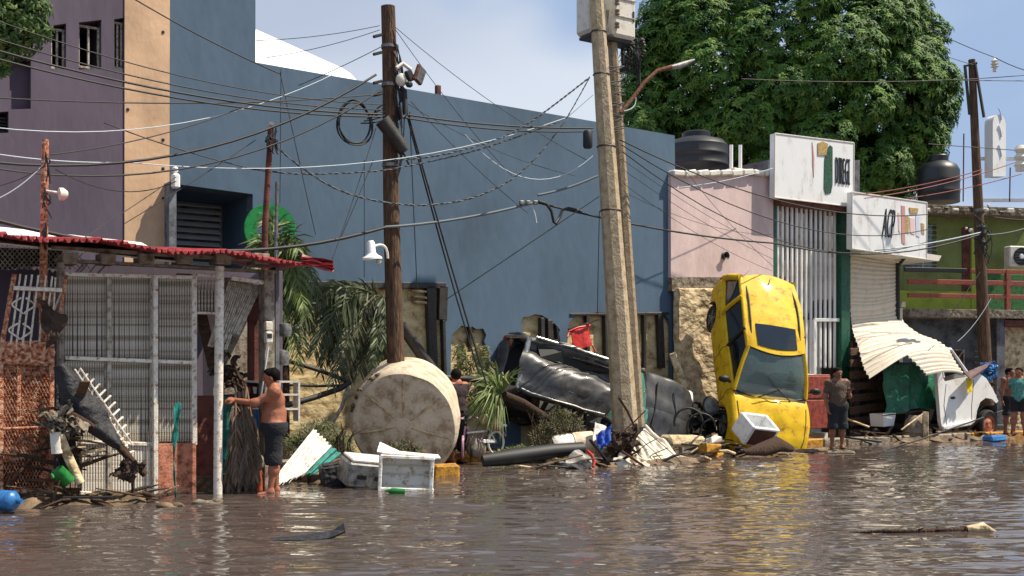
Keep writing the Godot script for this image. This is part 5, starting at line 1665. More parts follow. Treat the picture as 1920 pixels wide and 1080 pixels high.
	# right-hand fan from the concrete pole over the pink house and the signs
	var fans := [["uppermost black line from concrete pole over both sign boards", [1162, 262, cp], [1740, 402, -0.4], 0.5, 0.016], ["second black line from the concrete pole across the pink wall and sign bars", [1166, 272, cp], [1740, 430, -0.6], 0.75, 0.014], ["third black line from concrete pole dipping over the pink wall", [1168, 285, cp], [1740, 453, -0.6], 0.95, 0.013], ["thin fourth line falling over the pink wall's middle", [1168, 300, cp], [1450, 470, -1.5], 0.1, 0.006], ["thin fifth line falling lower over the pink wall", [1168, 318, cp], [1450, 486, -1.5], 0.1, 0.006], ["thin sixth line crossing the others on the pink wall", [1270, 300, -1.2], [1450, 500, -1.6], 0.12, 0.006], ["thin seventh line low on the pink wall", [1170, 345, cp], [1448, 508, -1.6], 0.15, 0.006], ["thin eighth line on blue wall end and pink wall", [1170, 360, cp], [1446, 440, -1.6], 0.2, 0.006]]
	for f in fans: wire(f[0], f[1], f[2], f[3], f[4])
	for f in [["highest red wire running from the sign boards to the roadside pole", [1600, 366, -1.0], [1842, 318, 0.6], 0.08], ["middle red wire from the sign boards towards the far insulator", [1620, 372, -1.0], [1916, 300, 0.4], 0.12], ["lowest red wire, rising from the second sign board to the right", [1700, 372, -1.0], [1916, 326, 0.4], 0.06]]: wire(f[0], f[1], f[2], f[3], 0.014, "wire_red")
	wire("pale line from the wall's roof stub to the second sign board", [1270, 352, -1.2], [1450, 315, -1.4], 0.06, 0.009, "wire_white")
	# sky lines at the right
	wire("upper sky line slanting down from the tree to the line insulator", [1722, 44, 0.0], [1866, 108, 0.4], 0.04, 0.012)
	wire("sky line leaving the line insulator to the picture's right edge", [1866, 108, 0.4], [1930, 134, 0.4], 0.03, 0.014)
	wire("thin sky line from tree's shoulder to the roadside pole top", [1716, 82, 0.0], [1826, 122, 0.4], 0.03, 0.009)
	wire("level black line crossing the tree to the right edge, upper of two", [1390, 148, -0.5], [1935, 140, 0.4], 0.12, 0.012)
	wire("level black line crossing to the right edge, lower of two", [1740, 150, -0.3], [1935, 152, 0.4], 0.0, 0.012)
	wire("line sloping gently right of the tree past the oval sign", [1740, 270, -0.3], [1935, 284, 0.4], 0.0, 0.013)
	wire("pale service wire looping from roadside pole to the balcony slab", [1858, 560, 0.4], [1796, 640, 0.2], 0.1, 0.008, "wire_white")
	wire("black wire slanting across the red rails to the slab", [1838, 510, 0.3], [1776, 600, 0.2], 0.0, 0.014)
	wire("grey lead from roadside pole towards the air conditioner", [1850, 440, 0.4], [1930, 425, 0.4], 0.05, 0.016, "wire_grey")
	wire("black lead from roadside pole running out at the right", [1852, 405, 0.4], [1935, 412, 0.4], 0.03, 0.014)

# ---------- cars: X forward, Y up, Z to the right, origin under the middle
func lerp_table(tab: Array, x: float, c: int) -> float:
	for i in tab.size() - 1:
		if x <= tab[i + 1][0]:
			var t: float = clampf((x - tab[i][0]) / (tab[i + 1][0] - tab[i][0]), 0, 1)
			t = t * t * (3 - 2 * t) * 0.5 + t * 0.5
			return lerpf(tab[i][c], tab[i + 1][c], t)
	return tab[-1][c]

func car(o: Node3D, paint: Material, glass: Material, dent: Callable, opt := {}) -> void:
	var W := func() -> M:
		var m := M.new()
		m.warp = dent
		return m
	# x, half width, top (belt or bonnet), bottom
	var tab := [[-2.03, 0.60, 0.86, 0.52], [-1.99, 0.72, 0.94, 0.42], [-1.88, 0.80, 1.0, 0.36], [-1.5, 0.85, 1.02, 0.30], [-0.9, 0.865, 1.01, 0.27], [0.0, 0.87, 0.98, 0.26], [0.8, 0.865, 0.97, 0.26], [1.05, 0.86, 1.0, 0.26], [1.35, 0.85, 0.97, 0.27], [1.7, 0.82, 0.91, 0.30], [1.9, 0.76, 0.84, 0.36], [2.0, 0.68, 0.76, 0.42], [2.05, 0.55, 0.68, 0.5]]
	var rows := []
	var xs := []
	for i in 56: xs.append(lerpf(-2.03, 2.05, i / 55.0))
	var cab := func(x: float) -> bool: return x > -1.86 and x < 0.84
	for s in [-1.0, 1.0]:
		var side := []
		var top := []
		for x in xs:
			var hw := lerp_table(tab, x, 1); var yt := lerp_table(tab, x, 2); var yb := lerp_table(tab, x, 3)
			var arch := 0.0
			for c in [-1.28, 1.28]: arch = maxf(arch, sqrt(maxf(0.0, 0.36 * 0.36 - (x - c) * (x - c))))
			var row := []
			for p in [[0.80, 0.0], [0.96, 0.05], [1.0, 0.22], [1.005, 0.38], [0.985, 0.5], [0.995, 0.66], [0.985, 0.82], [0.955, 0.93], [0.90, 1.0]]:
				var y := lerpf(yb, yt, p[1])
				if arch > 0.0: y = lerpf(maxf(yb, 0.30 + arch), yt, p[1])
				row.append(Vector3(x, y, s * hw * p[0]))
			side.append(row)
			if not cab.call(x):
				var r2 := []
				for k in 7:
					var u := k / 6.0
					r2.append(Vector3(x, yt + 0.045 * sin(u * PI * 0.5) + (0.012 * sin(u * 10.0) if x > 1 else 0.0), s * hw * 0.90 * (1 - u)))
				top.append(r2)
			elif top.size() > 1:
				var m1: M = W.call()
				m1.sm(1).patch(top)
				part("rear_panel", m1, paint, o)
				top = []
		var m: M = W.call()
		m.sm(1).patch(side)
		part("body_side", m, paint, o)
		if top.size() > 1:
			m = W.call()
			m.sm(1).patch(top)
			part("bonnet", m, paint, o)
		m = W.call()
		for i in xs.size() - 1:
			var e0: Vector3 = side[i][0]; var e1: Vector3 = side[i + 1][0]
			m.q(e0, e1, Vector3(e1.x, e1.y, 0), Vector3(e0.x, e0.y, 0))
		part("underbody", m, K.trim, o)
	# nose and tail
	for e in [[2.05, 0.55, 0.68, 0.5], [-2.03, 0.60, 0.86, 0.52]]:
		var m: M = W.call()
		m.box(Vector3(e[0] * 0.995, (e[2] + e[3]) / 2, 0), Vector3(0.03, e[2] - e[3] + 0.04, e[1] * 1.7), 0.012)
		part("bumper", m, paint, o)
	for z in [-0.6, 0.6]:
		var m: M = W.call()
		m.ball(Vector3(1.93, 0.74, z), Vector3(0.10, 0.08, 0.17), 12)
		part("headlight", m, K.white_plastic, o)
		m = W.call()
		m.ball(Vector3(-1.93, 0.88, z * 1.12), Vector3(0.08, 0.15, 0.09), 12)
		part("tail_light", m, K.tail_lamp, o)
	# cabin frame
	var A0 := Vector3(0.82, 0.99, 0.77); var A1 := Vector3(0.06, 1.50, 0.60)
	var B0 := Vector3(-0.2, 0.99, 0.80); var B1 := Vector3(-0.33, 1.565, 0.63)
	var C0 := Vector3(-1.05, 1.0, 0.79); var C1 := Vector3(-1.10, 1.56, 0.62)
	var D0 := Vector3(-1.90, 1.01, 0.70); var D1 := Vector3(-1.62, 1.50, 0.57)
	var mir := func(v: Vector3, s: float) -> Vector3: return Vector3(v.x, v.y, v.z * s)
	var roofpt := func(u: float, v: float) -> Vector3:     # u along, v across -1..1
		var x := lerpf(A1.x, D1.x, u)
		var hw := 0.60 + 0.035 * sin(u * PI) - 0.03 * u
		x += (1 - v * v) * (0.16 * maxf(0.0, 1 - u * 3) - 0.10 * maxf(0.0, u * 3 - 2))
		return Vector3(x, 1.50 + 0.065 * sin(clampf(u, 0, 1) * PI) + 0.055 * (1 - v * v), v * hw)
	var rr := []
	for i in 21:
		var row := []
		for j in 15: row.append(roofpt.call(i / 20.0, lerpf(-1, 1, j / 14.0)))
		rr.append(row)
	var m: M = W.call()
	m.sm(1).patch(rr, 0.03)
	part("roof", m, paint, o)
	for s in [-1.0, 1.0]:
		m = W.call()
		var rl := []
		for i in 13: rl.append(roofpt.call(i / 12.0, s) + Vector3(0, -0.015, 0))
		m.sm(1).tube(rl, 0.05, 8)
		part("roof_edge", m, paint, o)
		for pr in [[A0, A1, 0.045, paint], [B0, B1, 0.04, K.trim], [C0, C1, 0.05, paint], [D0, D1, 0.075, paint]]:
			m = W.call()
			var a: Vector3 = mir.call(pr[0], s); var b: Vector3 = mir.call(pr[1], s)
			m.sm(1).tube([a, a.lerp(b, 0.33) + Vector3(0, 0.02, s * 0.02), a.lerp(b, 0.66) + Vector3(0, 0.02, s * 0.02), b], pr[2], 8)
			part("pillar", m, pr[3], o)
		m = W.call()
		m.sm(1).tube([mir.call(A0, s), mir.call(B0, s), mir.call(C0, s), mir.call(D0, s)], 0.035, 8)
		part("belt_line", m, paint, o)
		if not opt.get("no_side_glass", false):
			for g in [[A0, A1, B1, B0], [B0, B1, C1, C0], [C0, C1, D1, D0]]:
				m = W.call()
				var rws := []
				for i in 5:
					var row := []
					for j in 5:
						var u := i / 4.0; var v := j / 4.0
						row.append(mir.call((g[0] as Vector3).lerp(g[1], v).lerp((g[3] as Vector3).lerp(g[2], v), u) + Vector3(0, 0, 0.012 * sin(v * PI)), s))
					rws.append(row)
				m.sm(1).patch(rws)
				part("side_window", m, K.dark_glass, o)
		# door gaps and handles
		for x in [0.80, -0.2, -1.08]:
			m = W.call()
			var ln := []
			for k in 7:
				var y := lerpf(0.34, 0.98, k / 6.0)
				ln.append(Vector3(x + 0.03 * sin(k), y, s * (lerp_table(tab, x, 1) * [0.985, 1.0, 1.004, 0.992, 0.996, 0.985, 0.93][k] - 0.002)))
			m.sm(1).tube(ln, 0.007, 4)
			part("door_gap", m, K.trim, o)
		for x in [0.02, -0.95]:
			m = W.call()
			m.sm(1).tube([Vector3(x, 0.86, s * 0.855), Vector3(x - 0.06, 0.865, s * 0.885), Vector3(x - 0.14, 0.865, s * 0.885), Vector3(x - 0.2, 0.86, s * 0.855)], 0.017, 7)
			part("door_handle", m, paint, o)
		# mirror
		if not opt.get("no_mirror", false):
			m = W.call()
			m.ball(Vector3(0.64, 1.05, s * 0.99), Vector3(0.07, 0.085, 0.12), 12)
			m.tube([Vector3(0.66, 1.0, s * 0.84), Vector3(0.65, 1.03, s * 0.93)], 0.03, 6)
			part("mirror", m, K.trim, o)
		# wheels
		for x in [-1.28, 1.28]:
			var cx := Transform3D(Basis(Vector3.RIGHT, PI / 2 * s), Vector3(x, 0.31, s * 0.70))
			m = M.new()
			m.sm(1).lathe([Vector2(0.19, -0.08), Vector2(0.28, -0.09), Vector2(0.31, -0.06), Vector2(0.315, 0.06), Vector2(0.28, 0.1), Vector2(0.2, 0.09)], 28, cx)
			var ty := part("wheel", m, K.rubber, o)
			m = M.new()
			m.lathe([Vector2(0.2, 0.085), Vector2(0.19, 0.05), Vector2(0.06, 0.06), Vector2(0.05, 0.09), Vector2(0, 0.09)], 20, cx)
			for k in 5:
				var a := TAU * k / 5
				m.bar(cx * Vector3(0.05 * cos(a), 0.075, 0.05 * sin(a)), cx * Vector3(0.19 * cos(a), 0.075, 0.19 * sin(a)), 0.045, 0.03, 0.006)
			part("rim", m, K.steel, ty)
			m = M.new()
			m.lathe([Vector2(0.36, -0.32), Vector2(0.36, 0.12)], 20, cx, PI * (1.0 if s > 0 else 0.0), PI * (2.0 if s > 0 else 1.0))
			part("wheel_well", m, K.trim, o)
	# glass
	for e in [[A0, A1, 0.16, "windscreen", glass], [D0, D1, -0.10, "rear_window", K.dark_glass]]:
		if e[3] == "rear_window" and opt.get("no_rear_glass", false): continue
		var gr := []
		for i in 9:
			var row := []
			for j in 13:
				var v := lerpf(-1, 1, j / 12.0)
				var tp: Vector3 = roofpt.call(0.0 if e[3] == "windscreen" else 1.0, v * 0.97)
				var bs := Vector3(e[0].x + e[2] * (1 - v * v), e[0].y + 0.012, e[0].z * v * 0.97)
				row.append(bs.lerp(tp + Vector3(0, 0.004, 0), i / 8.0) + Vector3(0.02, 0.03, 0) * sin(PI * i / 8.0))
			gr.append(row)
		m = W.call()
		if not opt.get("no_windscreen", false) or e[3] != "windscreen":
			m.sm(1).patch(gr)
			part(e[3], m, e[4], o)
		m = W.call()
		m.sm(1).tube(gr[0], 0.02, 6)
		part("glass_seal", m, K.trim, o)
		m = W.call()
		m.sm(1).tube(gr[8], 0.022, 6)
		part("glass_seal", m, K.trim, o)
		if e[3] == "windscreen":
			m = W.call()
			var cw := []
			for i in 2:
				var row := []
				for j in 13:
					var v := lerpf(-1, 1, j / 12.0)
					row.append(Vector3(A0.x + 0.16 * (1 - v * v) + 0.03 + i * 0.09, 1.0 + 0.005 - i * 0.02, 0.76 * v))
				cw.append(row)
			m.sm(1).patch(cw, 0.01)
			part("cowl", m, K.trim, o)
			for w in [[0.28, -0.40], [-0.42, 0.18]]:
				m = W.call()
				m.sm(1).tube([Vector3(A0.x + 0.12, 1.02, w[0]), gr[2][6] + Vector3(0.03, 0.03, (w[0] + w[1]) / 2 - gr[2][6].z), gr[4][6] + Vector3(0.02, 0.05, w[1] - gr[4][6].z)], [0.012, 0.012, 0.008], 5)
				part("wiper", m, K.trim, o)
	# inside
	m = W.call()
	m.box(Vector3(-0.45, 0.55, 0), Vector3(2.7, 0.08, 1.5))
	part("cabin_floor", m, K.trim, o)
	m = W.call()
	m.sm(1).tube([Vector3(0.72, 0.94, -0.72), Vector3(0.76, 0.98, 0), Vector3(0.72, 0.94, 0.72)], 0.12, 8)
	part("dashboard", m, K.seat, o)
	for s in [-0.38, 0.38]:
		for x in [-0.05, -0.9]:
			m = W.call()
			m.box(Vector3(x, 0.68, s), Vector3(0.5, 0.18, 0.5), 0.05).box(Vector3(x - 0.28, 1.0, s), Vector3(0.16, 0.62, 0.48), 0.05, Basis(Vector3.BACK, 0.2)).box(Vector3(x - 0.36, 1.38, s), Vector3(0.1, 0.18, 0.26), 0.04)
			part("car_seat", m, K.seat, o)
	m = W.call()
	var sw := []
	for i in 17: sw.append(Vector3(0.52 + 0.08 * sin(TAU * i / 16), 1.0 + 0.16 * sin(TAU * i / 16), -0.38 + 0.18 * cos(TAU * i / 16)))
	m.sm(1).tube(sw, 0.016, 6, false)
	part("steering_wheel", m, K.trim, o)
	m = W.call()
	m.box(Vector3(0.2, 1.43, 0), Vector3(0.04, 0.07, 0.24), 0.015)
	part("rear_view_mirror", m, K.trim, o)
	if opt.get("plain_rails", false):
		for s in [-1.0, 1.0]:
			m = W.call()
			var rl2 := []
			for i in 9: rl2.append(roofpt.call(lerpf(0.02, 0.98, i / 8.0), s * 0.98) + Vector3(0, 0.03, 0))
			m.sm(1).tube(rl2, 0.032, 8)
			part("roof_rail", m, K.steel, o)
		m = W.call()
		m.sm(1).tube([Vector3(1.5, 0.985, -0.5), Vector3(1.62, 0.98, 0), Vector3(1.5, 0.985, 0.5)], 0.012, 5)
		m.tube([Vector3(1.12, 1.045, -0.62), Vector3(1.15, 1.05, 0), Vector3(1.12, 1.045, 0.62)], 0.014, 5)
		part("bonnet_gap", m, K.trim, o)
	if opt.get("rails", false):
		for s in [-1.0, 1.0]:
			m = W.call()
			var bg := []
			for i in 8:
				var x := lerpf(1.08, 1.98, i / 7.0)
				bg.append(Vector3(x, lerp_table(tab, x, 2) + 0.012, s * lerp_table(tab, x, 1) * lerpf(0.86, 0.80, i / 7.0)))
			m.sm(1).tube(bg, 0.009, 5)
			part("bonnet_gap", m, K.trim, o)
		for s in [-1.0, 1.0]:
			m = W.call()
			var rl := []
			for i in 9: rl.append(roofpt.call(lerpf(0.12, 0.9, i / 8.0), s * 0.86) + Vector3(0, 0.05 * minf(1.0, 4.0 * minf(i, 8 - i) / 8.0), 0))
			m.sm(1).tube(rl, 0.02, 7)
			part("roof_rail", m, K.trim, o)
		rr = []
		for i in 7:
			var row := []
			for j in 9: row.append(roofpt.call(lerpf(0.05, 0.30, i / 6.0), lerpf(-0.70, 0.70, j / 8.0)) + Vector3(0, 0.026, 0))
			rr.append(row)
		m = W.call()
		m.sm(1).patch(rr, 0.02)
		part("sunroof", m, K.dark_glass, o)
		m = W.call()
		m.sm(1).tube([roofpt.call(0.86, 0.05), roofpt.call(0.86, 0.05) + Vector3(-0.1, 0.12, 0)], [0.016, 0.006], 6)
		m.ball(roofpt.call(0.86, 0.05), Vector3(0.05, 0.03, 0.04), 8)
		part("aerial", m, K.trim, o)
		for v in [-0.42, -0.14, 0.14, 0.42]:
			m = W.call()
			var cr := []
			for i in 8: cr.append(roofpt.call(lerpf(0.46, 0.94, i / 7.0), v) + Vector3(0, 0.0, 0))
			m.sm(1).tube(cr, 0.008, 5)
			part("roof_groove", m, paint, o)

func yellow_car() -> void:
	var f := Vector3(0.0, -0.86, 0.51)
	var r := Vector3(0.965, -0.22, -0.16)        # towards the picture's right
	f = f.normalized()
	var up := f.cross(r).normalized()
	var b := axes(f, up)
	var mid := P(1432, 678, 25.7)
	var o := thing("yellow_car", "muddy yellow hatchback standing on its nose against the wall, roof towards the street", "car", Transform3D(Basis(b.x * 1.07, b.y, b.z * 1.08), mid - b * Vector3(0, 0.9, 0)))
	var nn := nz(61, 0.9, 3)
	car(o, K.yellow_car, K.glass, func(v: Vector3) -> Vector3: return v + Vector3(1, 1, 1) * nn.get_noise_3d(v.x, v.y, v.z) * 0.035 + Vector3(0, -0.10 * smoothstep(1.2, 2.0, v.x) * (0.6 + nn.get_noise_2d(v.z * 2, 3.0)), 0), {"rails": true})

func grey_car() -> void:
	var f := Vector3(0.94, -0.27, -0.21).normalized()
	var b := axes(f, Vector3(0.30, 0.30, 0.90))
	var mid := P(1118, 742, 24.6)
	var o := thing("grey_car", "crushed dark grey hatchback lying on its side behind the concrete pole", "car", Transform3D(Basis(b.x * 1.1, b.y, b.z), mid - b * Vector3(0, 0.85, 0)))
	var nn := nz(71, 1.6, 4)
	var n2 := nz(72, 4.0, 3)
	var crush := func(v: Vector3) -> Vector3:
		var k := smoothstep(1.05, 1.5, v.y)
		var d := Vector3(nn.get_noise_3d(v.x, v.y + 9, v.z), nn.get_noise_3d(v.x + 5, v.y, v.z), nn.get_noise_3d(v.x, v.y, v.z + 7))
		var e := v + d * (0.03 + 0.03 * k)
		# the roof is folded in along one long crease
		var fold := exp(-pow((v.z + 0.22 - 0.12 * v.x) / 0.16, 2.0))
		e.y -= k * (0.08 + 0.20 * fold + 0.05 * n2.get_noise_2d(v.x * 0.3, v.z * 0.45) + 0.05 * absf(n2.get_noise_2d(v.x * 0.55 + 3.0, v.z * 0.6)))
		return e
	car(o, K.grey_car, K.green_glass, crush, {"no_side_glass": true, "no_rear_glass": true, "no_mirror": true, "plain_rails": true, "crumpled": true})
	var dk := M.new()
	dk.warp = crush
	dk.prism(PackedVector2Array([Vector2(-1.45, -0.50), Vector2(-0.9, -0.54), Vector2(-0.2, -0.50), Vector2(0.12, -0.36), Vector2(-0.15, -0.26), Vector2(-0.7, -0.20), Vector2(-1.35, -0.24)]), -1.60, -1.57, Transform3D(Basis(Vector3.RIGHT, PI / 2), Vector3()))
	part("torn_opening", dk, K.trim, o)
	for vz in [0.12, 0.36]:
		var gm := M.new()
		gm.warp = crush
		var gl := []
		for i in 10: gl.append(Vector3(lerpf(-1.5, 0.15, i / 9.0), 1.50 + 0.065 * sin((0.22 - lerpf(-1.5, 0.15, i / 9.0)) / 1.84 * PI) + 0.055 * (1 - vz * vz * 2.6) + 0.004, vz))
		gm.sm(1).tube(gl, 0.011, 5)
		part("roof_groove", gm, K.trim, o)
	for e2 in [[-1.4, -0.30, -0.5, -0.22], [-0.9, -0.44, 0.0, -0.40], [-1.2, -0.38, -0.5, -0.33]]:
		var mm := M.new()
		mm.warp = crush
		mm.sm(1).tube([Vector3(e2[0], 1.60, e2[1]), Vector3((e2[0] + e2[2]) / 2, 1.63, (e2[1] + e2[3]) / 2), Vector3(e2[2], 1.60, e2[3])], [0.012, 0.035, 0.012], 6)
		part("torn_lip", mm, K.grey_car, o)
	# torn open tail: bare frame and lamp
	for s in [[Vector3(-1.62, 1.36, -0.6), Vector3(-1.66, 1.40, 0.55), 0.06], [Vector3(-1.95, 1.0, -0.66), Vector3(-1.64, 1.38, -0.6), 0.05], [Vector3(-1.95, 1.0, 0.66), Vector3(-1.64, 1.38, 0.56), 0.05], [Vector3(-1.5, 1.44, -0.62), Vector3(0.2, 1.40, -0.62), 0.045]]:
		var m := M.new()
		m.sm(1).tube([s[0], (s[0] + s[1]) / 2 + Vector3(0, 0.03, 0), s[1]], s[2], 8)
		part("bare_frame", m, K.chrome, o)
	var m := M.new()
	m.ball(Vector3(-1.88, 1.04, -0.55), Vector3(0.05, 0.08, 0.13), 12)
	part("orange_lamp", m, K.amber, o)
	for k in 2:
		m = M.new()
		var rows := []
		for i in 7:
			var row := []
			for j in 5: row.append(Vector3(1.0 - 0.35 * i / 6.0 - k * 0.3, 1.1 + 0.28 * i / 6.0 + R(-0.03, 0.03), 0.1 + k * 0.25 + 0.32 * j / 4.0 + R(-0.03, 0.03)))
			rows.append(row)
		m.patch(rows)
		part("shattered_glass", m, K.green_glass, o)
	m = M.new()
	m.sm(1).tube([Vector3(1.2, 1.06, 0.62), Vector3(1.3, 1.07, 0.70), Vector3(1.62, 1.02, 0.66), Vector3(1.7, 0.98, 0.4)], 0.016, 6)
	part("trim_strip", m, K.orange, o)

func pickup() -> void:
	var n := -0.2
	var o := thing("white_pickup", "white pickup truck under the torn shutter, bonnet stripped and cab crushed", "truck", fat(1770, n, 0.1))
	var side := func(nn: float, th: float, mat: Material, nm: String) -> void:
		var m := M.new()
		var p := fpoly([[1757, 655], [1768, 706], [1772, 716], [1812, 707], [1836, 700], [1849, 709], [1862, 730], [1872, 752], [1868, 756], [1860, 748], [1848, 746], [1838, 754], [1832, 770], [1829, 790], [1826, 793], [1768, 806], [1764, 790], [1760, 740], [1756, 690]], nn)
		m.prism(p, fz(nn) - th, fz(nn))
		part(nm, m, mat, o)
	side.call(n, 0.10, K.white_car, "door_side")
	side.call(n - 1.45, 0.10, K.white_car, "far_side")
	var m := M.new()
	m.bar(fl(1767, 803, n + 0.03), fl(1828, 791, n + 0.03), 0.08, 0.12, 0.02)
	part("sill", m, K.white_car, o)
	# bonnet and cowl between the sides
	m = M.new()
	var rows := []
	for i in 7:
		var row := []
		for j in 7:
			var v := fl(lerpf(1808, 1868, i / 6.0), lerpf(704, 742, pow(i / 6.0, 1.5)), n - 0.05)
			v.z -= 1.4 * j / 6.0
			v.y += 0.07 * sin(PI * j / 6.0) + R(-0.012, 0.012)
			row.append(v)
		rows.append(row)
	m.sm(1).patch(rows, 0.02)
	part("bonnet", m, K.white_car, o)
	m = M.new()
	m.prism(fpoly([[1766, 664], [1778, 657], [1800, 672], [1810, 694], [1774, 706]], n - 0.04), fz(n - 0.06), fz(n - 0.04))
	part("side_window", m, K.dark_glass, o)
	for s in [[1757, 655, 1768, 708, 0.06], [1757, 656, 1782, 655, 0.06], [1782, 655, 1812, 697, 0.05]]:
		m = M.new()
		m.sm(1).tube([fl(s[0], s[1], n - 0.03), fl(s[2], s[3], n - 0.03)], s[4] * 0.8, 8)
		part("pillar", m, K.white_car, o)
	m = M.new()
	rows = []
	for i in 5:
		var row := []
		for j in 5:
			var v := fl(lerpf(1757, 1784, i / 4.0), 653 - 3 * sin(i), n - 0.03)
			v.z -= 1.35 * j / 4.0; v.y += R(-0.05, 0.03)
			row.append(v)
		rows.append(row)
	m.sm(1).patch(rows, 0.02)
	part("cab_roof", m, K.white_car, o)
	part("door_handle", M.new().sm(1).ball(fl(1787, 746, n + 0.01), Vector3(0.11, 0.035, 0.02), 10), K.trim, o)
	m = M.new()
	m.sm(1).tube([fl(1774, 720, n + 0.002), fl(1770, 760, n + 0.003), fl(1776, 800, n + 0.002)], 0.008, 5)
	m.tube([fl(1826, 712, n + 0.002), fl(1822, 760, n + 0.003), fl(1822, 790, n + 0.002)], 0.008, 5)
	part("door_gap", m, K.trim, o)
	# front wheel and its bare well
	var c := fl(1850, 795, n - 0.05)
	var xf := Transform3D(Basis(Vector3.RIGHT, PI / 2), c)
	m = M.new()
	m.sm(1).lathe([Vector2(0.2, -0.1), Vector2(0.33, -0.12), Vector2(0.38, -0.06), Vector2(0.38, 0.06), Vector2(0.33, 0.1), Vector2(0.24, 0.08)], 26, xf)
	var ty := part("wheel", m, K.rubber, o)
	part("rim", M.new().sm(1).lathe([Vector2(0.25, 0.08), Vector2(0.22, 0.03), Vector2(0.1, 0.06), Vector2(0.08, 0.1), Vector2(0, 0.1)], 20, xf), K.salmon, ty)
	part("wheel_well", M.new().lathe([Vector2(0.46, -0.5), Vector2(0.46, -0.02)], 20, xf, PI, TAU), K.trim, o)
	part("far_wheel", M.new().sm(1).lathe([Vector2(0.0, -0.1), Vector2(0.38, -0.1), Vector2(0.38, 0.1), Vector2(0, 0.1)], 20, Transform3D(Basis(Vector3.RIGHT, PI / 2), c + Vector3(0, 0, -1.35))), K.rubber, o)
	# load bed under a tarpaulin
	m = M.new()
	m.box((fl(1660, 720, n - 1.2) + fl(1757, 800, n - 1.2)) / 2, Vector3(absf(fl(1757, 715, n - 0.75).x - fl(1664, 715, n - 0.75).x), 0.8, 1.2), 0.03)
	part("load_bed", m, K.trim, o)
	m = M.new()
	m.prism(fpoly([[1655, 776], [1680, 774], [1676, 798], [1657, 800]], n - 0.3), fz(n - 0.7), fz(n - 0.3))
	part("tail_corner", m, K.white_car, o)
	part("chassis", M.new().bar(fl(1670, 800, n - 0.7), fl(1860, 800, n - 0.7), 0.8, 0.14, 0.02), K.black_steel, o)
	var t := thing("green_tarpaulin", "green tarpaulin draped over the pickup's load under the shutter", "tarpaulin", fat(1705, n - 0.55, 0.0))
	rows = []
	var nn := nz(15, 1.8, 3)
	for j in 14:
		var row := []
		for i in 18:
			var u := i / 17.0
			var v := j / 13.0
			var px := lerpf(1650, 1757, u) + 6 * v
			var py := lerpf(684, lerpf(776, 762, u) + 3 * sin(u * 9), v)
			var w := fl(px, py, n - 0.5)
			w.z += 0.10 * v + 0.10 * nn.get_noise_2d(w.x * 1.6, w.y * 0.6) + 0.03 * sin(u * 30 + v * 4)
			row.append(w)
		rows.append(row)
	part("front_drape", M.new().sm(1).patch(rows, 0.008), K.tarp_green, t)
	rows = []
	for j in 6:
		var row := []
		for i in 12:
			var w := fl(lerpf(1650, 1757, i / 11.0), 684, n - 0.5)
			w.z -= j * 0.25; w.y += 0.05 * sin(j) + 0.04 * R(-1, 1)
			row.append(w)
		rows.append(row)
	part("top_drape", M.new().sm(1).patch(rows, 0.008), K.tarp_green, t)
	part("hem_rope", M.new().sm(1).tube([fl(1655, 779, n - 0.3), fl(1700, 774, n - 0.3), fl(1765, 764, n - 0.25), fl(1790, 728, n - 0.1)], 0.014, 5), K.plank, t)

# ---------- the fallen cistern
func tank() -> void:
	var c := P(757, 798, 20.0)
	var y := Vector3(0.02, -0.22, 0.96).normalized()    # its base faces the street
	var b := axes(Vector3(1, 0, 0.2), y)
	var xf := Transform3D(Basis(b.x, y, b.z), c)
	var o := thing("fallen_cistern", "big muddy cream water cistern lying on its side, ribbed base towards the water", "water tank", xf)
	var r := 0.94
	var nn := nz(3, 1.2, 3)
	var wob := func(v: Vector3) -> Vector3: return v + Vector3(v.x, 0, v.z).normalized() * nn.get_noise_3d(v.x, v.y, v.z) * 0.03
	var m := M.new()
	m.warp = wob
	m.lathe([Vector2(0, -1.75), Vector2(0.3, -1.75), Vector2(0.32, -1.62), Vector2(0.7, -1.42), Vector2(r * 0.97, -1.25), Vector2(r * 1.02, -1.18), Vector2(r * 1.0, -1.1), Vector2(r * 1.0, -0.8), Vector2(r * 1.03, -0.74), Vector2(r * 1.03, -0.66), Vector2(r * 1.0, -0.6), Vector2(r * 1.0, -0.34), Vector2(r * 1.03, -0.3), Vector2(r * 1.03, -0.16), Vector2(r * 1.0, -0.05), Vector2(r * 0.96, 0.0), Vector2(0.86 * r, 0.0), Vector2(0.5, 0.02), Vector2(0.16, 0.035), Vector2(0.0, 0.035)], 56)
	part("shell", m, K.tank, o)
	for k in 7:
		var a := TAU * (k + 0.3) / 7
		m = M.new()
		m.warp = wob
		var p := func(q: float) -> Vector3: return Vector3(cos(a) * q, 0.03 - q * 0.02, sin(a) * q)
		m.sm(1).tube([p.call(0.14), p.call(0.3), p.call(0.55), p.call(0.82)], [0.010, 0.022, 0.022, 0.010], 7)
		part("rib", m, K.ruin, o)
	part("hub", M.new().sm(1).lathe([Vector2(0.15, 0.02), Vector2(0.13, 0.045), Vector2(0.0, 0.05)], 18), K.tank, o)
	# mud caught on its upper edge
	m = M.new()
	for k in 26:
		var a := R(3.3, 4.3)
		var v := Vector3(cos(a) * r, -R(0.02, 0.4), sin(a) * r)
		m.ball(v, Vector3(R(0.03, 0.08), R(0.02, 0.06), R(0.03, 0.06)), 6)
	part("mud_clods", m, K.mud, o, Transform3D(), "stuff")

func ring(c: Vector3, r: float, t: float, axis: Vector3, mat: Material, o: Node3D, nm: String) -> Node3D:
	var b := axes(axis, Vector3.UP)
	var pts := []
	for i in 25: pts.append(c + (b.y * cos(TAU * i / 24) + b.z * sin(TAU * i / 24)) * r)
	return part(nm, M.new().sm(1).tube(pts, t, 7, false), mat, o)

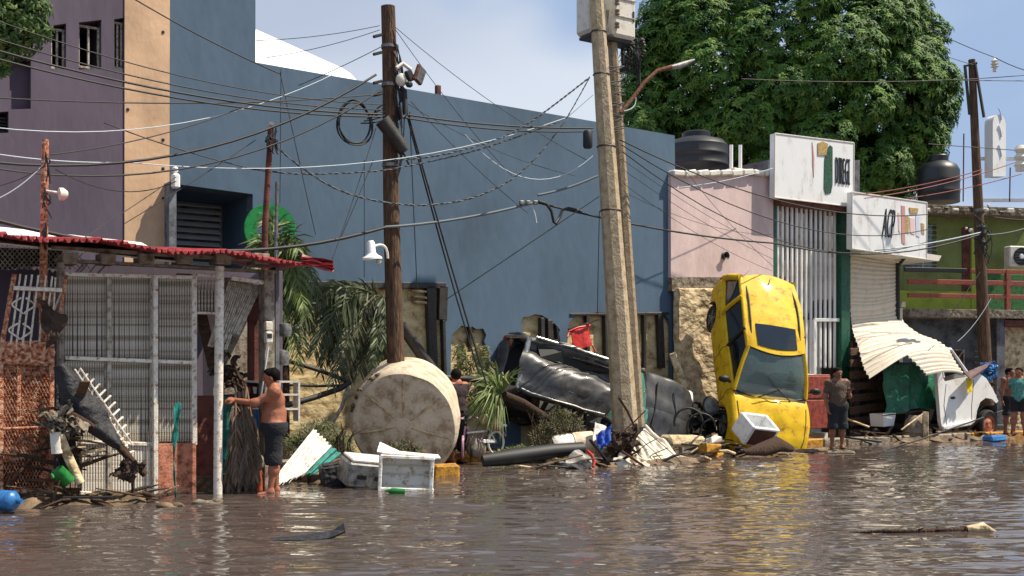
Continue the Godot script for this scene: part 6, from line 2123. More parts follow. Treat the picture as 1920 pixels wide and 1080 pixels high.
func bicycle() -> void:
	var n := 0.1
	var o := thing("child_bicycle", "small pink and white child's bicycle standing on the bank beside the man", "bicycle", fat(905, n, 0.0))
	var ax := Vector3(0.25, 0, 1)
	var rc := fl(930, 830, n)
	var fc := fl(868, 838, n + 0.25)
	var w := ring(rc, 0.21, 0.022, ax, K.white_plastic, o, "wheel")
	part("spokes", _spokes(rc, 0.2, ax), K.steel, w, Transform3D(), "stuff")
	w = ring(fc, 0.19, 0.024, Vector3(0.9, 0, 0.6), K.pinkish, o, "wheel")
	part("spokes", _spokes(fc, 0.18, Vector3(0.9, 0, 0.6)), K.steel, w, Transform3D(), "stuff")
	ring(fl(885, 845, n + 0.3), 0.09, 0.025, Vector3(0.8, 0, 0.6), K.trim, o, "stabiliser_wheel")
	var head := fl(872, 800, n + 0.2)
	var seat := fl(915, 800, n)
	var bb := fl(900, 828, n + 0.08)
	for s in [[head, fc, "pinkish"], [head, bb, "pinkish"], [fl(876, 812, n + 0.2), fl(912, 808, n + 0.02), "white_plastic"], [seat, bb, "pinkish"], [seat, rc, "white_plastic"], [bb, rc, "pinkish"]]:
		part("frame_tube", M.new().sm(1).tube([s[0], s[1]], 0.018, 7), K[s[2]], o)
	part("handlebar", M.new().sm(1).tube([fl(866, 785, n + 0.45), fl(870, 782, n + 0.3), head + Vector3(0, 0.06, 0), fl(884, 780, n + 0.1), fl(893, 784, n - 0.1)], 0.014, 6), K.steel, o)
	for v in [fl(866, 785, n + 0.45), fl(893, 784, n - 0.1)]: part("grip", M.new().ball(v, Vector3(0.05, 0.022, 0.03), 8), K.pinkish, o)
	part("saddle", M.new().ball(seat + Vector3(0, 0.05, 0), Vector3(0.13, 0.045, 0.07), 10), K.pinkish, o)
	part("mudguard", M.new().sm(1).tube([rc + Vector3(-0.2, 0.12, 0.02), rc + Vector3(-0.08, 0.24, 0.02), rc + Vector3(0.1, 0.24, 0), rc + Vector3(0.22, 0.12, 0)], 0.022, 6), K.pinkish, o)
	part("rack", M.new().box(fl(942, 798, n), Vector3(0.16, 0.04, 0.1), 0.01), K.white_plastic, o)
	part("chain_guard", M.new().box((bb + rc) / 2 + Vector3(0, 0.02, 0.03), Vector3(0.26, 0.07, 0.02), 0.01), K.white_plastic, o)
	single("muddy_bundle", "muddy cloth bundle lying on the child's bicycle behind its saddle", "bundle", M.new().ball(Vector3(), Vector3(0.24, 0.12, 0.13), 10, Basis(Vector3.BACK, -0.3)).ball(Vector3(0.14, -0.08, 0.05), Vector3(0.14, 0.1, 0.1), 8), K.ruin, Transform3D(FB, FP(918, 790, n + 0.02)))
	single("muddy_sack", "slumped muddy sack at the foot of the child's bicycle", "sack", M.new().ball(Vector3(0, 0.13, 0), Vector3(0.2, 0.17, 0.16), 10).ball(Vector3(-0.08, 0.24, 0), Vector3(0.1, 0.14, 0.1), 8), K.slab, Transform3D(FB, FP(893, 856, 0.35)))

func _spokes(c: Vector3, r: float, axis: Vector3) -> M:
	var b := axes(axis, Vector3.UP)
	var m := M.new()
	for i in 14:
		var a := TAU * i / 14
		m.tube([c, c + (b.y * cos(a) + b.z * sin(a)) * r], 0.004, 4)
	m.ball(c, Vector3.ONE * 0.03, 8)
	return m

# ---------- what the flood left
func sheet(c00: Vector3, c10: Vector3, c11: Vector3, c01: Vector3, waves: float, amp: float, crumple: float, sd: int, th := 0.008, nx := 64, ny := 12, nick := 0.0) -> M:
	# corners: c00 -> c10 across the corrugation, c00 -> c01 along it
	var nn := nz(sd, 1.4, 3)
	var nv := (c10 - c00).cross(c01 - c00).normalized()
	var rows := []
	for j in ny + 1:
		var row := []
		for i in nx + 1:
			var u := float(i) / nx
			var v := float(j) / ny
			var vv := v
			if nick > 0.0 and j == ny: vv = 1.0 - nick * absf(nn.get_noise_2d(u * 9.0, 2.0)) * 2.0 + 0.03 * sin(u * waves * TAU)
			var p := c00.lerp(c10, u).lerp(c01.lerp(c11, u), vv)
			row.append(p + nv * (amp * sin(u * waves * TAU) + crumple * nn.get_noise_3d(p.x * 1.2, p.y * 1.2, p.z * 1.2)))
		rows.append(row)
	var m := M.new()
	m.sm(1).patch(rows, th)
	return m

func crumple(m: M, sd: int, amp: float, freq := 1.6) -> M:
	var nn := nz(sd, freq, 3)
	m.warp = func(v: Vector3) -> Vector3: return v + Vector3(nn.get_noise_3d(v.x, v.y, v.z), nn.get_noise_3d(v.x + 9, v.y, v.z), nn.get_noise_3d(v.x, v.y + 7, v.z)) * amp
	return m

func rags(m: M, spots: Array, sd: int) -> M:
	# crumpled strips of cloth heaped on one another: [centre, size]
	var nn := nz(sd, 2.6, 3)
	m.sm(1)
	for k in spots.size():
		var c: Vector3 = spots[k][0]
		var z: float = spots[k][1]
		var b := Basis(Vector3(R(-1, 1), R(-1, 1), R(-1, 1)).normalized(), R(0, TAU))
		if k % 3 == 0: b = Basis(Vector3.UP, R(0, TAU))
		var rows := []
		for j in 9:
			var row := []
			for i in 9:
				var u := (i / 8.0 - 0.5) * 2; var v := (j / 8.0 - 0.5) * 2
				var e := 1.0 + 0.35 * nn.get_noise_2d(u * 1.3 + k * 5, v * 1.3)
				var p := b * Vector3(u * z * e, z * 0.5 * nn.get_noise_3d(u + k * 3.1, v, 1.0) + z * 0.35 * nn.get_noise_3d(u * 2.5, v * 2.5, k * 2.0) - 0.3 * z * (u * u + v * v) * 0.5, v * z * e * 0.6)
				row.append(c + p)
			rows.append(row)
		m.patch(rows, 0.008)
	return m

func plank_pile(label: String, px0: float, px1: float, py0: float, py1: float, n0: float, n1: float, cnt: int, nm := "driftwood") -> void:
	# scattered sticks and boards: each one a part
	var o := thing(nm, label, "debris", fat((px0 + px1) / 2, (n0 + n1) / 2))
	for k in cnt:
		var a := fl(R(px0, px1), R(py0, py1), R(n0, n1))
		a.y = maxf(a.y, 0.02)
		var d := Vector3(R(-1, 1), R(-0.12, 0.2), R(-0.5, 0.5)).normalized() * R(0.25, 0.8)
		var m := M.new()
		if rng.randf() < 0.5: m.bar(a, a + d, R(0.04, 0.12), R(0.02, 0.04), 0.005)
		else: m.sm(1).tube([a, a + d * 0.5 + Vector3(0, R(0, 0.05), 0), a + d], [R(0.015, 0.04), R(0.012, 0.03), 0.008], 6)
		part("stick", m, [K.plank, K.bark, K.mud, K.trim, K.ruin][rng.randi() % 5], o)

func mud_bank(label: String, px0: float, px1: float, py: float, n0: float, n1: float, h: float, sd: int) -> void:
	var o := fat((px0 + px1) / 2, (n0 + n1) / 2)
	inv = o.affine_inverse()
	var x0 := fl(px0, py, (n0 + n1) / 2).x
	var x1 := fl(px1, py, (n0 + n1) / 2).x
	var nn := nz(sd, 1.1, 4)
	var rows := []
	for j in 13:
		var row := []
		for i in 41:
			var u := i / 40.0; var v := j / 12.0
			var e := minf(1.0, 5 * minf(u, 1 - u)) * minf(1.0, 4 * minf(v, 1 - v))
			var x := lerpf(x0, x1, u)
			var z := lerpf((n0 - n1) / 2, (n1 - n0) / 2, v)
			row.append(Vector3(x, -0.12 + e * (0.12 + h * (0.55 + 0.8 * nn.get_noise_2d(x * 1.4, z * 1.8) + 0.3 * nn.get_noise_2d(x * 6, z * 6))), z))
		rows.append(row)
	var mi := single("mud_bank", label, "mud bank", M.new().sm(1).patch(rows), K.mud, o)
	mi.set_meta("kind", "stuff")

func debris_left() -> void:
	var n := 3.3
	mud_bank("low bank of mud and litter along the rusty gate and the shack", -30, 300, 930, 2.6, 4.1, 0.12, 3)
	mud_bank("low muddy bank between the shack and the fallen cistern", 500, 850, 900, 1.0, 2.6, 0.12, 5)
	plank_pile("scattered sticks and bark along the foot of the barred gate", 90, 300, 925, 945, 3.3, 3.9, 26)
	plank_pile("tangle of boards and branches lodged between rusty and pale gates", 100, 160, 760, 915, 3.3, 3.5, 22)
	# fallen tarp with lattice
	var o := thing("black_tarpaulin", "black tarpaulin slumped from the rusty gate's corner with slatted frame", "tarpaulin", fat(165, n + 0.15))
	var nn := nz(9, 1.6, 3)
	var rows := []
	for j in 16:
		var row := []
		for i in 10:
			var v := j / 15.0
			var u := i / 9.0
			var a := Vector2(103, 688).lerp(Vector2(118, 780), v / 0.5) if v < 0.5 else Vector2(118, 780).lerp(Vector2(214, 840), (v - 0.5) / 0.5)
			var b := Vector2(120, 680).lerp(Vector2(196, 762), v / 0.55) if v < 0.55 else Vector2(196, 762).lerp(Vector2(226, 834), (v - 0.55) / 0.45)
			var p := a.lerp(b, u)
			var w := fl(p.x, p.y, n + 0.24 + v * 0.2)
			w.z += 0.12 * sin(u * PI) + 0.09 * nn.get_noise_2d(w.x * 2, w.y * 2)
			row.append(w)
		rows.append(row)
	part("sheet", M.new().sm(1).patch(rows, 0.01), K.tarp_black, o)
	rows = []
	for j in 8:
		var row := []
		for i in 6:
			var p := Vector2(105, 700).lerp(Vector2(108, 900), j / 7.0).lerp(Vector2(112, 690).lerp(Vector2(150, 870), j / 7.0), i / 5.0)
			var w := fl(p.x, p.y, n + 0.0)
			w.z += 0.08 * nn.get_noise_2d(w.x * 3, w.y * 2)
			row.append(w)
		rows.append(row)
	part("hanging_fold", M.new().sm(1).patch(rows, 0.01), K.tarp_black, o)
	var fr := thing("slatted_grid", "pale rusty slatted frame fallen slantwise across the barred gate", "frame", fat(200, n + 0.3))
	var A := fl(118, 682, n + 0.2); var B := fl(245, 852, n + 0.4); var C := fl(160, 720, n + 0.15); var D := fl(218, 745, n + 0.2)
	part("rail", M.new().bar(A, fl(262, 880, n + 0.45), 0.05, 0.05, 0.006), K.plank, fr)
	for i in 13:
		var t := i / 12.0
		var p0 := A.lerp(B, lerpf(0.15, 0.98, t))
		var p1 := fl(lerpf(152, 250, t), lerpf(692, 846, t), n + 0.22) + Vector3(0.1 * sin(t * PI), 0.10 * sin(t * PI), 0)
		part("slat", M.new().bar(p0, p1, 0.028, 0.02, 0.004), K.old_white, fr)
	for s in [[140, 692, 240, 840], [150, 690, 250, 836]]:
		part("lath", M.new().bar(fl(s[0], s[1], n + 0.24), fl(s[2], s[3], n + 0.34), 0.03, 0.02, 0.004), K.old_white, fr)
	for s in [["long_branch", "long broken branch leaning from the mud bank over the fallen frame", [[120, 770], [165, 795], [215, 830], [272, 890]], 0.045, "bark"], ["pale_timber", "short pale round timber propped beside the black tarpaulin", [[112, 815], [125, 850], [150, 905]], 0.06, "ruin"], ["pale_log", "stubby whitish log end behind the pale timber", [[104, 810], [107, 850]], 0.07, "dust_white"], ["dark_stake", "thin dark stake standing in the water before the barred gate", [[248, 860], [250, 935]], 0.022, "bark"]]:
		var pts := []
		for p in s[2]: pts.append(FP(p[0], p[1], n + 0.45) - FP(s[2][0][0], s[2][0][1], n + 0.45))
		single(s[0], s[1], "branch", M.new().sm(1).tube(pts, s[3], 8), K[s[4]], at(FP(s[2][0][0], s[2][0][1], n + 0.45)))
	# wad of rags and roots
	inv = fat(125, n + 0.5).affine_inverse()
	var m := crumple(M.new(), 4, 0.10, 3.0)
	var sp := []
	for k in 12: sp.append([fl(R(98, 142), R(768, 802), n + 0.45), R(0.07, 0.17)])
	rags(m, sp, 4)
	single("rag_wad", "muddy wad of rags and roots heaped on the branch end", "rags", m, K.slab, fat(125, n + 0.5))
	m = crumple(M.new(), 6, 0.07, 4.0)
	inv = fat(238, n + 0.5).affine_inverse()
	sp = []
	for k in 8: sp.append([fl(R(222, 262), R(866, 888), n + 0.5), R(0.07, 0.14)])
	rags(m, sp, 6)
	single("brown_rag", "dark soaked rag hanging on the frame's lower end", "rag", m, K.brown_cloth, fat(238, n + 0.5))
	m = crumple(M.new(), 8, 0.05, 5.0)
	m.sm(1).lathe([Vector2(0.05, -0.10), Vector2(0.075, -0.1), Vector2(0.09, 0.08), Vector2(0.095, 0.1), Vector2(0.085, 0.09), Vector2(0.07, -0.07), Vector2(0, -0.08)], 14, Transform3D(Basis(Vector3.BACK, 0.9), Vector3()))
	single("green_bucket", "crumpled bright green plastic bucket in the litter by the rusty gate", "bucket", m, K.green_plastic, Transform3D(FB, FP(119, 892, n + 0.5)))
	# blue barrel
	o = thing("blue_water_jug", "blue plastic water jug lying in the water at the picture's edge", "jug", Transform3D(axes(Vector3(0.94, -0.02, 0.3), Vector3.UP), FP(4, 938, 4.0)).scaled_local(Vector3.ONE * 0.85))
	m = M.new()
	m.sm(1).lathe([Vector2(0, -0.3), Vector2(0.12, -0.3), Vector2(0.14, -0.27), Vector2(0.14, -0.17), Vector2(0.132, -0.155), Vector2(0.14, -0.14), Vector2(0.14, -0.03), Vector2(0.132, -0.015), Vector2(0.14, 0.0), Vector2(0.14, 0.1), Vector2(0.132, 0.115), Vector2(0.14, 0.13), Vector2(0.14, 0.17), Vector2(0.1, 0.22), Vector2(0.03, 0.25), Vector2(0.03, 0.3), Vector2(0, 0.3)], 24, Transform3D(Basis(Vector3.BACK, -PI / 2), Vector3()))
	part("body", m, K.blue_plastic, o)
	part("cap", M.new().sm(1).lathe([Vector2(0.036, 0.28), Vector2(0.036, 0.32), Vector2(0, 0.32)], 12, Transform3D(Basis(Vector3.BACK, -PI / 2), Vector3())), K.blue_plastic, o)
	# teal strip of cloth on the pink wall
	inv = fat(334, n + 0.15).affine_inverse()
	rows = []
	for j in 12:
		var row := []
		for i in 4:
			var y := lerpf(750, 935, j / 11.0)
			var wd := (14.0 if y < 830 else 4.0) * (0.8 + 0.3 * sin(j * 1.7))
			row.append(fl(334 + 5 * sin(y * 0.02) - 3 + wd * (i / 3.0 - 0.5), y + 6.0 * absf(i - 1.5) * (1 if j == 0 else 0), n + 0.16 + 0.03 * sin(i * 2.0 + j)))
		rows.append(row)
	single("teal_rag", "torn teal rag hanging down the pink base wall", "rag", M.new().sm(1).patch(rows, 0.006), K.teal, fat(334, n + 0.15))
	# things on the water near the shack
	for s in [["floating_debris", "small dark clod drifting before the pink base wall", 318, 952, 0.16], ["floating_debris", "small pale branch piece drifting by the white pole", 388, 946, 0.2]]:
		var g := G(s[2], s[3])
		m = crumple(M.new(), s[2], 0.06, 5.0)
		m.ball(Vector3(0, 0.02, 0), Vector3(s[4], 0.045, 0.08), 10).ball(Vector3(0.1, 0.05, 0), Vector3(0.06, 0.04, 0.05), 8)
		single(s[0], s[1], "debris", m, K.mud if s[2] < 350 else K.slab, at(g))
	m = M.new()
	m.patch([[Vector3(-0.42, -0.02, 0), Vector3(-0.2, 0.0, 0.02), Vector3(0, 0.02, 0.02), Vector3(0.2, 0.06, 0), Vector3(0.30, 0.13, 0)], [Vector3(-0.4, -0.03, 0.15), Vector3(-0.2, -0.02, 0.16), Vector3(0, -0.02, 0.17), Vector3(0.18, 0.0, 0.15), Vector3(0.32, 0.06, 0.1)]], 0.02)
	single("black_scrap", "black plastic scrap sticking out of the open water", "scrap", m, K.tarp_black, at(G(588, 1008)))
	# palm fronds and barrels by the shirtless man
	o = thing("dead_fronds", "bundle of dry brown palm fronds hanging in front of the teal barrel", "palm fronds", fat(450, 2.9))
	for k in 16:
		var top := fl(R(438, 462), R(715, 745), 3.0 + R(-0.1, 0.15))
		var tip := fl(R(420, 490), R(890, 922), 3.0 + R(-0.1, 0.25))
		part("frond", frond(top, top.lerp(tip, 0.5) + Vector3(R(-0.1, 0.1), 0.0, 0.1), tip, R(0.16, 0.28), 30, [Color(0.16, 0.11, 0.075), Color(0.22, 0.16, 0.11), Color(0.10, 0.07, 0.05)][k % 3], 1.6), K.frond, o)
	for k in 7:
		var a := fl(R(440, 460), R(720, 740), 3.0)
		part("stalk", M.new().sm(1).tube(bez(a, fl(R(430, 470), R(690, 720), 3.05), fl(R(410, 480), R(670, 735), 3.1), 6), [0.03, 0.028, 0.025, 0.022, 0.02, 0.015, 0.012], 6), K.bark, o)
	for b in [["teal_barrel", "teal plastic drum standing beside the white pole", 428, 745, 2.6, 0.18, "teal"], ["blue_barrel", "bright blue plastic drum half hidden behind the dry fronds", 478, 768, 2.5, 0.16, "blue_plastic"]]:
		o = thing(b[0], b[1], "drum", at(FP(b[2], HY, b[4]) * Vector3(1, 0, 1)))
		var h := FP(b[2], b[3], b[4]).y
		var r: float = b[5]
		m = M.new()
		m.sm(1).lathe([Vector2(0, -0.1), Vector2(r, -0.1), Vector2(r, h * 0.3), Vector2(r * 1.04, h * 0.32), Vector2(r, h * 0.34), Vector2(r, h * 0.63), Vector2(r * 1.04, h * 0.65), Vector2(r, h * 0.67), Vector2(r, h * 0.97), Vector2(r * 0.95, h), Vector2(r * 0.93, h * 0.98), Vector2(0, h * 0.97)], 26)
		part("drum_shell", m, K[b[6]], o)
	o = thing("orange_stake", "short orange painted stake with a ragged knot beside the dry fronds", "stake", at(FP(485, 935, 3.1)))
	inv = o.transform.affine_inverse()
	part("stick", M.new().sm(1).tube([Vector3(0, -0.1, 0), Vector3(0.01, 0.2, 0), Vector3(0, 0.45, 0)], [0.05, 0.045, 0.04], 8), K.orange, o)
	part("knot", crumple(M.new(), 3, 0.06, 6.0).ball(Vector3(-0.02, 0.5, 0), Vector3(0.09, 0.12, 0.08), 10), K.slab, o)
	single("white_bucket", "dirty white bucket standing in the water by the man's legs", "bucket", M.new().sm(1).lathe([Vector2(0, -0.1), Vector2(0.13, -0.1), Vector2(0.165, 0.36), Vector2(0.175, 0.37), Vector2(0.16, 0.37), Vector2(0.13, 0.0), Vector2(0, 0.0)], 20), K.muddy_white, at(FP(499, 905, 2.4) * Vector3(1, 0, 1)))
	single("dark_net", "dark clump of netting and leaves on the post behind the fronds", "netting", rags(M.new(), [[Vector3(0, 0, 0), 0.2], [Vector3(0.05, -0.1, 0.05), 0.2], [Vector3(0.14, -0.15, 0.02), 0.18], [Vector3(-0.04, 0.2, 0), 0.15], [Vector3(-0.03, 0.32, 0), 0.12], [Vector3(0.1, 0.05, 0.05), 0.15], [Vector3(-0.1, -0.05, 0.05), 0.15]], 12), K.brown_cloth, Transform3D(FB, FP(420, 690, 2.9)))

func debris_middle() -> void:
	# white corrugated sheet with a teal edge
	var o := thing("corrugated_sheet", "white corrugated sheet with a teal edge propped up out of the water", "sheet", fat(560, 2.6))
	var c0 := fl(588, 804, 1.9); var c1 := fl(494, 922, 3.0); var d0 := fl(640, 852, 2.0); var d1 := fl(585, 892, 2.5)
	part("white_sheet", sheet(c0, fl(622, 836, 2.0), fl(566, 893, 2.6), c1, 6.0, 0.018, 0.05, 2, 0.006, 60, 10, 0.06), K.muddy_white, o)
	part("teal_strip", sheet(fl(622, 836, 2.01), d0, d1, fl(572, 890, 2.55), 2.0, 0.016, 0.03, 3, 0.006, 20, 8, 0.05), K.teal, o)
	for k in 3: part("prop", M.new().bar(fl(560 + k * 20, 900, 2.2), fl(565 + k * 22, 870 - k * 6, 2.1), 0.06, 0.05, 0.006), K.plank, o)
	# boxes by the cistern
	o = thing("grey_appliance", "grey plastic appliance casing on its side in front of the cistern", "appliance", Transform3D(Basis(Vector3.UP, 0.45) * Basis(Vector3.BACK, -0.12) * Basis(Vector3.RIGHT, 0.18), G(684, 912) + Vector3(0, 0.2, 0)))
	part("casing", M.new().box(Vector3(0, 0, 0), Vector3(0.66, 0.36, 0.5), 0.03), K.grey_plastic, o)
	part("lid", M.new().box(Vector3(0.01, 0.2, 0), Vector3(0.6, 0.05, 0.46), 0.015), K.dust_white, o)
	part("side_rim", M.new().box(Vector3(0.36, 0.01, 0), Vector3(0.06, 0.42, 0.54), 0.015), K.grey_plastic, o)
	for z in [-0.12, 0.14]: part("vent_slot", M.new().box(Vector3(z, -0.02, 0.252), Vector3(0.14, 0.06, 0.008)), K.trim, o)
	o = thing("open_fridge", "open white fridge cabinet lying in the water beside the grey appliance", "fridge", Transform3D(Basis(Vector3.UP, 0.12) * Basis(Vector3.BACK, -0.04), G(762, 918) + Vector3(0, 0.22, 0)))
	for s in [[0, 0, -0.2, 0.72, 0.48, 0.05], [0, 0.24, 0, 0.74, 0.05, 0.44], [-0.36, 0, 0, 0.05, 0.5, 0.44], [0.34, -0.1, 0, 0.05, 0.7, 0.44], [0, -0.2, 0.0, 0.74, 0.05, 0.44]]:
		part("side_panel", crumple(M.new(), 5, 0.02, 3.0).box(Vector3(s[0], s[1], s[2]), Vector3(s[3], s[4], s[5]), 0.01), K.muddy_white, o)
	part("bent_flap", M.new().sm(1).patch([[Vector3(-0.42, 0.30, 0.1), Vector3(-0.1, 0.28, 0.2), Vector3(0.2, 0.27, 0.2), Vector3(0.46, 0.24, 0.1)], [Vector3(-0.38, 0.42, -0.2), Vector3(-0.1, 0.30, -0.2), Vector3(0.2, 0.28, -0.2), Vector3(0.44, 0.27, -0.2)]], 0.02), K.muddy_white, o)
	for k in 2: part("shelf_rail", M.new().bar(Vector3(-0.33, -0.02 + k * 0.12, -0.16), Vector3(0.32, -0.02 + k * 0.12, -0.16), 0.03, 0.015), K.dust_white, o)
	single("black_case", "black crate half sunk between white sheet and grey appliance", "crate", M.new().box(Vector3(0, 0.12, 0), Vector3(0.55, 0.36, 0.4), 0.02, Basis(Vector3.BACK, 0.15)).box(Vector3(0, 0.31, 0), Vector3(0.5, 0.05, 0.36), 0.01, Basis(Vector3.BACK, 0.15)), K.tarp_black, Transform3D(Basis(Vector3.UP, 0.3), G(638, 908)))
	single("red_packet", "small faded red packet on the black crate", "packet", M.new().box(Vector3(), Vector3(0.22, 0.12, 0.1), 0.02, Basis(Vector3.BACK, 0.4)), K.salmon, at(P(632, 868, 18.2)))
	single("yellow_kerb_block", "broken yellow kerb block in the water beside the cistern", "kerb block", crumple(M.new(), 9, 0.04, 4.0).box(Vector3(0, 0.05, 0), Vector3(0.42, 0.28, 0.3), 0.03), K.kerb_yellow, Transform3D(Basis(Vector3.UP, 0.2), G(836, 893)))
	single("green_bottle", "green plastic bottle floating below the open fridge", "bottle", M.new().sm(1).lathe([Vector2(0, -0.14), Vector2(0.045, -0.14), Vector2(0.045, 0.04), Vector2(0.015, 0.1), Vector2(0.015, 0.13), Vector2(0, 0.13)], 12, Transform3D(Basis(Vector3.BACK, 1.5), Vector3(0, 0.02, 0))), K.green_plastic, at(G(740, 924)))
	# bent pipes and a leaning board in front of the cream wall
	for s in [["dark_rail", "upper dark iron rail hanging slantwise across the cream wall", [[538, 676], [600, 695], [655, 716]], 0.035], ["level_rail", "level thin dark rail before the cream wall", [[540, 722], [600, 724], [655, 722]], 0.022], ["leaning_stick", "grey stick leaning beside the cistern's edge", [[655, 722], [640, 765], [618, 800]], 0.035], ["thick_trunk", "thick dark trunk limb curving under the palm to the wall", [[520, 765], [590, 745], [640, 728], [656, 715]], 0.05], ["charred_beam", "charred black beam slanting from the wooden pole down to the right", [[752, 610], [790, 665], [820, 705]], 0.11], ["low_beam", "dark level beam above the cistern beside the man", [[820, 708], [880, 710], [930, 716]], 0.06]]:
		var pts := []
		var nn := -0.4
		for p in s[2]: pts.append(FP(p[0], p[1], nn) - FP(s[2][0][0], s[2][0][1], nn))
		single(s[0], s[1], "beam", M.new().sm(1).tube(pts, s[3], 8), K.black_steel if not "stick" in s[0] else K.grey_bar, at(FP(s[2][0][0], s[2][0][1], nn)))
	single("hanging_bulb", "pale hanging lamp cone on a cord under the dark beam", "lamp", M.new().sm(1).tube([Vector3(0, 0.35, 0), Vector3(0, 0.1, 0)], 0.008, 5).lathe([Vector2(0.02, 0.12), Vector2(0.04, 0.05), Vector2(0.1, -0.02), Vector2(0.09, -0.03), Vector2(0.03, 0.03)], 14), K.dust_white, at(FP(583, 567, -0.6)))
	single("white_shelf_unit", "small white shelf unit behind the shirtless man", "shelf", M.new().box(Vector3(0.16, 0, 0), Vector3(0.03, 0.62, 0.2)).box(Vector3(-0.16, 0, 0), Vector3(0.03, 0.62, 0.2)).box(Vector3(0, 0.1, 0), Vector3(0.3, 0.03, 0.2)).box(Vector3(0, -0.12, 0), Vector3(0.3, 0.03, 0.2)).box(Vector3(0, 0.3, 0), Vector3(0.34, 0.03, 0.2)), K.dust_white, Transform3D(FB, FP(538, 752, 1.5)))
	# dark log
	var g := FP(905, 862, 1.6)
	var e := FP(1090, 842, 1.9)
	single("black_log", "thick black log floating at the kerb below the grass", "log", crumple(M.new(), 21, 0.05, 1.5).sm(1).tube([Vector3(), (e - g) * 0.3, (e - g) * 0.7 + Vector3(0, 0.03, 0), e - g], [0.10, 0.14, 0.13, 0.12], 12), K.trim, at(g))
	# barrel, cloth and metal at the pole foot
	o = thing("pale_drum", "pale blue and tan plastic drum lying behind the black log", "drum", Transform3D(axes(Vector3(0.9, 0.08, -0.3), Vector3.UP), FP(1074, 833, 1.0)))
	part("drum_shell", M.new().sm(1).lathe([Vector2(0, -0.42), Vector2(0.16, -0.42), Vector2(0.2, -0.36), Vector2(0.21, -0.1), Vector2(0.2, 0.0), Vector2(0.21, 0.1), Vector2(0.2, 0.38), Vector2(0, 0.4)], 20, Transform3D(Basis(Vector3.BACK, -PI / 2), Vector3())), K.muddy_white, o)
	part("tan_cover", M.new().sm(1).lathe([Vector2(0.215, -0.02), Vector2(0.22, 0.1), Vector2(0.21, 0.39), Vector2(0, 0.41)], 20, Transform3D(Basis(Vector3.BACK, -PI / 2), Vector3())), K.tank, o)
	inv = fat(1130, 1.6).affine_inverse()
	single("blue_cloth", "bright blue plastic cloth snagged at the concrete pole's foot", "cloth", sheet(fl(1118, 812, 1.5), fl(1148, 795, 1.5), fl(1146, 835, 1.7), fl(1126, 846, 1.7), 2.0, 0.05, 0.25, 7, 0.006, 16, 10, 0.2), K.blue_cloth, fat(1130, 1.6))
	inv = fat(1150, 1.8).affine_inverse()
	single("white_board", "white plastic board standing behind the blue cloth", "board", sheet(fl(1114, 792, 1.3), fl(1138, 800, 1.3), fl(1122, 822, 1.4), fl(1112, 830, 1.4), 1.0, 0.02, 0.05, 8, 0.01, 8, 6), K.muddy_white, fat(1150, 1.8))
	o = thing("wrecked_fender", "pale crumpled car fender in the water below the blue cloth", "fender", fat(1080, 2.2))
	part("shell", sheet(fl(1040, 868, 2.2), fl(1085, 845, 2.1), fl(1120, 858, 2.3), fl(1095, 880, 2.5), 1.0, 0.06, 0.12, 4, 0.012, 16, 10), K.grey_plastic, o)
	part("dark_insert", sheet(fl(1068, 872, 2.45), fl(1100, 862, 2.45), fl(1112, 874, 2.5), fl(1090, 884, 2.55), 1.0, 0.02, 0.05, 9, 0.012, 8, 6), K.tarp_black, o)
	part("red_strip", M.new().sm(1).tube(bez(fl(1100, 845, 2.4), fl(1118, 858, 2.45), fl(1112, 876, 2.5), 7), 0.03, 6), K.red_plastic, o)
	inv = fat(1260, 2.0).affine_inverse()
	o = thing("crumpled_roof_sheet", "crumpled pale sheet of ribbed metal roofing lying against the concrete pole", "sheet", fat(1260, 2.0))
	part("upper_sheet", sheet(fl(1180, 828, 1.5), fl(1212, 798, 1.3), fl(1290, 870, 2.2), fl(1190, 876, 2.4), 7.0, 0.016, 0.16, 5, 0.006, 70, 14, 0.08), K.shutter, o)
	part("lower_sheet", sheet(fl(1200, 872, 2.3), fl(1288, 862, 2.1), fl(1332, 876, 2.4), fl(1215, 886, 2.6), 6.0, 0.014, 0.12, 6, 0.006, 60, 8, 0.08), K.shutter, o)
	part("folded_sheet", sheet(fl(1140, 878, 2.4), fl(1162, 850, 2.0), fl(1180, 866, 2.2), fl(1190, 880, 2.6), 4.0, 0.014, 0.14, 7, 0.006, 30, 8, 0.1), K.shutter, o)
	for s in [[1182, 838, 1230, 886], [1196, 818, 1262, 884], [1208, 806, 1288, 876], [1184, 832, 1205, 806], [1192, 848, 1232, 822], [1204, 864, 1252, 840]]:
		part("tie_wire", M.new().sm(1).tube([fl(s[0], s[1], 1.95), fl((s[0] + s[2]) / 2.0, (s[1] + s[3]) / 2.0 - 2, 2.15), fl(s[2], s[3], 2.45)], 0.008, 4), K.wire, o)
	single("red_brown_plank", "red brown plank slanting from the concrete pole into the water", "plank", M.new().bar(Vector3(), FP(1222, 884, 2.7) - FP(1166, 846, 2.4), 0.14, 0.04, 0.008), K.brick_red, at(FP(1166, 846, 2.4)))
	inv = fat(1165, 1.5).affine_inverse()
	var m := crumple(M.new(), 14, 0.16, 2.4)
	var sp := []
	for k in 26: sp.append([fl(R(1145, 1188), R(812, 872), R(1.1, 2.1)), R(0.1, 0.24)])
	rags(m, sp, 14)
	single("root_heap", "heap of brown rags and roots wrapped round the concrete pole's foot", "debris heap", m, K.brown_cloth, fat(1165, 1.5))
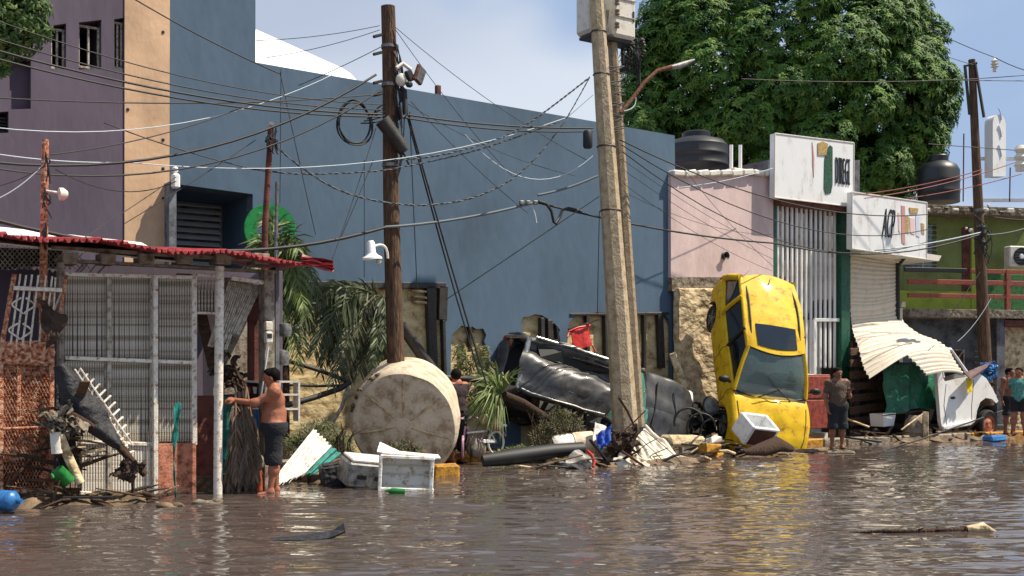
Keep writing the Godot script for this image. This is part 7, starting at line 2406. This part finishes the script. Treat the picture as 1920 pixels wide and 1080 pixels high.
	for s in [["thorn_branch", "thorny dark branch curving up the concrete pole's foot", [[1160, 745], [1176, 770], [1190, 800], [1186, 840]], 0.022], ["thin_twig", "thin dark twig arching beside the thorny branch", [[1210, 770], [1190, 790], [1165, 812]], 0.014], ["bare_twig", "bare twig poking from the crumpled roof sheet", [[1222, 798], [1228, 812], [1216, 830]], 0.014]]:
		var pts := []
		for p in s[2]: pts.append(FP(p[0], p[1], 1.3) - FP(s[2][0][0], s[2][0][1], 1.3))
		single(s[0], s[1], "branch", M.new().sm(1).tube(pts, s[3], 6), K.bark, at(FP(s[2][0][0], s[2][0][1], 1.3)))
	mud_bank("bank of washed up mud and scraps round the concrete pole", 990, 1330, 875, 0.9, 2.7, 0.14, 8)
	plank_pile("scattered laths and sticks in the water round the concrete pole", 1000, 1330, 868, 884, 1.6, 2.5, 34)
	# red chair wedged in the wall opening
	o = thing("red_chair", "red plastic chair caught upside down in the broken wall opening", "chair", fat(1088, -1.8))
	part("seat", sheet(fl(1068, 620, -1.7), fl(1104, 612, -1.7), fl(1110, 648, -1.6), fl(1076, 656, -1.6), 0.0, 0.0, 0.08, 3, 0.02, 10, 8), K.red_plastic, o)
	for s in [[1104, 612, 1102, 606], [1110, 648, 1118, 660], [1068, 620, 1064, 632], [1076, 656, 1074, 668]]:
		part("leg", M.new().sm(1).tube([fl(s[0], s[1], -1.68), fl(s[2], s[3], -1.6)], 0.02, 6), K.red_plastic, o)
	part("backrest", M.new().sm(1).tube([fl(1066, 622, -1.66), fl(1084, 614, -1.62), fl(1106, 610, -1.66)], 0.025, 6), K.red_plastic, o)
	single("dark_strut", "thin dark strut lying above the red chair", "strut", M.new().bar(Vector3(), FP(1126, 598, -1.8) - FP(1066, 618, -1.8), 0.05, 0.04), K.black_steel, at(FP(1066, 618, -1.8)))
	single("leaning_post", "broken pale timber post leaning behind the grey car's bonnet", "post", M.new().bar(Vector3(), FP(1286, 730, -1.2) - FP(1260, 662, -1.4), 0.2, 0.16, 0.02), K.ruin, at(FP(1260, 662, -1.4)))

func debris_right() -> void:
	# foam box and offcut in front of the yellow car
	var o := thing("foam_box", "white foam ice box tipped open against the yellow car's bonnet", "ice box", Transform3D(axes(Vector3(0.80, -0.10, -0.5), Vector3(-0.12, 0.72, 0.66)), P(1416, 806, 24.2)))
	part("base", M.new().box(Vector3(0, -0.2, 0), Vector3(0.72, 0.06, 0.52), 0.02), K.foam, o)
	for s in [[-0.34, 0.06, 0.52, "x"], [0.34, 0.06, 0.52, "x"]]: part("side_panel", M.new().box(Vector3(s[0], 0.02, 0), Vector3(0.06, 0.44, 0.52), 0.02), K.foam, o)
	part("back_panel", M.new().box(Vector3(0, 0.02, -0.24), Vector3(0.62, 0.44, 0.06), 0.02), K.foam, o)
	part("front_panel", M.new().box(Vector3(0, 0.02, 0.24), Vector3(0.72, 0.44, 0.06), 0.02), K.foam, o)
	part("maroon_face", M.new().box(Vector3(-0.02, 0.0, 0.275), Vector3(0.6, 0.38, 0.012), 0.004), K.maroon, o)
	inv = fat(1482, 0.6).affine_inverse()
	single("foam_offcut", "broken slab of white foam standing in front of the yellow car", "foam slab", M.new().prism(fpoly([[1470, 822], [1483, 806], [1497, 818], [1484, 854], [1468, 850]], 0.9), fz(0.84), fz(0.9)), K.foam, fat(1482, 0.6))
	# hubcap, tyres, wreckage left of the yellow car
	o = thing("loose_hubcap", "round grey hubcap standing against the wall between the two cars", "hubcap", Transform3D(axes(Vector3(0.8, 0, -0.5), Vector3(0.4, 0.25, 0.9)), FP(1334, 763, -0.4)))
	part("disc", M.new().sm(1).lathe([Vector2(0.22, 0), Vector2(0.2, 0.03), Vector2(0.1, 0.06), Vector2(0, 0.065)], 24), K.grey_plastic, o)
	part("rim", M.new().sm(1).lathe([Vector2(0.24, -0.02), Vector2(0.25, 0.0), Vector2(0.22, 0.02)], 24), K.trim, o)
	inv = fat(1300, -0.6).affine_inverse()
	var m := crumple(M.new(), 31, 0.16, 2.2)
	var sp := []
	for k in 34:
		var hx: float = R(1268, 1352)
		sp.append([fl(hx, R(770, 835), R(-1.0, 0.1)), R(0.1, 0.26)])
	rags(m, sp, 31)
	single("wreckage_heap", "dark heap of torn car trim and mud between grey and yellow cars", "wreckage", m, K.tarp_black, fat(1300, -0.6))
	for k in 3:
		var c := FP(1290 + k * 24, 790 + k * 10, 0.1)
		var pts := []
		for i in 12: pts.append(Vector3(0.3 * cos(i * 0.32), 0.28 * sin(i * 0.32), 0.05 * i / 6.0))
		single("trim_hoop", ["curved black trim hoop above the wreckage heap", "curved black trim hoop in the middle of the wreckage", "curved black trim hoop lowest, beside the yellow car"][k], "car trim", M.new().sm(1).tube(pts, 0.025, 6), K.trim, at(c))
	single("cream_block", "long cream rubble block lying at the grey car's nose", "block", crumple(M.new(), 17, 0.06, 2.5).box(Vector3(0, 0.1, 0), Vector3(0.95, 0.24, 0.35), 0.04, Basis(Vector3.BACK, -0.05)), K.ruin, Transform3D(FB, FP(1280, 836, 0.5)))
	for s in [["yellow_chunk", "yellow painted rubble chunk beside the cream block", 1330, 842, "kerb_yellow", 0.28], ["yellow_sliver", "thin yellow kerb sliver floating below the yellow car", 1345, 858, "kerb_yellow", 0.16], ["teal_scrap", "small teal plastic scrap in the rubble", 1322, 836, "teal", 0.12], ["white_chunk", "small white rubble chunk above the yellow one", 1338, 828, "dust_white", 0.2]]:
		single(s[0], s[1], "rubble", crumple(M.new(), s[2], 0.08, 5.0).box(Vector3(0, 0.03, 0), Vector3(s[5] * 1.5, s[5] * 0.6, s[5]), 0.02), K[s[4]], Transform3D(FB, FP(s[2], s[3], 1.3)))
	plank_pile("washed up planks and sticks under the yellow car's nose", 1370, 1490, 842, 856, 1.0, 1.8, 26)
	plank_pile("dark scraps and boards scattered beneath the pickup", 1600, 1880, 800, 832, -0.8, 0.4, 60, "scrap_wood")
	plank_pile("sticks and rubble at the foot of the red cabinet", 1270, 1420, 826, 850, 0.2, 1.0, 24, "broken_wood")
	single("rotten_log", "rotten split log in the water below the yellow car", "log", crumple(M.new(), 41, 0.12, 2.5).sm(1).tube([Vector3(-0.6, 0.02, 0), Vector3(-0.2, 0.1, 0), Vector3(0.3, 0.14, 0), Vector3(0.65, 0.06, 0)], [0.06, 0.12, 0.14, 0.07], 10), K.bark, Transform3D(FB, FP(1440, 848, 1.9)))
	mud_bank("low bank of rubble in front of yellow car and shops", 1330, 1600, 848, 0.4, 1.9, 0.10, 12)
	mud_bank("muddy rubble strip under the white pickup", 1600, 1900, 830, -1.4, 0.7, 0.16, 13)
	# standing slab under the man with the phone
	single("stone_slab", "flat dark stone slab the man with the phone stands on", "slab", crumple(M.new(), 51, 0.03, 3.0).box(Vector3(0, 0.0, 0), Vector3(0.62, 0.1, 0.4), 0.03), K.slab, at(P(1572, HY, 24.6) * Vector3(1, 0, 1)))
	single("fallen_cable", "black cable lying along the water in front of the pickup", "cable", M.new().sm(1).tube([Vector3(), FP(1640, 850, 2.0) - FP(1545, 854, 2.2), FP(1720, 826, 1.0) - FP(1545, 854, 2.2), FP(1880, 770, 0.6) - FP(1545, 854, 2.2)], 0.02, 6), K.wire, at(FP(1545, 854, 2.2)))
	inv = fat(1620, 0.4).affine_inverse()
	single("dark_board", "dark splintered board lying behind the man with the phone", "board", M.new().bar(fl(1588, 820, 0.3), fl(1648, 828, 0.6), 0.3, 0.05, 0.01), K.trim, fat(1620, 0.4))
	# around the pickup
	single("striped_sack", "bulging grey sack under the pickup's bed", "sack", crumple(M.new(), 61, 0.1, 3.0).ball(Vector3(0, 0.3, 0), Vector3(0.36, 0.36, 0.28), 14), K.slab, Transform3D(FB, FP(1716, 828, -0.1) * Vector3(1, 0, 1)))
	single("timber_prop", "pale upright timber propping the pickup's bed", "timber", M.new().bar(Vector3(), FP(1735, 772, 0.2) - FP(1735, 830, 0.2), 0.13, 0.1, 0.01, Vector3.BACK), K.ruin, at(FP(1735, 830, 0.2)))
	single("slanting_stick", "thin pale stick slanting under the tarpaulin's hem", "stick", M.new().sm(1).tube([Vector3(), FP(1730, 776, 0.25) - FP(1690, 806, 0.25)], 0.02, 6), K.ruin, at(FP(1690, 806, 0.25)))
	inv = fat(1830, 0.3).affine_inverse()
	single("maroon_panel", "maroon metal panel lying across the pickup's bonnet", "panel", sheet(fl(1806, 700, 0.0), fl(1862, 678, -0.4), fl(1838, 700, 0.1), fl(1820, 712, 0.2), 0.0, 0.0, 0.06, 3, 0.02, 10, 6), K.maroon, fat(1830, 0.3))
	inv = fat(1855, 0.2).affine_inverse()
	m = crumple(M.new(), 23, 0.12, 2.5)
	sp = []
	for k in 10: sp.append([fl(R(1846, 1866), R(684, 706), R(-0.7, -0.3)), R(0.1, 0.18)])
	rags(m, sp, 23)
	single("blue_bundle", "blue plastic bundle heaped on the pickup's front", "bundle", m, K.blue_plastic, fat(1855, 0.2))
	inv = fat(1860, 0.3).affine_inverse()
	m = crumple(M.new(), 25, 0.1, 3.0)
	sp = []
	for k in 8: sp.append([fl(R(1850, 1866), R(700, 735), -0.5), R(0.06, 0.12)])
	rags(m, sp, 25)
	single("engine_debris", "brown mud and rags packed into the pickup's open front", "debris", m, K.brown_cloth, fat(1860, 0.3))
	inv = fat(1818, 0.2).affine_inverse()
	single("yellow_rag", "small bright yellow rag hung on the pickup's window corner", "rag", sheet(fl(1813, 708, 0.05), fl(1823, 712, 0.05), fl(1824, 734, 0.05), fl(1815, 738, 0.08), 1.0, 0.02, 0.08, 5, 0.01, 8, 8), K.yellow_cloth, fat(1818, 0.2))
	single("blue_can", "flattened bright blue can lying on the kerb below the pickup", "can", crumple(M.new(), 5, 0.04, 4.0).box(Vector3(0, 0.08, 0), Vector3(0.6, 0.16, 0.3), 0.04), K.blue_plastic, Transform3D(FB, FP(1864, 833, 0.9) * Vector3(1, 0, 1)))
	# leaves and chips drifting along the waterline
	var lm := M.new()
	for k in 110:
		var nn2 := R(1.4, 6.5) if k > 40 else R(1.2, 2.4)
		var c := FP(R(20, 1880), HY, nn2); c.y = 0.012
		var a := R(0, TAU)
		var e1 := Vector3(cos(a), 0.1, sin(a)) * R(0.03, 0.09)
		var e2 := Vector3(-sin(a), 0.06, cos(a)) * R(0.015, 0.03)
		lm.t(c - e1, c + e2, c + Vector3(0, 0.012, 0)); lm.t(c + e2, c + e1, c + Vector3(0, 0.012, 0)); lm.t(c + e1, c - e2, c + Vector3(0, 0.012, 0)); lm.t(c - e2, c - e1, c + Vector3(0, 0.012, 0))
	var lt := single("floating_leaves", "scattered leaves and chips drifting on the flood water", "litter", lm, K.bark)
	lt.set_meta("kind", "stuff")
	# floating branch in the open water
	var g := G(1580, 1000)
	var e := G(1868, 998)
	o = thing("floating_branch", "long broken branch floating in the open water at the front", "branch", at(g))
	var dd := e - g
	part("main_stem", M.new().sm(1).tube([Vector3(0, 0.0, 0), dd * 0.25 + Vector3(0, 0.02, 0), dd * 0.5 + Vector3(0, 0.015, 0.02), dd * 0.75 + Vector3(0, 0.02, 0), dd * 0.92 + Vector3(0, 0.03, 0)], [0.008, 0.018, 0.024, 0.03, 0.03], 8), K.bark, o)
	part("pale_end", crumple(M.new(), 3, 0.05, 6.0).sm(1).tube([dd * 0.8 + Vector3(0, 0.03, 0), dd * 0.9 + Vector3(0, 0.04, 0), dd], [0.03, 0.045, 0.025], 8), K.ruin, o)
	for k in 6: part("twig", M.new().sm(1).tube([dd * (0.4 + k * 0.08) + Vector3(0, 0.02, 0), dd * (0.4 + k * 0.08) + Vector3(R(-0.2, 0.2), R(0.03, 0.09), R(-0.05, 0.1))], [0.014, 0.004], 5), K.bark, o)

# ---------- people
func person(nm: String, label: String, xf: Transform3D, J: Dictionary, look: Dictionary) -> Node3D:
	var o := thing(nm, label, "person", xf)
	var j := {"pelvis": Vector3(0, 0.94, 0), "waist": Vector3(0, 1.10, 0), "chest": Vector3(0, 1.30, 0), "neck": Vector3(0, 1.46, -0.01), "head": Vector3(0, 1.60, 0.02),
		"shL": Vector3(0.175, 1.41, 0), "elL": Vector3(0.25, 1.13, -0.02), "wrL": Vector3(0.26, 0.88, 0.05), "shR": Vector3(-0.175, 1.41, 0), "elR": Vector3(-0.25, 1.13, -0.02), "wrR": Vector3(-0.26, 0.88, 0.05),
		"hipL": Vector3(0.095, 0.92, 0), "knL": Vector3(0.11, 0.50, 0.02), "anL": Vector3(0.11, 0.09, -0.02), "hipR": Vector3(-0.095, 0.92, 0), "knR": Vector3(-0.11, 0.50, 0.02), "anR": Vector3(-0.11, 0.09, -0.02), "face": Vector3(0, 0, 1)}
	j.merge(J, true)
	var fat_: float = look.get("girth", 1.0)
	var skin: Material = K[look.get("skin", "skin")]
	var g := fat_
	var torso := [[j.pelvis + Vector3(0.06, 0, 0), j.pelvis - Vector3(0.06, 0, 0), 0.125 * g, 0.125 * g], [j.pelvis, j.waist, 0.13 * g, 0.125 * g], [j.waist + Vector3(0, 0.02, 0.03), j.waist + Vector3(0, -0.06, 0.035), 0.12 * g, 0.12 * g], [j.waist, j.chest, 0.125 * g, 0.13],
		[j.chest + Vector3(0.07, 0, 0.01), j.chest - Vector3(0.07, 0, -0.01), 0.12, 0.12], [j.chest, j.neck, 0.10, 0.065], [j.shL, j.neck, 0.062, 0.06], [j.shR, j.neck, 0.062, 0.06], [j.shL, j.chest, 0.065, 0.09], [j.shR, j.chest, 0.065, 0.09]]
	var arms := []
	for s in ["L", "R"]:
		arms.append([j["sh" + s], j["el" + s], 0.058, 0.045])
		arms.append([j["el" + s], j["wr" + s], 0.045, 0.03])
	var legs := []
	for s in ["L", "R"]:
		legs.append([j["hip" + s], j["kn" + s], 0.095 * g, 0.06])
		legs.append([j["kn" + s], j["kn" + s].lerp(j["an" + s], 0.35) - Vector3(0, 0, 0.015), 0.056, 0.056])
		legs.append([j["kn" + s].lerp(j["an" + s], 0.35) - Vector3(0, 0, 0.015), j["an" + s], 0.056, 0.036])
		var toe: Vector3 = j["an" + s] + Vector3(0.02 if s == "L" else -0.02, -0.055, 0.15)
		legs.append([j["an" + s] + Vector3(0, -0.045, -0.03), toe, 0.038, 0.03])
	var fw: Vector3 = j.face.normalized()
	var sd := Vector3.UP.cross(fw).normalized()
	var up := fw.cross(sd)
	var H: Vector3 = j.head
	var neck := [[j.neck - Vector3(0, 0.02, 0), H - up * 0.05, 0.058, 0.052]]
	var m := M.new()
	nets(m, torso + arms + legs + neck, 38.0, 0.017)
	# head on its own finer grid
	var skull := [[H + up * 0.03 - fw * 0.025, H + up * 0.035 + fw * 0.02, 0.085, 0.078], [H - up * 0.02 + fw * 0.03, H - up * 0.085 + fw * 0.045, 0.058, 0.036], [H - up * 0.06 + fw * 0.02 + sd * 0.03, H - up * 0.06 + fw * 0.02 - sd * 0.03, 0.04, 0.04],
		[H + fw * 0.085 + up * 0.012, H + fw * 0.112 - up * 0.022, 0.010, 0.016], [H + fw * 0.075 + up * 0.03 + sd * 0.035, H + fw * 0.075 + up * 0.03 - sd * 0.035, 0.014, 0.014], [H + sd * 0.078 - up * 0.005, H + sd * 0.088 - up * 0.03 - fw * 0.008, 0.018, 0.011], [H - sd * 0.078 - up * 0.005, H - sd * 0.088 - up * 0.03 - fw * 0.008, 0.018, 0.011], [H - up * 0.05, H - up * 0.12 - fw * 0.02, 0.05, 0.052]]
	nets(m, skull, 90.0, 0.008)
	# hands
	for s in ["L", "R"]:
		var wr: Vector3 = j["wr" + s]
		var d: Vector3 = j.get("hand" + s, (wr - j["el" + s])).normalized()
		var pn: Vector3 = j.get("palm" + s, Vector3(-1 if s == "L" else 1, 0, 0.2))
		pn = (pn - d * pn.dot(d)).normalized()
		var ac := d.cross(pn).normalized() * (1 if s == "L" else -1)
		var curl: float = j.get("curl" + s, 0.35)
		var hb := [[wr, wr + d * 0.05 + ac * 0.02, 0.024, 0.022], [wr, wr + d * 0.05 - ac * 0.02, 0.024, 0.022], [wr + d * 0.05 + ac * 0.028, wr + d * 0.085 + ac * 0.026, 0.016, 0.014], [wr + d * 0.05 - ac * 0.028, wr + d * 0.08 - ac * 0.028, 0.016, 0.013], [wr + d * 0.05, wr + d * 0.09, 0.018, 0.015]]
		for f in 4:
			var b0 := wr + d * (0.085 if f > 0 and f < 3 else 0.078) + ac * (0.030 - 0.020 * f)
			var L: float = [0.068, 0.078, 0.072, 0.056][f]
			var d1 := (d * cos(curl) + pn * sin(curl)).normalized()
			var d2 := (d * cos(curl * 2.3) + pn * sin(curl * 2.3)).normalized()
			hb.append([b0, b0 + d1 * L * 0.5, 0.0095, 0.009]); hb.append([b0 + d1 * L * 0.5, b0 + d1 * L * 0.5 + d2 * L * 0.5, 0.009, 0.0075])
		var t0 := wr + d * 0.025 + ac * 0.03
		var td := (d * 0.6 + ac * 0.7 + pn * 0.4).normalized()
		hb.append([t0, t0 + td * 0.04, 0.014, 0.011]); hb.append([t0 + td * 0.04, t0 + td * 0.04 + (td + d).normalized() * 0.03, 0.011, 0.009])
		nets(m, hb, 160.0, 0.0065)
	part("body", m, skin, o)
	# face
	for s in [-1, 1]:
		part("eye", M.new().ball(H + fw * 0.079 + sd * 0.032 * s + up * 0.004, Vector3.ONE * 0.011, 8), K.eye, o)
		part("eyebrow", M.new().sm(1).tube([H + fw * 0.086 + sd * 0.048 * s + up * 0.026, H + fw * 0.094 + sd * 0.018 * s + up * 0.030], 0.006, 5), K.hair, o)
	part("mouth", M.new().sm(1).tube([H + fw * 0.083 - up * 0.056 + sd * 0.024, H + fw * 0.094 - up * 0.058, H + fw * 0.083 - up * 0.056 - sd * 0.024], 0.007, 5), K.lip, o)
	m = M.new()
	nets(m, [[H + up * 0.040 - fw * 0.032, H + up * 0.050 + fw * 0.018, 0.097, 0.082], [H - up * 0.03 - fw * 0.06, H + up * 0.02 - fw * 0.04, 0.06, 0.08]] + ([[H - fw * 0.07, H - fw * 0.08 - up * 0.2, 0.07, 0.05]] if look.get("long_hair", false) else []), 70.0, 0.010, [Plane((fw * 1.0 - up * 0.85).normalized(), (fw * 1.0 - up * 0.85).normalized().dot(H + fw * 0.055 + up * 0.045)), Plane(-up, (-up).dot(H - up * (0.24 if look.get("long_hair", false) else 0.05)))])
	part("hair", m, K.hair, o)
	# clothes: the same joints, a little fuller, cut at hem and cuff
	if look.has("shirt"):
		m = M.new()
		var sl: float = look.get("sleeve", 0.55)
		var bones := []
		for b in torso: bones.append([b[0], b[1], b[2] + 0.016, b[3] + 0.016])
		for s in ["L", "R"]:
			var e: Vector3 = j["sh" + s].lerp(j["el" + s], sl)
			bones.append([j["sh" + s], e, 0.068, 0.07])
		nets(m, bones, 34.0, 0.015, [Plane(Vector3.DOWN, -(j.pelvis.y - look.get("hem", 0.06))), Plane(Vector3.UP, j.neck.y - 0.005)])
		part("shirt", m, K[look.shirt], o)
	m = M.new()
	var bones := []
	bones.append([j.pelvis + Vector3(0.06, 0, 0), j.pelvis - Vector3(0.06, 0, 0), 0.14 * g, 0.14 * g])
	bones.append([j.pelvis, j.waist, 0.145 * g, 0.14 * g])
	for s in ["L", "R"]:
		bones.append([j["hip" + s], j["kn" + s], 0.118 * g, 0.095])
		bones.append([j["kn" + s], j["kn" + s] - Vector3(0, 0.2, 0), 0.095, 0.095])
	nets(m, bones, 34.0, 0.016, [Plane(Vector3.DOWN, -look.get("short_hem", 0.46)), Plane(Vector3.UP, j.pelvis.y + 0.06)])
	part("shorts", m, K[look.get("shorts", "shorts")], o)
	for s in ["L", "R"]:
		if look.get("barefoot", false): break
		var an: Vector3 = j["an" + s]
		part("sandal", M.new().box(an + Vector3(0.01 if s == "L" else -0.01, -0.078, 0.055), Vector3(0.10, 0.02, 0.26), 0.008).bar(an + Vector3(-0.04, -0.045, 0.09), an + Vector3(0.045, -0.045, 0.09), 0.03, 0.035, 0.006), K.trim, o)
	return o

func people() -> void:
	# shirtless man pulling at the fronds: he faces the picture's left (his own +Z), seen from his right side
	var v := P(515, HY, 15.9); v.y = -0.05
	person("person", "shirtless man in black shorts pulling at dry palm fronds, seen from the side", at(v, -78), {"elL": Vector3(0.16, 1.26, 0.26), "wrL": Vector3(0.10, 1.30, 0.52), "elR": Vector3(-0.17, 1.25, 0.27), "wrR": Vector3(-0.12, 1.28, 0.54), "handL": Vector3(-0.1, 0.1, 1), "handR": Vector3(0.05, 0.1, 1), "palmL": Vector3(-0.6, -1, 0), "palmR": Vector3(0.6, -1, 0), "curlL": 0.7, "curlR": 0.6, "face": Vector3(0, -0.12, 1), "knR": Vector3(-0.11, 0.5, 0.03), "anL": Vector3(0.13, 0.09, 0.06), "neck": Vector3(0, 1.46, 0.01), "head": Vector3(0, 1.60, 0.05)}, {"girth": 1.14, "skin": "skin", "barefoot": true, "short_hem": 0.42})
	# man behind the cistern, turned away to the left
	v = P(857, HY, 21.4); v.y = 0.0
	person("person", "man in a dark shirt behind the cistern with one hand on the small bicycle", at(v, -140), {"elL": Vector3(0.27, 1.14, -0.04), "wrL": Vector3(0.30, 0.90, -0.02), "elR": Vector3(-0.24, 1.14, 0.1), "wrR": Vector3(-0.2, 0.95, 0.28), "face": Vector3(-0.75, -0.1, 1.0), "head": Vector3(0, 1.59, 0.03)}, {"shirt": "shirt_dark", "skin": "skin", "girth": 1.0, "short_hem": 0.2})
	# man with the phone
	v = P(1570, HY, 24.6); v.y = 0.06
	person("person", "smiling man in a brown shirt and dark shorts holding a phone", at(v, 8), {"elL": Vector3(0.27, 1.13, -0.02), "wrL": Vector3(0.17, 1.20, 0.2), "handL": Vector3(-0.2, 0.25, 0.6), "palmL": Vector3(-0.3, 1, 0), "curlL": 0.5, "elR": Vector3(-0.27, 1.13, -0.02), "wrR": Vector3(-0.24, 0.88, 0.06), "face": Vector3(0.12, -0.1, 1)}, {"shirt": "shirt_brown", "skin": "skin_dark", "girth": 1.1, "hem": 0.10, "short_hem": 0.44, "sleeve": 0.62})
	single("phone", "black mobile phone held up by the man in the brown shirt", "phone", M.new().box(Vector3(), Vector3(0.15, 0.012, 0.075), 0.004, Basis(Vector3.BACK, 0.1) * Basis(Vector3.RIGHT, -0.6)), K.dark_glass, Transform3D(Basis(Vector3.UP, 0.14), v + Basis(Vector3.UP, deg_to_rad(8)) * Vector3(0.15, 1.27, 0.32)))
	# the pair at the picture's right edge
	v = P(1910, HY, 29.6); v.y = 0.12
	person("person", "person in a patterned teal shirt and dark shorts at the building's corner", at(v, -25), {"elR": Vector3(-0.30, 1.22, 0.12), "wrR": Vector3(-0.24, 1.40, 0.28), "handR": Vector3(0, 1, 0.3), "anL": Vector3(0.14, 0.09, 0.0), "face": Vector3(-0.3, 0, 1)}, {"shirt": "shirt_teal", "skin": "skin", "long_hair": true, "short_hem": 0.62, "shorts": "shorts", "hem": 0.08})
	v = P(1893, HY, 30.4); v.y = 0.12
	person("person", "shirtless person standing half hidden behind the one in teal", at(v, 15), {"elR": Vector3(-0.28, 1.14, 0.0), "face": Vector3(0.4, 0, 1)}, {"skin": "skin_dark", "short_hem": 0.5})
